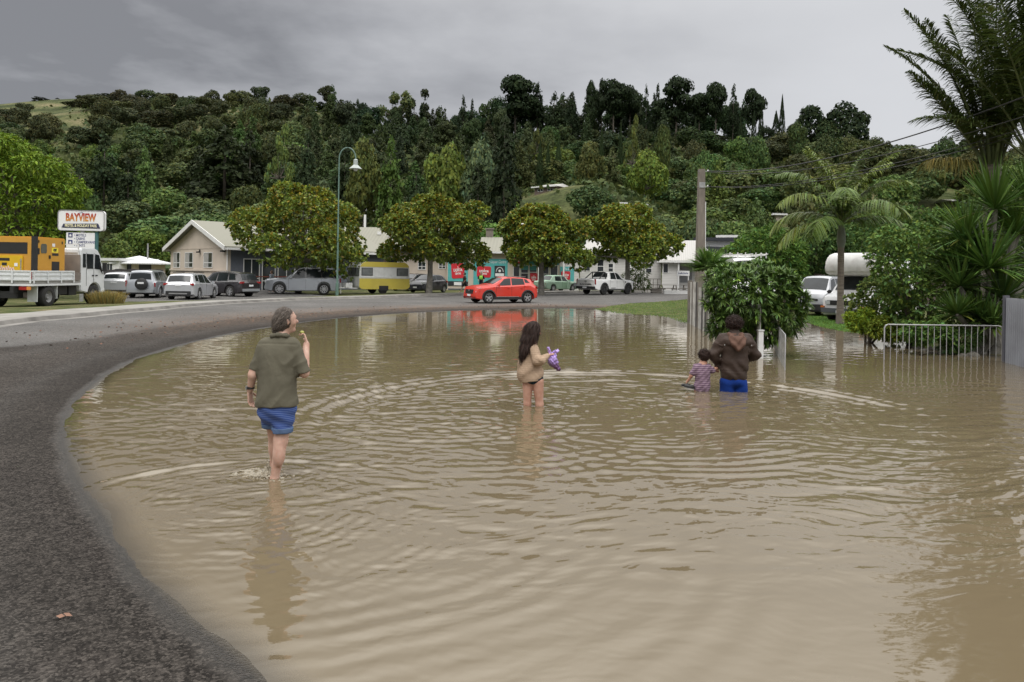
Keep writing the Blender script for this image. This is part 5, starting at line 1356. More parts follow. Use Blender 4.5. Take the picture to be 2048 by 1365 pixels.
# side panel beyond the corner
f3 = Facade('shop_annex', 1119.5, 71.0, 1158, 71.4, 'low annex with a teal panel and red square sign between liquor shop and white house', z=.25)
L = f3.L; ze3 = f3.loc(1140, 515)[1]
MB().bx(0, L, .0, 5, -.3, ze3).build('wall', WBOARD, f3.root); MB().bx(-.1, L + .2, -.4, 5.2, ze3 + .003, ze3 + .15).build('roof', ROOFL, f3.root)
f3.panel('hoarding', 1120, 534, 1148, 565, TEAL); _f = f; f = f3; liquor_sign(1122, 543, 1140, 560);
a, b, z0, z1 = f.rect(1127, 536, 1144, 541); text('The Best', 'lettering', .35, WHITES, f.root, ((a + b) / 2, -.045, (z0 + z1) / 2), (math.pi / 2, 0, 0), width=b - a, shear=.2)
# 4. white weatherboard house
f = Facade('weatherboard_house', 1160, 74.0, 1322, 73.0, 'white weatherboard house with light grey roof behind the white pickup', z=.25)
L = f.L; ze = f.loc(1240, 508)[1]
MB().bx(0, L, 0, 8, -.35, ze).build('wall', WBOARD, f.root)
for sg, (y0, y1) in enumerate(((-.5, 4.2), (8.5, 4.23))):
 MB().add([(-.4, y0, ze - .05), (L + .4, y0, ze - .05), (L - 2.6, y1, ze + 2.6), (2.4, y1, ze + 2.6), (-.4, y0, ze + .1), (L + .4, y0, ze + .1), (L - 2.6, y1, ze + 2.75), (2.4, y1, ze + 2.75)],
    [(0, 1, 2, 3), (4, 5, 6, 7), (0, 1, 5, 4), (1, 2, 6, 5), (2, 3, 7, 6), (0, 3, 7, 4)]).build('roof', ROOFL, f.root)
for sg, (x0, x1) in enumerate(((-.4, 2.37), (L + .4, L - 2.57))):
 MB().add([(x0, -.5, ze - .05), (x0, 8.5, ze - .05), (x1, 4.215, ze + 2.6), (x0, -.5, ze + .1), (x0, 8.5, ze + .1), (x1, 4.215, ze + 2.75)], [(0, 1, 2), (3, 4, 5), (0, 1, 4, 3), (1, 2, 5, 4), (2, 0, 3, 5)]).build('roof', ROOFL, f.root)
MB().bx(-.45, L + .45, -.6, -.503, ze - .1, ze + .08).build('gutter', WHITE, f.root)
for w in ((1169, 520, 1181, 543, 0, .5), (1194, 518, 1208, 548, 0, .5), (1216, 527, 1227, 546, 0, .5), (1253, 528, 1263, 556, 0, .5), (1291, 527, 1304, 547, 0, .5)): f.window(*w[:4], mull=w[4], trans=w[5])
cx_ = f.loc(1176, 465)[0]; MB().bx(cx_ - .3, cx_ + .3, 3.9, 4.5, ze + 1.0, ze + 3.2).build('chimney', WHITE, f.root)
# deck rail
mb = MB(); z0 = .55
for i in range(12): x = L * .42 + i * (L * .58) / 11; mb.bx(x - .03, x + .03, -1.75, -1.69, .35, 1.25)
mb.bx(L * .42, L, -1.76, -1.68, 1.253, 1.31); mb.bx(L * .42, L, -1.74, -1.70, .7, .74); mb.build('deck_rail', WOODG, f.root)
MB().bx(L * .40, L + .1, -1.8, -.01, .2, .35).build('deck', WOODG, f.root)
for x in (L * .42, L * .62, L * .8): MB().bx(x - .05, x + .05, -1.80, -1.70, .35, ze).build('verandah_post', WHITE, f.root)
# 5. cottage with porch to the right
f = Facade('cottage', 1324, 70.0, 1432, 69.0, 'low white cottage with pale hipped roof left of the concrete power pole', z=.35)
L = f.L; ze = f.loc(1370, 524)[1]
MB().bx(0, L * .30, 0, 7, -.35, ze).bx(L * .30, L, 1.3, 7, -.35, ze).build('wall', WBOARD, f.root)
for sg, (y0, y1) in enumerate(((-.5, 3.6), (7.5, 3.63))):
 MB().add([(-.4, y0, ze - .03), (L + .4, y0, ze - .03), (L - 1.6, y1, ze + 2.0), (1.4, y1, ze + 2.0), (-.4, y0, ze + .12), (L + .4, y0, ze + .12), (L - 1.6, y1, ze + 2.15), (1.4, y1, ze + 2.15)],
    [(0, 1, 2, 3), (4, 5, 6, 7), (0, 1, 5, 4), (1, 2, 6, 5), (2, 3, 7, 6), (0, 3, 7, 4)]).build('roof', ROOFL, f.root)
for (x0, x1) in ((-.4, 1.37), (L + .4, L - 1.57)):
 MB().add([(x0, -.5, ze - .03), (x0, 7.5, ze - .03), (x1, 3.615, ze + 2.0), (x0, -.5, ze + .12), (x0, 7.5, ze + .12), (x1, 3.615, ze + 2.15)], [(0, 1, 2), (3, 4, 5), (0, 1, 4, 3), (1, 2, 5, 4), (2, 0, 3, 5)]).build('roof', ROOFL, f.root)
MB().bx(-.45, L + .45, -.6, -.503, ze - .1, ze + .1).build('gutter', WHITE, f.root)
f.window(1326, 527, 1337, 547, 0, None)
f.panel('door', 1348, 526, 1359, 566, M('dark_door', (.03, .028, .03)), y=1.3); f.panel('grey_wall_panel', 1360.5, 526, 1385, 566, M('grey_panel', (.25, .25, .26)), y=1.3)
for x in (L * .31, L * .98): MB().bx(x - .06, x + .06, -.42, -.3, -.2, ze - .04).build('verandah_post', WHITE, f.root)
# 6. modern white building with stacked dark roofs
f = Facade('modern_house', 1390, 86.0, 1486, 84.0, 'modern white house with stacked dark flat roofs behind the power pole', z=.4)
L = f.L
z1 = f.loc(1430, 482)[1]; z2 = f.loc(1430, 500)[1]
MB().bx(0, L * .78, 1, 8, z2 - .2, z1).build('upper_wall', WHITE, f.root); MB().bx(-.3, L * .86, .4, 8.6, z1 + .003, z1 + .4).build('upper_roof', NAVY, f.root)
MB().bx(L * .38, L * .88, 2, 5, z1 + .405, z1 + .75).build('solar_panel', WHITE, f.root)
MB().bx(0, L, 0, 9, -.3, z2 - .21).build('wall', WHITE, f.root)
MB().add([(L * .2, -1.5, z2 + .1), (L * 1.15, -1.5, z2 - 1.6), (L * 1.15, 4, z2 - 1.6), (L * .2, 4, z2 + .1), (L * .2, -1.5, z2 + .35), (L * 1.15, -1.5, z2 + .15), (L * 1.15, 4, z2 + .15), (L * .2, 4, z2 + .35)],
   [(0, 1, 2, 3), (4, 5, 6, 7), (0, 1, 5, 4), (1, 2, 6, 5), (2, 3, 7, 6), (0, 3, 7, 4)]).build('canopy', NAVY, f.root)
f.window(1440, 505, 1470, 528, 2, None)
# 7. hexagonal-roofed cabin on the left
def cabin():
 c = on(287, 0, 74); c.z -= .05; e = empty('round_cabin', c, .3, 'low beige cabin with white faceted roof behind the grey paling fence', 'building')
 zt = W(287, 512, 74).z - c.z; zw = W(287, 529, 74).z - c.z; R = 2.75
 mb = MB()
 pts = [(R * math.cos(k * math.pi / 4), R * math.sin(k * math.pi / 4)) for k in range(8)]
 mb.prism([(x * .86, y * .86) for x, y in pts], -.3, zw, axis='Z'); mb.build('wall', BEIGE, e)
 m = MB(); vs = [(x * 1.15, y * 1.15, zw + .0) for x, y in pts] + [(x * 1.15, y * 1.15, zw + .12) for x, y in pts] + [(0, 0, zt)]
 m.add(vs, [tuple(range(8))[::-1]] + [(i, (i + 1) % 8, 8 + (i + 1) % 8, 8 + i) for i in range(8)] + [(8 + i, 8 + (i + 1) % 8, 16) for i in range(8)]); m.build('roof', ROOFW, e)
 for k in (5, 6):
  a = (k + .5) * math.pi / 4 - .0; r_ = R * .86 * math.cos(math.pi / 8) + .02
  MB().box((r_ * math.cos(a), r_ * math.sin(a), 1.7), (.05, 1.1, .8), rz=a).build('window', GLASSW, e)
 MB().tube([(.9, -1.0, zw), (.9, -1.0, zt + 1.2)], .07, 6).build('flue', GALV, e)
cabin()
f = Facade('white_cabin', 203, 72, 238, 71, 'small white cabin just right of the motel sign', z=.1)
z1 = f.loc(220, 522)[1]
MB().bx(0, f.L, 0, 4, -.3, z1).build('wall', WHITE, f.root); MB().bx(-.2, f.L + .2, -.3, 4.3, z1 + .003, z1 + .25).build('roof', ROOFW, f.root); f.window(214, 527, 226, 545, 1, None)
# houses up the hill
def hill_house(px0, px1, D, ye, yr, yb, wm, rm_, label, wins=(), rot=0.0, name='hill_house', gable=False):
 pm = (px0 + px1) / 2; best = None
 for dd_ in np.arange(86, 175, 1.0):          # stand the house where the slope passes its base row
  q = on(pm, 0, dd_); row = AY + .016 * (pm - AX) - (q.z - HC) / dd_ * F
  if abs(row - yb) < (best[0] if best else 1e9): best = (abs(row - yb), dd_)
 print(name, px0, 'D', best); D = best[1]
 a = W(px0, yb, D); b = W(px1, yb, D + rot); e = empty(name, (a.x, a.y, a.z), math.atan2(b.y - a.y, b.x - a.x), label, 'house')
 L = math.hypot(b.x - a.x, b.y - a.y); ze = (yb - ye) / F * D; zr = (yb - yr) / F * D; dp = max(5, L * .6)
 MB().bx(0, L, 0, dp, -1.2, ze).build('wall', wm, e)
 o = .4; mb = MB()
 mb.add([(-o, -o, ze), (L + o, -o, ze), (L + o - (0 if gable else L * .15), dp / 2, zr), (-o + (0 if gable else L * .15), dp / 2, zr), (-o, dp + o, ze), (L + o, dp + o, ze)], [(0, 1, 2, 3), (4, 5, 2, 3), (0, 3, 4), (1, 2, 5), (0, 1, 5, 4)])
 mb.build('roof', rm_, e); MB().bx(-o - .05, L + o + .05, -o - .12, -o - .003, ze - .08, ze + .14).build('fascia', WHITE, e)
 for (u0, u1, v0, v1) in wins: window_at(e, L * u0, L * u1, ze * v0, ze * v1, 0, 1)
 return e
hill_house(700, 775, 100, 421, 413, 434, WHITE, ROOFW, 'long low white house on the slope right of the street lamp', [(.45, .62, .2, .75), (.75, .92, .2, .75)], rot=3)
hill_house(1069, 1113, 128, 376, 368, 386, M('brown_weatherboard', (.16, .12, .1)), ROOFL, 'small pale roofed house on top of the pasture knoll', [(.15, .4, .15, .7), (.6, .85, .15, .7)], rot=-3)
hill_house(1217, 1249, 112, 407, 403, 416, M('pale_shed', (.5, .52, .52)), ROOFW, 'pale shed in the bushes above the fourth magnolia', [], gable=True)
hill_house(1552, 1606, 104, 430, 424, 442, BEIGE, ROOFW, 'house roof half hidden by the fronds of the king palm', [(.2, .4, .2, .8)])
hill_house(1640, 1676, 106, 432, 427, 440, BEIGE, ROOFW, 'small roof behind the crown of the king palm', [])
hill_house(1905, 1945, 88, 402, 396, 432, M('dark_red_wall', (.10, .05, .045)), ROOFG, 'dark shed with pale door on the dry grass slope left of the yucca', [(.4, .75, .05, .75)], gable=True)
# fences
def paling_fence(pts, h, m, label, name='paling_fence'):
 P = [on(px, 0, D) for px, D in pts]; e = empty(name, P[0], 0, label, 'fence')
 for i in range(len(P) - 1):
  a, b = P[i] - P[0], P[i + 1] - P[0]; d = (b - a); L = math.hypot(d.x, d.y); ang = math.atan2(d.y, d.x)
  n = max(1, int(L / 2.4))
  mb = MB(); nb = int(L / .155)
  for k in range(nb): mb.bx(k * .155, k * .155 + .147, -.012, .012, .03, h + .02 * math.sin(k * 7.1))
  o = mb.build('palings', m, e); o.location = a; o.rotation_euler = (0, 0, ang)
  mb = MB()
  for k in range(n + 1): mb.bx(k * L / n - .05, k * L / n + .05, .015, .115, -.3, h - .05)
  o = mb.build('posts', WOODG, e); o.location = a; o.rotation_euler = (0, 0, ang)
 return e
PAL1 = M('grey_paling', (0.075, 0.07, 0.068), rough=.95, var=.3, scale=3, bump=.5); PAL2 = M('brown_paling_board', (0.13, 0.10, 0.085), rough=.95, var=.3, scale=3, bump=.5)
paling_fence([(196, 52), (238, 56), (335, 60)], 1.62, PAL1, 'dark grey paling fence between the truck and the beige office')
paling_fence([(1560, 48), (1655, 45)], 2.0, PAL2, 'brown paling fence left of the silver van')
paling_fence([(1655, 52), (1900, 50)], 1.6, PAL2, 'brown paling fence behind the campervan')
# picket fence with alternate white and grey boards standing in the flood
PICK = M('weathered_white_paint', (.50, .49, .46), rough=.8, var=.2, scale=4, dirt=.7, dirtcol=(.2, .19, .17))
def picket_fence():
 A = G(1379, 648); B = G(1517, 716); e = empty('picket_fence', (A.x, A.y, 0), 0, 'tall picket fence of white and grey boards standing in the flood water', 'fence')
 d = Vector((B.x - A.x, B.y - A.y, 0)); L = d.length; dn = d.normalized(); n = 34; ang = math.atan2(d.y, d.x)
 for k in range(n):
  p = dn * (L * k / (n - 1)); h = (1.62 if k < 7 else 1.45) + .015 * math.sin(k * 5.0) - (.0 if k < 20 else .25)
  mb = MB().box((p.x, p.y, h / 2 - .3), (.022, .105, h + .6) if k else (.13, .13, h + .7), rz=ang + math.pi / 2 + .35)
  mb.build('picket', PICK if k % 3 == 1 or k % 5 == 3 else PAL1 if k % 2 else WOODG, e)
 nrm = Vector((dn.y, -dn.x, 0)) * -.06
 for z in (.35, 1.05): MB().bar(nrm + Vector((0, 0, z)), nrm + d + Vector((0, 0, z)), .04, .08).build('rail', WOODG, e)
picket_fence()
def gate_post():
 p = G(1520, 717); e = MB().bx(-.055, .055, -.055, .055, -.6, .62).bx(-.07, .07, -.07, .07, .621, .65).build('gate_post', WHITE); e.location = (p.x, p.y, 0)
 tag(e, 'white square gate post standing in the water beside the open gate', 'post')
gate_post()
def tube_gate(pa, pb, n, h, label, m=GALV, r=.012):
 A, B = G(*pa), G(*pb); e = empty('railing_gate', (A.x, A.y, 0), 0, label, 'gate'); d = Vector((B.x - A.x, B.y - A.y, 0)); L = d.length
 dn = d.normalized()
 MB().tube([Vector((0, 0, -.4)), Vector((0, 0, h - .08)), dn * .03 + Vector((0, 0, h - .02)), dn * .09 + Vector((0, 0, h)), dn * (L - .09) + Vector((0, 0, h)), dn * (L - .03) + Vector((0, 0, h - .02)), d + Vector((0, 0, h - .08)), d + Vector((0, 0, -.4))], r * 1.25, 8).build('frame', m, e, smooth=True)
 for k in range(1, n): MB().tube([dn * (L * k / n) + Vector((0, 0, -.35)), dn * (L * k / n) + Vector((0, 0, h - .005))], r * .62, 6).build('bar', m, e)
 MB().tube([Vector((0, 0, .06)) + dn * .01, d + Vector((0, 0, .06))], r * .7, 6).build('lower_rail', m, e) if r > .02 else None
tube_gate((1768, 719), (2004, 722), 19, .80, 'long low railing of thin bars across the water in front of the garden shrubs', GALV, .013)
tube_gate((1570, 741), (1547, 697), 18, .70, 'open tubular driveway gate seen nearly end on beside the white gate post', GALV, .009)
# corrugated fence at the right edge
def corrugated():
 A = G(2009, 724); B = G(2110, 752); e = empty('corrugated_fence', (A.x, A.y, 0), math.atan2(B.y - A.y, B.x - A.x), 'grey corrugated iron fence at the right edge of the flood', 'fence')
 L = math.hypot(B.x - A.x, B.y - A.y) + 1.5; n = int(L / .019); V = []; h = 1.46
 for k in range(n + 1):
  x = .12 + k * .019; y = .03 * math.cos(2 * math.pi * x / .114); V += [(x, y - .02, -.5), (x, y - .02, h)]
 Q = [(2 * k, 2 * k + 2, 2 * k + 3, 2 * k + 1) for k in range(n)]
 link('iron_sheet', np_mesh('iron_sheet', V, Q, True), M('grey_iron', (.27, .28, .31), rough=.5, var=.15, scale=2, metal=.1), e)
 MB().bx(-.02, .10, -.05, .05, -.5, h + .05).build('post', M('grey_post', (.10, .10, .12), rough=.6), e)
 MB().bx(.12, L, .0, .05, h - .25, h - .15).build('rail', WOODG, e)
corrugated()
# low dark arch behind the railing, pots
def pot(px, py, r_, h, label):
 p = G(px, py, 0.0); o = MB().lathe([(0, -.1), (r_ * .8, -.1), (r_ * .85, 0), (r_, h * .9), (r_ * 1.08, h), (r_ * .95, h), (r_ * .9, h - .05), (0, h - .06)], (0, 0, 0), 18).build('plant_pot', BLACK, smooth=True)
 o.location = (p.x, p.y, 0); tag(o, label, 'plant pot', 'black plant pots by the garden')
pot(1733, 668, .20, .17, 'black round pot under the yellow leaved shrub by the lawn edge'); pot(1775, 676, .16, .14, 'black pot at the water edge left of the low railing'); pot(1827, 690, .22, .15, 'dark pot seen through the bars of the low railing')
p = G(1800, 655, .1); o = MB().tube([(-.75, 0, .1), (-.55, 0, .38), (-.2, 0, .58), (.2, 0, .6), (.55, 0, .38), (.75, 0, .1)], .03, 6).build('garden_arch', M('rusty_steel', (.10, .055, .04), rough=.9), smooth=True)
o.location = (p.x, p.y, .0); tag(o, 'low rusty curved hoop behind the left end of the long railing', 'garden hoop')
# rocks by the yucca
rk = random.Random(9)
for i, (px, py, s) in enumerate(((1835, 698, .13), (1850, 702, .10), (1868, 700, .15), (1888, 704, .11), (1905, 706, .13), (1925, 712, .10), (1945, 712, .16), (1860, 706, .08), (1880, 708, .08))):
 p = G(px, py); me = bpy.data.meshes.new('garden_rock'); import bmesh; bm = bmesh.new(); bmesh.ops.create_icosphere(bm, subdivisions=3, radius=s)
 for v in bm.verts: v.co *= 1 + .35 * mnoise.noise(v.co * 9 + Vector((i * 3, 0, 0))); v.co.z *= .6
 bm.to_mesh(me); bm.free(); o = link('garden_rock', me, M('rock', (.13, .12, .10), rough=.9, var=.4, scale=12, bump=.6)); o.location = (p.x, p.y, .0)
 tag(o, 'small brown rock at the water edge in front of the yucca', 'rock', 'rocks edging the garden')
# ------------------------------------------------------------------ motel sign
def motel_sign():
 D = 37.0; p = on(168, 0, D); e = empty('motel_sign', p, math.radians(6), 'tall white motel and holiday park sign with rounded top board', 'sign')
 S = D / F; cx = lambda px: (px - 168) * S; cz = lambda py: W(168, py, D).z - p.z
 w, h = 87 * S, 40 * S; rr = .14; pts = []
 for (x, z, a0) in ((w / 2 - rr, h / 2 - rr, 0), (-w / 2 + rr, h / 2 - rr, 90), (-w / 2 + rr, -h / 2 + rr, 180), (w / 2 - rr, -h / 2 + rr, 270)):
  for k in range(6): t = math.radians(a0 + 18 * k); pts.append((x + rr * math.cos(t), z + rr * math.sin(t)))
 zc_ = cz(442); X0 = cx(171.5)
 o = MB().prism(pts, -.12, .12).build('top_board', WHITES, e); o.location = (X0, 0, zc_)
 rim = MB();
 for i in range(len(pts)): a, b = pts[i], pts[(i + 1) % len(pts)]; rim.bar((a[0], -.125, a[1]), (b[0], -.125, b[1]), .03, .03)
 rim.build('edge_trim', GALV, o)
 fire = new_mat('orange_red_lettering'); m, t, b, out = fire
 co = t.nodes.new('ShaderNodeTexCoord'); sp = t.nodes.new('ShaderNodeSeparateXYZ'); t.links.new(co.outputs['Generated'], sp.inputs[0]); r = t.nodes.new('ShaderNodeValToRGB'); t.links.new(sp.outputs['Y'], r.inputs[0])
 r.color_ramp.elements[0].color = (.62, .28, .05, 1); r.color_ramp.elements[1].color = (.38, .02, .03, 1); t.links.new(r.outputs[0], b.inputs['Base Color'])
 tx = text('BAYVIEW', 'lettering', .52, m, o, (-.02, -.128, .14), (math.pi / 2, 0, 0), width=w * .66, bold=.02)
 MB().prism([(-w * .42, -h * .36), (w * .42, -h * .38), (w * .37, -h * .13), (-w * .38, -h * .17)], -.14, -.122).build('name_band', M('dark_blue_band', (.03, .035, .08)), o)
 text('MOTEL & HOLIDAY PARK', 'lettering', .2, M('cream_lettering', (.75, .7, .45)), o, (0, -.143, -h * .26), (math.pi / 2, 0, 0), width=w * .70, bold=.006)
 st = MB()
 for k in range(5): a = math.radians(40 + 25 * k); st.bar((.0 + .1 * math.cos(a), -.125, h * .27 + .1 * math.sin(a)), (.17 * math.cos(a), -.125, h * .27 + .17 * math.sin(a)), .012, .02)
 st.build('sun_rays', INK, o)
 z1, z0 = cz(466), cz(541); a, b_ = cx(143), cx(197)
 lb = MB().bx(a, b_, -.08, .02, z0, z1).build('list_board', WHITES, e); MB().bx(b_ + .002, b_ + .12, -.06, .06, z0 - .1, z1 + .05).build('board_edge', M('teal_trim', (.05, .14, .14)), e)
 MB().tube([(X0, .03, -.3), (X0, .03, cz(460))], .09, 10).build('post', GALV, e)
 for i, wd in enumerate(('MOTELS', 'CABINS', 'CAMPERVANS', 'TENTS')):
  tw = (.55, .5, .98, .5)[i]; text('• ' + wd, 'lettering', .18, INK, lb, (cx(158), -.083, cz(471.5 + i * 6.8)), (math.pi / 2, 0, 0), align='LEFT', bold=.001, width=tw)
 text('CONF', 'lettering', .14, INK, lb, (cx(178), -.083, cz(500)), (math.pi / 2, 0, 0), align='LEFT', width=.35)
 for py in (471, 485): q = MB().bx(cx(147), cx(155), -.088, -.081, cz(py + 5), cz(py - 4)).build('pictogram', INK, lb); MB().prism([(cx(149), cz(py + 3)), (cx(153), cz(py + 3)), (cx(153), cz(py)), (cx(151), cz(py - 2)), (cx(149), cz(py))], -.092, -.0885).build('pictogram_mark', WHITES, q)
motel_sign()
# ------------------------------------------------------------------ street lamp
def street_lamp():
 D = 52.0; p = on(683.5, 0, D); e = empty('street_lamp', p, 0, 'green swan neck street lamp between the first two magnolias', 'street lamp'); zt = W(690, 318, D).z - p.z; S = D / F
 MB().tube([(0, 0, -.3), (0, 0, .9), (0, 0, .92), (0, 0, zt * .55), (0, 0, zt * .56), (0, 0, zt)], [.12, .11, .07, .06, .05, .042], 10).build('pole', GREENP, e, smooth=True)
 r = 16.5 * S; arc = [(r - r * math.cos(a), 0, zt + r * 1.35 * math.sin(a)) for a in [math.pi * k / 12 for k in range(13)]]
 MB().tube([(0, 0, zt - .05)] + arc, .045, 8).build('swan_neck', GREENP, e, smooth=True)
 MB().lathe([(.0, .0), (.10, -.02), (.15, -.07), (.15, -.42), (.2, -.46), (.42, -.66), (.44, -.69), (.2, -.62), (0, -.60)], (2 * r, 0, zt), 18).build('lamp_shade', M('grey_green_enamel', (.38, .42, .40), rough=.4), e, smooth=True)
 MB().lathe([(.0, -.86), (.10, -.83), (.17, -.74), (.19, -.63), (.17, -.60)], (2 * r, 0, zt), 14).build('bulb_cover', LAMP_GLASS, e, smooth=True)
street_lamp()
# ------------------------------------------------------------------ power pole and lines
def power_pole():
 D = 38.0; p = on(1408.5, 0, D); zt = W(1409, 339, D).z - p.z; e = empty('power_pole', p, 0, 'concrete power pole with white conduit standing behind the pointed leaf bush', 'power pole'); S = D / F
 MB().add([(-.24, -.2, -.4), (.24, -.2, -.4), (.24, .2, -.4), (-.24, .2, -.4), (-.165, -.13, zt), (.165, -.13, zt), (.165, .13, zt), (-.165, .13, zt)], [(0, 1, 2, 3), (4, 5, 6, 7), (0, 1, 5, 4), (1, 2, 6, 5), (2, 3, 7, 6), (3, 0, 4, 7)]).build('pole', CONCP, e, bevel=.02)
 MB().tube([(.27, -.05, -.3), (.21, -.05, zt - 1.65)], .032, 8).build('conduit', WHITE, e)
 MB().bx(-.14, .16, -.17, -.135, zt - .95, zt - .68).build('number_plate_tin', GALV, e)
 for z in (zt - .12, zt - .9): MB().bar((-.2, -.1, z), (.32, -.1, z), .03).lathe([(0, -.05), (.045, -.05), (.05, 0), (.03, .05), (0, .06)], (.3, -.1, z + .03), 8).build('insulator_bracket', GALV, e)
 return p, zt
pp, pzt = power_pole()
def wire(a, b, sag, label, r=.014):
 a, b = Vector(a), Vector(b); pts = [a.lerp(b, t / 30) + Vector((0, 0, -4 * sag * (t / 30) * (1 - t / 30))) for t in range(31)]
 o = MB().tube(pts, r, 5).build('power_line', BLACK); tag(o, label, 'power line', 'power lines from the concrete pole')
w0 = pp + Vector((.3, -.1, pzt - .1)); w1 = pp + Vector((.3, -.1, pzt - .88))
for (q, end, sag, r_, lab) in ((w0, W(2300, 95, 15), .75, .020, 'thickest power line, highest of those leaving the concrete pole'), (w0 - Vector((0, 0, .05)), W(2300, 150, 14.5), .72, .012, 'thin power line second from the top at the palms'),
       (w1, W(2300, 178, 15.5), .62, .012, 'power line leaving the lower bracket, third from the top'), (w1 - Vector((0, .05, .02)), W(2300, 190, 16), .66, .012, 'lowest power line from the lower bracket of the concrete pole')):
 wire(q, end, sag, lab, r_)
p_ = on(737, 0, 84); o = MB().lathe([(0, 0), (.16, 0), (.13, 1)], (0, 0, 0), 8).build('white_pole', WHITE); o.location = p_; o.scale = (1, 1, W(737, 430, 84).z - p_.z); tag(o, 'thick white pole rising behind the motel wing roof', 'pole')
# ------------------------------------------------------------------ bits outside the cottage
def picnic_table(px, D, rz, label):
 p = on(px, 0, D); e = empty('picnic_table', p, rz, label, 'table')
 mb = MB(); [mb.bx(-.9, .9, -.36 + k * .15, -.23 + k * .15, .72, .76) for k in range(5)]; mb.build('table_top', WOODG, e)
 for s in (-1, 1): MB().bx(-.9, .9, s * .62, s * .88, .42, .46).build('bench', WOODG, e)
 for x in (-.65, .65):
  mb = MB(); mb.bar((x, -.75, 0), (x, -.2, .72), .05, .1).bar((x, .75, 0), (x, .2, .72), .05, .1).bx(x + .03, x + .07, -.86, .86, .34, .42); mb.build('leg_frame', WOODG, e)
picnic_table(1345, 66, .2, 'weathered picnic table beside the cottage deck')
picnic_table(1392, 66, -.1, 'second weathered picnic table, nearer the power pole')
def crate(px, D, w, h, label, m=WHITE, c='crate'):
 p = on(px, 0, D); mb = MB()
 mb.bx(-w / 2, w / 2, -.3, .3, 0, .04)
 for z in np.arange(.05, h, .13): mb.bx(-w / 2, w / 2, -.3, -.27, z, z + .1).bx(-w / 2, w / 2, .27, .3, z, z + .1).bx(-w / 2, -w / 2 + .03, -.268, .268, z, z + .1).bx(w / 2 - .03, w / 2, -.268, .268, z, z + .1)
 o = mb.build('slatted_crate', m); o.location = p; o['label'] = label; o['category'] = c
crate(1322, 65, .9, .42, 'grey slatted crate on the ground left of the picnic tables', WOODG); crate(1352, 64, 1.3, .28, 'wide low white crate in front of the first picnic table'); crate(1374, 64.6, .8, .2, 'small low white crate right of the wide one')
f = Facade('blue_text_board', 1354, 63, 1379, 63, 'small white board with blue writing on posts beside the cottage', 'sign', z=.35)
a, b, z0, z1 = f.rect(1354, 542, 1379, 552)
MB().bx(a, b, -.03, 0, z0, z1).build('board', WHITES, f.root); MB().bx(a + .05, a + .12, .002, .06, -.2, z0 + .3).bx(b - .12, b - .05, .002, .06, -.2, z0 + .3).build('posts', WHITE, f.root)
mb = MB()
for k in range(8): mb.bx(a + .12 + k * .105, a + .12 + k * .105 + (.07 if k % 3 else .05), -.036, -.031, (z0 + z1) / 2 - .07, (z0 + z1) / 2 + .07 - .03 * (k % 2))
mb.build('writing', INK, f.root)
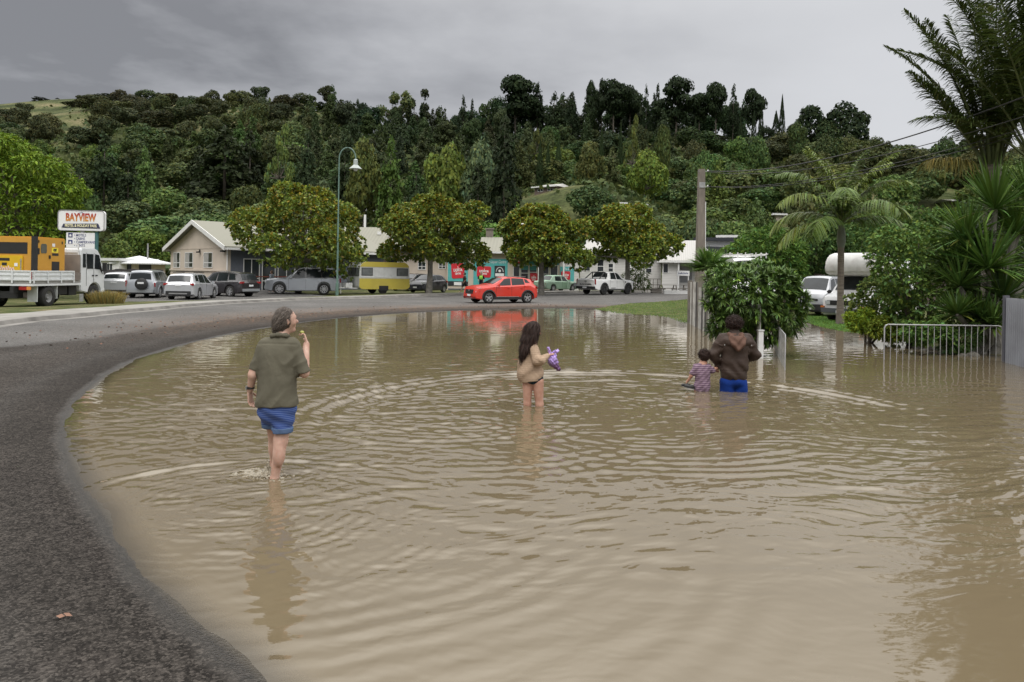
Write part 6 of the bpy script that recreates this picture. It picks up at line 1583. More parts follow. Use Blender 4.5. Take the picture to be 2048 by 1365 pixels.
# ------------------------------------------------------------------ vehicles
CARP = {}
def paint(name, col, metal=.0, coat=.8, rough=.35):
 return M('car_paint_' + name, col, rough=rough, metal=metal, var=.03, coat=coat, spec=.5)
def interp(P, x):
 P = sorted(P); return float(np.interp(x, [p[0] for p in P], [p[1] for p in P]))
class Car:
 """x: 0 at the nose .. L at the tail in the spec; local +x is forward"""
 def __init__(s, name, px, py, D, head, spec, col, label, z=None, scale=1.0, group=None, cat='car'):
  s.S = spec; L = spec['L']
  p = W(px, py, D); p.z = z if z is not None else gz(p.x, p.y) + .01
  s.root = empty(name, p, head, label, cat, group); s.root.scale = (scale,) * 3
  s.L = L; s.W = spec['W'] / 2; s.rw = spec.get('rw', .34); s.ax = spec['axles']; s.zu = spec.get('zu', .22)
  s.build(col)
 def prof(s, x):
  S = s.S; zt = interp(S['top'], x); zb = min(interp(S['belt'], x), zt - .01)
  e0 = S.get('round', .5); t = min(1, x / e0); t2 = min(1, (s.L - x) / (e0 * .7))
  w = s.W * (.80 + .20 * math.sqrt(max(0, 1 - (1 - t) ** 2))) * (.88 + .12 * math.sqrt(max(0, 1 - (1 - t2) ** 2)))
  gh = zt - zb; wr = w * .93 - S.get('tumble', .36) * gh
  return zt, zb, w, max(wr, w * .5), gh
 def sect(s, x):
  zt, zb, w, wr, gh = s.prof(x); zl = s.zu + interp(s.S.get('under', [(0, .06), (.3, 0), (s.L - .35, 0), (s.L, .14)]), x)
  za = zl
  for xc in s.ax:
   R = s.rw * 1.16
   if abs(x - xc) < R: za = max(za, s.rw + math.sqrt(R * R - (x - xc) ** 2))
  za = min(za, zb - .08); g = min(1, gh / .25)
  return [(0, zl), (w * .62, zl), (w * .64, za), (w * .955, za), (w, min(za + .05, zb - .04)), (w * 1.0, max(za + .06, (za + zb) / 2)), (w * .985, zb - .05), (w * .935, zb),
    (wr + (w * .93 - wr) * .02, zb + gh * .80), (wr * .94, zt - .03 * g), (wr * .55, zt + .005), (0, zt + .018)]
 def build(s, col):
  R = s.rw * 1.16; xs = set(np.linspace(0, s.L, 46))
  for xc in s.ax:
   for k in range(17): xs.add(xc - R + 2 * R * k / 16)
   xs |= {xc - R - .004, xc + R + .004}
  for P in (s.S['top'], s.S['belt']): xs |= {p[0] for p in P}
  xs = sorted(x for x in xs if 0 <= x <= s.L); xs = [x for i, x in enumerate(xs) if i == 0 or x - xs[i - 1] > .002]
  V = []; Fc = []; m = 12
  for x in xs:
   sc = s.sect(x); V += [(s.L / 2 - x, -y, z) for y, z in sc] + [(s.L / 2 - x, y, z) for y, z in sc[-2:0:-1]]
  n = 22
  for i in range(len(xs) - 1):
   for j in range(n): Fc.append((i * n + j, i * n + (j + 1) % n, (i + 1) * n + (j + 1) % n, (i + 1) * n + j))
  Fc.append(tuple(range(n))); Fc.append(tuple((len(xs) - 1) * n + j for j in range(n))[::-1])
  mb = MB(); mb.add(V, Fc); s.body = mb.build('body', col, s.root, smooth=True, angle=28)
  s.wheels()
 def side(s, x, t, sg, off=.008):
  zt, zb, w, wr, gh = s.prof(x); y0, z0 = w * .935, zb; y1, z1 = wr + (w * .93 - wr) * .02, zb + gh * .80
  y2, z2 = wr * .94, zt - .03 * min(1, gh / .25)
  if t < .8: k = t / .8; y, z = y0 + (y1 - y0) * k, z0 + (z1 - z0) * k
  else: k = (t - .8) / .2; y, z = y1 + (y2 - y1) * k, z1 + (z2 - z1) * k
  return (s.L / 2 - x, sg * (y + off), z)
 def glass(s, a0, a1, b0, b1, t0=.06, t1=.86, name='side_window', sides=(-1, 1), m=None, parent=None):
  """window whose lower edge spans a0..a1 and upper edge b0..b1 (from the nose)"""
  for sg in sides:
   mb = MB(); nx, nz = 7, 4; V = []
   for j in range(nz + 1):
    k = j / nz; t = t0 + (t1 - t0) * k
    for i in range(nx + 1):
     q = i / nx; x = (a0 + (b0 - a0) * k) * (1 - q) + (a1 + (b1 - a1) * k) * q; V.append(s.side(x, t, sg))
   mb.add(V, [(j * (nx + 1) + i, j * (nx + 1) + i + 1, (j + 1) * (nx + 1) + i + 1, (j + 1) * (nx + 1) + i) for j in range(nz) for i in range(nx)])
   mb.build(name, m or GLASS, parent or s.root, smooth=True)
 def screen(s, x0, x1, name, fw=.93, m=None, lift=.012):
  V = []; nx, ny = 6, 8
  for i in range(nx + 1):
   x = x0 + (x1 - x0) * i / nx; zt, zb, w, wr, gh = s.prof(x); e = .01; dz = (interp(s.S['top'], x + e) - interp(s.S['top'], x - e)) / (2 * e); nl = math.hypot(1, dz)
   wr_ = wr * .94 * fw
   for j in range(ny + 1):
    q = -1 + 2 * j / ny; z = zt + .018 - .048 * min(1, gh / .25) * q * q * .8
    V.append((s.L / 2 - x + dz / nl * lift * (1), q * wr_, z + lift / nl))
  mb = MB().add(V, [(i * (ny + 1) + j, i * (ny + 1) + j + 1, (i + 1) * (ny + 1) + j + 1, (i + 1) * (ny + 1) + j) for i in range(nx) for j in range(ny)])
  return mb.build(name, m or GLASS, s.root, smooth=True)
 def wheels(s):
  w = s.W; rw = s.rw; spokes = s.S.get('spokes', 5); tw = .22
  for xc in s.ax:
   for sg in (-1, 1):
    h = empty('wheel', (s.L / 2 - xc, sg * (w * .985 - tw / 2), rw)); h.parent = s.root
    MB().lathe([(rw * .62, -tw / 2), (rw * .9, -tw / 2), (rw, -tw / 2 + .03), (rw, tw / 2 - .03), (rw * .9, tw / 2), (rw * .66, tw / 2), (rw * .64, tw / 2 - .02)], (0, 0, 0), 26, axis='Y').build('tyre', RUBBER, h, smooth=True, angle=50)
    o = sg * (tw / 2 - .035); mb = MB()
    mb.lathe([(rw * .66, o + sg * .03), (rw * .60, o + sg * .03), (rw * .58, o - sg * .05)], (0, 0, 0), 24, axis='Y')
    for k in range(spokes):
     a = 2 * math.pi * k / spokes + .3; c, sn = math.cos(a), math.sin(a)
     mb.bar((c * .04, o + sg * .012, sn * .04), (c * rw * .61, o + sg * .02, sn * rw * .61), .022, rw * (.22 if spokes < 7 else .14))
    mb.lathe([(0, o + sg * .03), (rw * .15, o + sg * .025), (rw * .17, o - sg * .02)], (0, 0, 0), 12, axis='Y')
    mb.build('rim', s.S.get('rim', RIM), h)
    MB().lathe([(0, o - sg * .06), (rw * .6, o - sg * .06)], (0, 0, 0), 18, axis='Y').build('brake_disc', BLACK, h)
 def arches(s, m=BLACK, wd=.07):
  for xc in s.ax:
   for sg in (-1, 1):
    mb = MB(); R0_, R1_ = s.rw * 1.14, s.rw * 1.14 + wd; n = 14; V = []
    for k in range(n + 1):
     a = math.pi * (k / n) * 1.08 - .04 * math.pi
     for R in (R0_, R1_):
      x = xc - R * math.cos(a); z = s.rw + R * math.sin(a); w = s.prof(min(max(x, .05), s.L - .05))[2]
      V.append((s.L / 2 - x, sg * (w + .03 if R == R0_ else w + .012), z))
    V2 = V + [(x, sg * (abs(y) - .08), z) for x, y, z in V]; m0 = 2 * (n + 1)
    Fq = []
    for k in range(n):
     a = 2 * k
     Fq += [(a, a + 1, a + 3, a + 2), (a, a + 2, m0 + a + 2, m0 + a), (a + 1, m0 + a + 1, m0 + a + 3, a + 3)]
    mb.add(V2, Fq).build('wheel_arch', m, s.root, smooth=True)
 def box(s, name, x, y, z, d, m, both=False, parent=None, bevel=.012, rz=0):
  for sg in ((-1, 1) if both else (1,)):
   MB().box((s.L / 2 - x, sg * y, z), d, rz=rz * sg).build(name, m, parent or s.root, bevel=bevel)
 def plate(s, front=True, z=.5, x=None, y=0, t=None):
  xx = (0 if front else s.L) if x is None else x
  MB().box((s.L / 2 - xx + (.02 if front else -.02), y, z), (.025, .38, .12)).build('number_plate', PLATE, s.root)
 def seams(s, xs, zlo=.32):
  for x in xs:
   for sg in (-1, 1):
    zt, zb, w, wr, gh = s.prof(x)
    MB().box((s.L / 2 - x, sg * (w * .995 + .0), (zlo + zb) / 2), (.012, .012, zb - zlo - .06)).build('door_seam', BLACK, s.root)
 def handles(s, xs, z, m=None):
  for x in xs: s.box('door_handle', x, s.prof(x)[2] + .012, z, (.17, .03, .035), m or s.body.data.materials[0], both=True)
 def mirrors(s, x, z, m=None): s.box('wing_mirror', x, s.prof(x)[2] + .10, z, (.12, .2, .15), m or s.body.data.materials[0], both=True, bevel=.04)
 def lights(s, xf=.10, zf=.72, df=(.12, .34, .14), xr=None, zr=.9, dr=(.12, .22, .22), yf=.72, yr=.80):
  L = s.L; xr = L - .08 if xr is None else xr
  s.box('headlight', xf, s.W * yf, zf, df, LAMP_GLASS, both=True, bevel=.03, rz=-.35)
  s.box('tail_light', xr, s.W * yr, zr, dr, RED_LENS, both=True, bevel=.03, rz=.25)
def SUV(L=4.7, W_=1.88, H=1.70, rw=.36, ax=(.95, 3.65), **k):
 d = dict(L=L, W=W_, axles=ax, rw=rw, zu=.25, round=.7, tumble=.30,
    top=[(0, .62), (.05, .80), (.12, .90), (.5, 1.0), (1.15, 1.06), (1.35, 1.12), (2.05, H - .07), (2.5, H), (3.5, H - .01), (L - .55, H - .06), (L - .30, H - .16), (L - .08, 1.12), (L, .98)],
    belt=[(0, .60), (.12, .86), (1.3, 1.02), (2.5, 1.05), (L - .3, 1.10), (L, .95)])
 d.update(k); return d
def dress(c, glass, screens, seams, handles, mir, lf={}, plates=(.48, .75), col=None):
 for g in glass: c.glass(*g)
 c.screen(*screens[0], 'windscreen'); c.screen(*screens[1], 'rear_screen')
 c.seams(seams); c.handles(handles[0], handles[1]); c.mirrors(*mir); c.lights(**lf)
 if plates[0]: c.plate(True, plates[0])
 if plates[1]: c.plate(False, plates[1])
# red crossover driving on the wet road
H = 1.55; L = 4.17
red = Car('red_crossover', 1001, 590, 44.6, math.radians(180 + 30), SUV(L, 1.80, H, .34, (.84, 3.44), zu=.22, spokes=5,
  top=[(0, .60), (.04, .78), (.12, .94), (.5, 1.03), (1.02, 1.07), (1.15, 1.10), (1.85, H - .08), (2.2, H - .01), (2.6, H), (3.3, H - .04), (3.72, H - .13), (3.98, 1.12), (4.12, 1.02), (L, .85)],
  belt=[(0, .58), (.14, .86), (1.1, .99), (2.5, 1.03), (3.6, 1.10), (L, .84)]), paint('red', (.60, .036, .020)), 'bright red crossover driving on the road just beyond the flood', cat='car')
dress(red, [(1.32, 2.30, 1.92, 2.34), (2.38, 3.25, 2.40, 3.20), (3.30, 3.62, 3.26, 3.42, .3, .8)], ((1.20, 1.84), (3.74, 3.97)), (1.30, 2.34, 3.2), ((2.12, 3.02), .88), (1.42, 1.04),
  dict(xf=.28, zf=.86, df=(.30, .20, .05), yf=.82, zr=.92, dr=(.15, .25, .12)), (.46, .62))
red.arches(); red.box('sill_cladding', L / 2, .89, .30, (1.9, .05, .16), BLACK, both=True); red.box('silver_sill_strip', L / 2, .905, .385, (1.5, .03, .03), CHROME, both=True)
red.box('grille', .02, 0, .66, (.06, .95, .26), BLACK); red.box('fog_lamp_surround', .22, .70, .64, (.2, .26, .14), BLACK, both=True, rz=-.4); red.box('fog_lamp', .15, .70, .66, (.2, .20, .06), LAMP_GLASS, both=True, rz=-.4)
red.box('lower_bumper', .06, 0, .33, (.12, 1.5, .14), BLACK); red.box('silver_skid', .03, 0, .30, (.08, .8, .04), CHROME); red.box('rear_cladding', L - .06, 0, .42, (.14, 1.5, .24), BLACK)
red.box('roof_rail', 2.8, .60, H + .01, (1.3, .03, .03), CHROME, both=True); red.box('badge', -.012, 0, .74, (.01, .16, .08), CHROME)
# white pickup
H = 1.82; L = 5.36
pk = Car('white_pickup', 1212, 575, 60.0, math.radians(47), dict(L=L, W=1.88, axles=(.93, 4.15), rw=.40, zu=.36, round=.7, tumble=.30, spokes=6, rim=BLACK,
  top=[(0, .70), (.04, .95), (.15, 1.10), (.6, 1.17), (1.25, 1.21), (1.4, 1.25), (2.05, H - .08), (2.35, H), (3.1, H), (3.35, H - .06), (3.55, 1.32), (3.6, 1.22), (5.25, 1.22), (L, 1.18)],
  belt=[(0, .68), (.15, 1.02), (1.3, 1.14), (3.5, 1.20), (3.65, 1.16), (5.2, 1.16), (L, 1.12)]), paint('white', (.78, .78, .78)), 'white double cab pickup with black sports bar crossing towards the houses', cat='pickup truck')
dress(pk, [(1.62, 2.45, 2.12, 2.47), (2.53, 3.30, 2.53, 3.12)], ((1.44, 2.04), (3.38, 3.53)), (1.55, 2.5, 3.42), ((2.3, 3.2), 1.05), (1.70, 1.22), dict(zf=1.0, zr=1.0, dr=(.10, .18, .42), yr=.90), (.6, None))
pk.arches(wd=.11); pk.box('rear_bumper', L - .0, 0, .55, (.22, 1.75, .2), BLACK); pk.box('tailgate_panel', L - .01, 0, .92, (.03, 1.28, .42), paint('white', None)); pk.plate(False, .56, x=L + .12)
pk.box('side_step', 2.6, .92, .42, (2.0, .12, .06), BLACK, both=True); pk.box('load_bed_liner', 4.4, 0, 1.235, (1.5, 1.4, .03), BLACK)
mb = MB()
for sg in (-1, 1): mb.tube([(L / 2 - 3.62, sg * .66, 1.2), (L / 2 - 3.66, sg * .62, 1.72), (L / 2 - 3.72, sg * .60, 1.76), (L / 2 - 4.55, sg * .70, 1.22)], .045, 6)
mb.tube([(L / 2 - 3.68, -.6, 1.75), (L / 2 - 3.68, .6, 1.75)], .05, 6); mb.build('sports_bar', BLACK, pk.root, smooth=True)
text('RANGER', 'lettering', .12, BLACK, pk.root, (-L / 2 - .012, 0, .80), (math.pi / 2, 0, -math.pi / 2), width=1.15, bold=.006)
pk.box('tailgate_handle', L + .012, 0, 1.04, (.02, .22, .06), BLACK); pk.box('badge', L + .012, 0, .94, (.02, .14, .07), CHROME); pk.box('front_grille', 0, 0, .88, (.06, .9, .3), BLACK)
pk.box('fender_vent', 1.32, .95, 1.0, (.14, .02, .10), BLACK, both=True); pk.box('door_decal', 3.0, .948, .52, (.6, .012, .05), BLACK, both=True)
SILV = paint('silver', (.40, .42, .45), metal=.55); SILV2 = paint('pale_silver', (.55, .56, .59), metal=.45)
# silver estate SUV, rear three-quarter
H = 1.69; L = 4.7
sf = Car('silver_suv', 385, 588, 45.0, math.radians(93), SUV(L, 1.88, H, .37, (.95, 3.65), spokes=5), SILV2, 'silver sports utility car with roof bars, nearest of the parked row, seen from behind', scale=.93)
dress(sf, [(1.50, 2.48, 2.10, 2.50), (2.58, 3.55, 2.58, 3.45), (3.62, 4.12, 3.56, 4.0, .2, .84)], ((1.38, 2.03), (4.40, 4.60)), (1.45, 2.53, 3.55), ((2.3, 3.35), .98), (1.6, 1.10), dict(zr=1.0, dr=(.14, .42, .15), yr=.76), (None, .95))
sf.box('rear_bumper', L - .02, 0, .48, (.16, 1.5, .22), BLACK); sf.box('bumper_diffuser', L + .05, 0, .44, (.06, 1.1, .08), CHROME); sf.box('roof_rail', 3.0, .62, H + .04, (1.9, .035, .035), BLACK, both=True)
for x in (2.5, 3.4): MB().box((L / 2 - x, 0, H + .09), (.06, 1.3, .03)).build('roof_bar', BLACK, sf.root)
# silver 4x4 with spare wheel
H = 1.84; L = 4.6
pj = Car('silver_offroader', 304, 585, 47.0, math.radians(98), SUV(L, 1.88, H, .39, (.85, 3.55), zu=.28, top=[(0, .70), (.05, .90), (.15, 1.02), (.6, 1.10), (1.2, 1.14), (1.35, 1.20), (1.95, H - .08), (2.3, H), (4.2, H - .02), (4.42, H - .10), (4.54, 1.2), (4.6, 1.0)],
  belt=[(0, .66), (.15, .95), (1.3, 1.10), (2.5, 1.12), (4.3, 1.16), (4.6, .98)]), SILV, 'silver off roader with covered spare wheel on its tail door', scale=.93)
dress(pj, [(1.46, 2.38, 1.98, 2.40), (2.46, 3.30, 2.46, 3.28), (3.38, 4.15, 3.36, 4.08, .1, .84)], ((1.38, 1.93), (4.44, 4.53)), (1.42, 2.42, 3.34), ((2.25, 3.15), 1.02), (1.55, 1.18), dict(zr=.9, dr=(.1, .14, .30), yr=.9), (None, None))
MB().lathe([(0, -.16), (.30, -.16), (.37, -.12), (.38, .05), (.33, .1), (0, .12)], (-L / 2 - .12, -.12, .95), 22, axis='X').build('spare_wheel', BLACK, pj.root, smooth=True)
MB().box((-L / 2 - .29, -.12, 1.02), (.03, .38, .12)).build('number_plate', PLATE, pj.root); pj.box('rear_bumper', L - .0, 0, .50, (.2, 1.6, .2), SILV); pj.arches(SILV, .09)
# small silver wagon half hidden
H = 1.6; L = 4.4
sw = Car('silver_hatchback', 250, 583, 50.5, math.radians(99), SUV(L, 1.78, H, .33, (.9, 3.5)), SILV2, 'small silver hatchback half hidden behind the off roader', scale=.95)
dress(sw, [(1.46, 2.3, 1.98, 2.32), (2.38, 3.3, 2.38, 3.2), (3.36, 3.8, 3.3, 3.7, .2, .84)], ((1.36, 2.0), (4.10, 4.30)), (1.42, 2.34), ((2.2, 3.1), .95), (1.5, 1.08), dict(zr=.98, dr=(.12, .35, .14), yr=.76), (None, .9))
# black SUV, seen from the side and rear
H = 1.74; L = 4.85
bk = Car('black_suv', 448, 584, 50.0, math.radians(180 - 24), SUV(L, 1.92, H, .39, (.95, 3.85), spokes=7), paint('black', (.022, .019, .021), rough=.25), 'black sports utility car parked beside the beige office', scale=.96)
dress(bk, [(1.55, 2.55, 2.12, 2.57), (2.65, 3.6, 2.65, 3.5), (3.68, 4.3, 3.60, 4.1, .15, .84)], ((1.38, 2.03), (4.52, 4.74)), (1.5, 2.6, 3.6), ((2.4, 3.42), 1.0), (1.62, 1.12), dict(zr=1.0, dr=(.2, .40, .15), yr=.78), (None, .8))
bk.box('chrome_waist_strip', 2.9, .905, 1.075, (2.6, .02, .03), CHROME, both=True); bk.box('rear_bumper', L - .02, 0, .5, (.14, 1.6, .18), SILV)
# big silver SUV with black pillars
H = 1.86; L = 4.98
rr_ = Car('large_silver_suv', 607, 580, 55.2, math.radians(180 + 16), SUV(L, 1.96, H, .40, (.92, 3.82), zu=.26, spokes=9, tumble=.26,
  top=[(0, .68), (.03, .92), (.12, 1.06), (.5, 1.10), (1.25, 1.14), (1.38, 1.18), (2.15, H - .08), (2.5, H), (4.5, H - .03), (4.68, H - .12), (4.9, 1.2), (L, 1.0)],
  belt=[(0, .66), (.12, 1.0), (1.3, 1.10), (4.4, 1.14), (4.8, 1.12), (L, .98)]), SILV, 'large silver luxury off roader with black roof pillars parked behind the first magnolia', scale=1.07)
rr_.glass(1.45, 4.72, 2.15, 4.55, .05, .93, m=paint('black', None), name='pillar_trim')
_o = rr_.side
rr_.side = lambda x, t, sg, off=.014: _o(x, t, sg, off)
dress(rr_, [(1.58, 2.55, 2.24, 2.58), (2.66, 3.62, 2.66, 3.60), (3.72, 4.58, 3.70, 4.42, .1, .84)], ((1.40, 2.13), (4.70, 4.88)), (1.5, 2.62, 3.66), ((2.4, 3.45), .95), (1.66, 1.16), dict(zf=.90, df=(.12, .36, .2), zr=.98, dr=(.1, .12, .32), yr=.93), (.5, .8))
rr_.box('grille', -.0, 0, .88, (.06, 1.0, .2), CHROME); rr_.box('front_bumper', .04, 0, .50, (.16, 1.6, .2), SILV)
# black hatchback facing us
H = 1.53; L = 3.75
hb = Car('black_hatchback', 856, 578, 63.5, math.radians(180 + 62), dict(L=L, W=1.68, axles=(.72, 3.12), rw=.30, zu=.2, round=.8, tumble=.32, spokes=7,
  top=[(0, .55), (.05, .72), (.2, .88), (.6, .98), (.95, 1.04), (1.65, H - .06), (2.0, H), (2.9, H - .03), (3.3, H - .14), (3.65, 1.0), (L, .82)], belt=[(0, .54), (.2, .80), (1.0, .98), (3.2, 1.04), (L, .80)]),
  paint('dark_grey', (.018, .018, .025), rough=.3), 'small black hatchback facing the road behind the second magnolia')
dress(hb, [(1.15, 2.0, 1.66, 2.02), (2.08, 2.85, 2.08, 2.8), (2.9, 3.25, 2.86, 3.05, .15, .84)], ((.98, 1.63), (3.34, 3.6)), (1.05, 2.04), ((1.85, 2.7), .88), (1.2, 1.04), dict(xf=.22, zf=.80, df=(.26, .24, .22), yf=.74, zr=.9), (.45, .7))
hb.box('number_plate_surround', .0, 0, .46, (.03, .6, .16), BLACK)
# dark car behind the caravan
H = 1.55; L = 4.3
dk = Car('dark_estate_car', 822, 574, 68.0, math.radians(180 + 60), SUV(L, 1.76, H, .32, (.85, 3.4)), paint('bronze_grey', (.05, .045, .04), rough=.35), 'dark car mostly hidden between the caravan and the black hatchback')
dress(dk, [(1.42, 2.3, 1.98, 2.32), (2.38, 3.3, 2.38, 3.2)], ((1.36, 2.0), (4.0, 4.2)), (1.42,), ((2.2,), .95), (1.5, 1.08), {}, (.45, None))
# old pale green sedan
H = 1.40; L = 4.1
GRN = paint('pale_green', (.29, .42, .31), rough=.5, coat=.3)
gs = Car('green_sedan', 1112, 577, 65.5, math.radians(42), dict(L=L, W=1.60, axles=(.75, 3.15), rw=.30, zu=.2, round=.35, tumble=.30, spokes=8,
  top=[(0, .62), (.04, .80), (.4, .86), (1.05, .90), (1.15, .93), (1.62, H - .05), (1.85, H), (2.85, H - .01), (3.05, H - .06), (3.45, .96), (3.55, .93), (4.0, .90), (L, .80)],
  belt=[(0, .60), (.1, .78), (1.1, .86), (3.5, .90), (L, .78)]), GRN, 'old pale green sedan with a grey front wing and open door beside the third magnolia')
dress(gs, [(1.32, 2.02, 1.66, 2.04), (2.12, 2.9, 2.12, 2.82)], ((1.18, 1.60), (3.08, 3.42)), (1.2, 2.08), ((1.9, 2.8), .8), (1.3, .95), dict(zf=.66, df=(.06, .2, .16), zr=.66, dr=(.06, .3, .14), yr=.78), (None, .42))
gs.box('front_wing', .42, .805, .60, (.55, .02, .34), M('grey_primer', (.16, .17, .18), rough=.9), both=True); gs.box('rear_bumper', L, 0, .46, (.1, 1.55, .09), CHROME)
MB().add([(L / 2 - 1.5, -.82, .3), (L / 2 - 2.15, -1.5, .3), (L / 2 - 2.15, -1.5, .88), (L / 2 - 1.5, -.82, .88), (L / 2 - 1.5, -.86, .3), (L / 2 - 2.15, -1.54, .3), (L / 2 - 2.15, -1.54, .88), (L / 2 - 1.5, -.86, .88)], [(0, 1, 2, 3), (4, 5, 6, 7), (0, 1, 5, 4), (1, 2, 6, 5), (2, 3, 7, 6), (3, 0, 4, 7)]).build('open_door', GRN, gs.root)
# silver van facing us
H = 1.98; L = 4.7
VSIL = paint('van_silver', (.42, .43, .45), metal=.4)
def van(name, px, py, D, head, col, label, H=1.98, L=4.7, scale=1.0, z=None, bb=True):
 v = Car(name, px, py, D, head, dict(L=L, W=1.72, axles=(.72, 3.3), rw=.33, zu=.24, round=.35, tumble=.20, spokes=7,
  top=[(0, .60), (.03, .92), (.10, 1.10), (.30, 1.22), (.42, 1.30), (1.05, H - .10), (1.4, H - .01), (2.0, H), (4.3, H), (4.5, H - .06), (4.66, 1.2), (L, 1.0)],
  belt=[(0, .58), (.12, 1.02), (.4, 1.12), (1.3, 1.18), (4.4, 1.20), (L, .98)]), col, label, scale=scale, z=z, cat='van')
 v.glass(.62, 1.55, 1.08, 1.58); v.glass(1.68, 2.9, 1.68, 2.9); v.glass(3.0, 4.25, 3.0, 4.2); v.screen(.44, 1.03, 'windscreen'); v.screen(4.52, 4.64, 'rear_screen')
 v.seams((.6, 1.62, 2.95)); v.handles((1.45,), 1.0); v.mirrors(.70, 1.22, BLACK); v.lights(xf=.06, zf=.80, df=(.10, .34, .2), yf=.78, zr=1.0, dr=(.08, .16, .4), yr=.9)
 if bb: v.box('front_bumper', .02, 0, .46, (.22, 1.60, .34), BLACK, bevel=.05)
 v.box('grille', .0, 0, .84, (.05, .85, .10), BLACK); v.box('chrome_strip', -.02, 0, .90, (.03, .75, .025), CHROME); MB().box((L / 2 + .13, 0, .44), (.02, .38, .12)).build('number_plate', PLATE, v.root)
 v.box('badge', -.035, 0, .87, (.015, .16, .11), CHROME)
 mb = MB().bar((L / 2 - .5, -.35, 1.33), (L / 2 - .72, .1, 1.52), .02).bar((L / 2 - .5, .25, 1.33), (L / 2 - .72, .6, 1.52), .02); mb.build('wiper', BLACK, v.root)
 return v
van('silver_van', 1652, 620, 37.5, math.radians(-90 - 42), VSIL, 'silver van facing the flood between the brown fence and the king palm', z=-.03)
wv = van('white_van', 1482, 610, 37.0, math.radians(-90 - 5), paint('white', None), 'white van with ladder rack whose roof shows above the pointed leaf bush', H=2.25, z=.05, scale=1.2)
mb = MB()
for x in (1.2, 2.6, 4.0): mb.bar((4.7 / 2 - x, -.72, 2.36), (4.7 / 2 - x, .72, 2.36), .04)
for y in (-.68, -.3, .1, .5, .68): mb.bar((4.7 / 2 - .9, y, 2.40), (4.7 / 2 - 4.2, y, 2.40), .035)
for y in (-.7, -.4, -.1, .3, .5, .7): mb.bar((4.7 / 2 - 1.2, y, 2.24), (4.7 / 2 - 1.2, y, 2.46), .035)
mb.build('ladder_rack', WHITE, wv.root)
# campervan: white flat-nosed van with over-cab pod
cv = Car('campervan', 1742, 632, 33.5, math.radians(-90 - 50), dict(L=5.4, W=1.9, axles=(.8, 4.0), rw=.33, zu=.24, round=.3, tumble=.12, spokes=7,
  top=[(0, .62), (.03, .92), (.12, 1.06), (.75, 1.22), (.85, 1.30), (1.35, 1.95), (1.5, 2.0), (1.55, 2.7), (1.7, 2.75), (5.2, 2.75), (5.36, 2.6), (5.4, 1.0)], belt=[(0, .6), (.12, 1.0), (.8, 1.14), (1.45, 1.2), (1.6, 1.2), (5.3, 1.2), (5.4, .98)]),
  paint('white', None), 'white campervan with bulging over cab bed parked behind the king palm', z=.0, cat='campervan')
cv.screen(.88, 1.33, 'windscreen'); cv.glass(.98, 1.45, 1.30, 1.46, .1, .7); cv.glass(2.2, 3.3, 2.2, 3.3, .1, .45); cv.glass(3.8, 4.8, 3.8, 4.8, .1, .45)
cv.box('grille', .0, 0, .80, (.06, 1.35, .2), BLACK); cv.box('front_bumper', -.02, 0, .47, (.22, 1.75, .2), M('bumper_grey', (.10, .11, .12), rough=.6)); MB().box((2.7 + .16, 0, .42), (.02, .38, .12)).build('number_plate', PLATE, cv.root)
cv.box('headlight', -.01, .62, .80, (.08, .22, .17), LAMP_GLASS, both=True); cv.box('indicator', -.03, .84, .62, (.08, .16, .08), ORANGE_LENS, both=True); cv.mirrors(.95, 1.25, BLACK)
MB().lathe([(0, .02), (.11, .02), (.11, 0), (.085, 0)], (2.7 + .04, 0, .81), 14, axis='X').build('round_badge', CHROME, cv.root)
mb = MB(); pts = [(.62, 1.98), (.48, 2.08), (.44, 2.3), (.52, 2.62), (.75, 2.86), (1.2, 2.96), (2.2, 2.96), (2.2, 1.98)]; mb.prism([(2.7 - x, z) for x, z in pts], -1.05, 1.05).build('over_cab_pod', M('pod_white', (.72, .71, .69), rough=.4, dirt=.2, dirtcol=(.4, .3, .26)), cv.root, bevel=.09)
cv.lights(xf=-.5, zf=-5, zr=1.0)
for o in [c for c in cv.root.children if c.name.startswith('headlight') and c.matrix_world.translation.z < -2]: bpy.data.objects.remove(o)
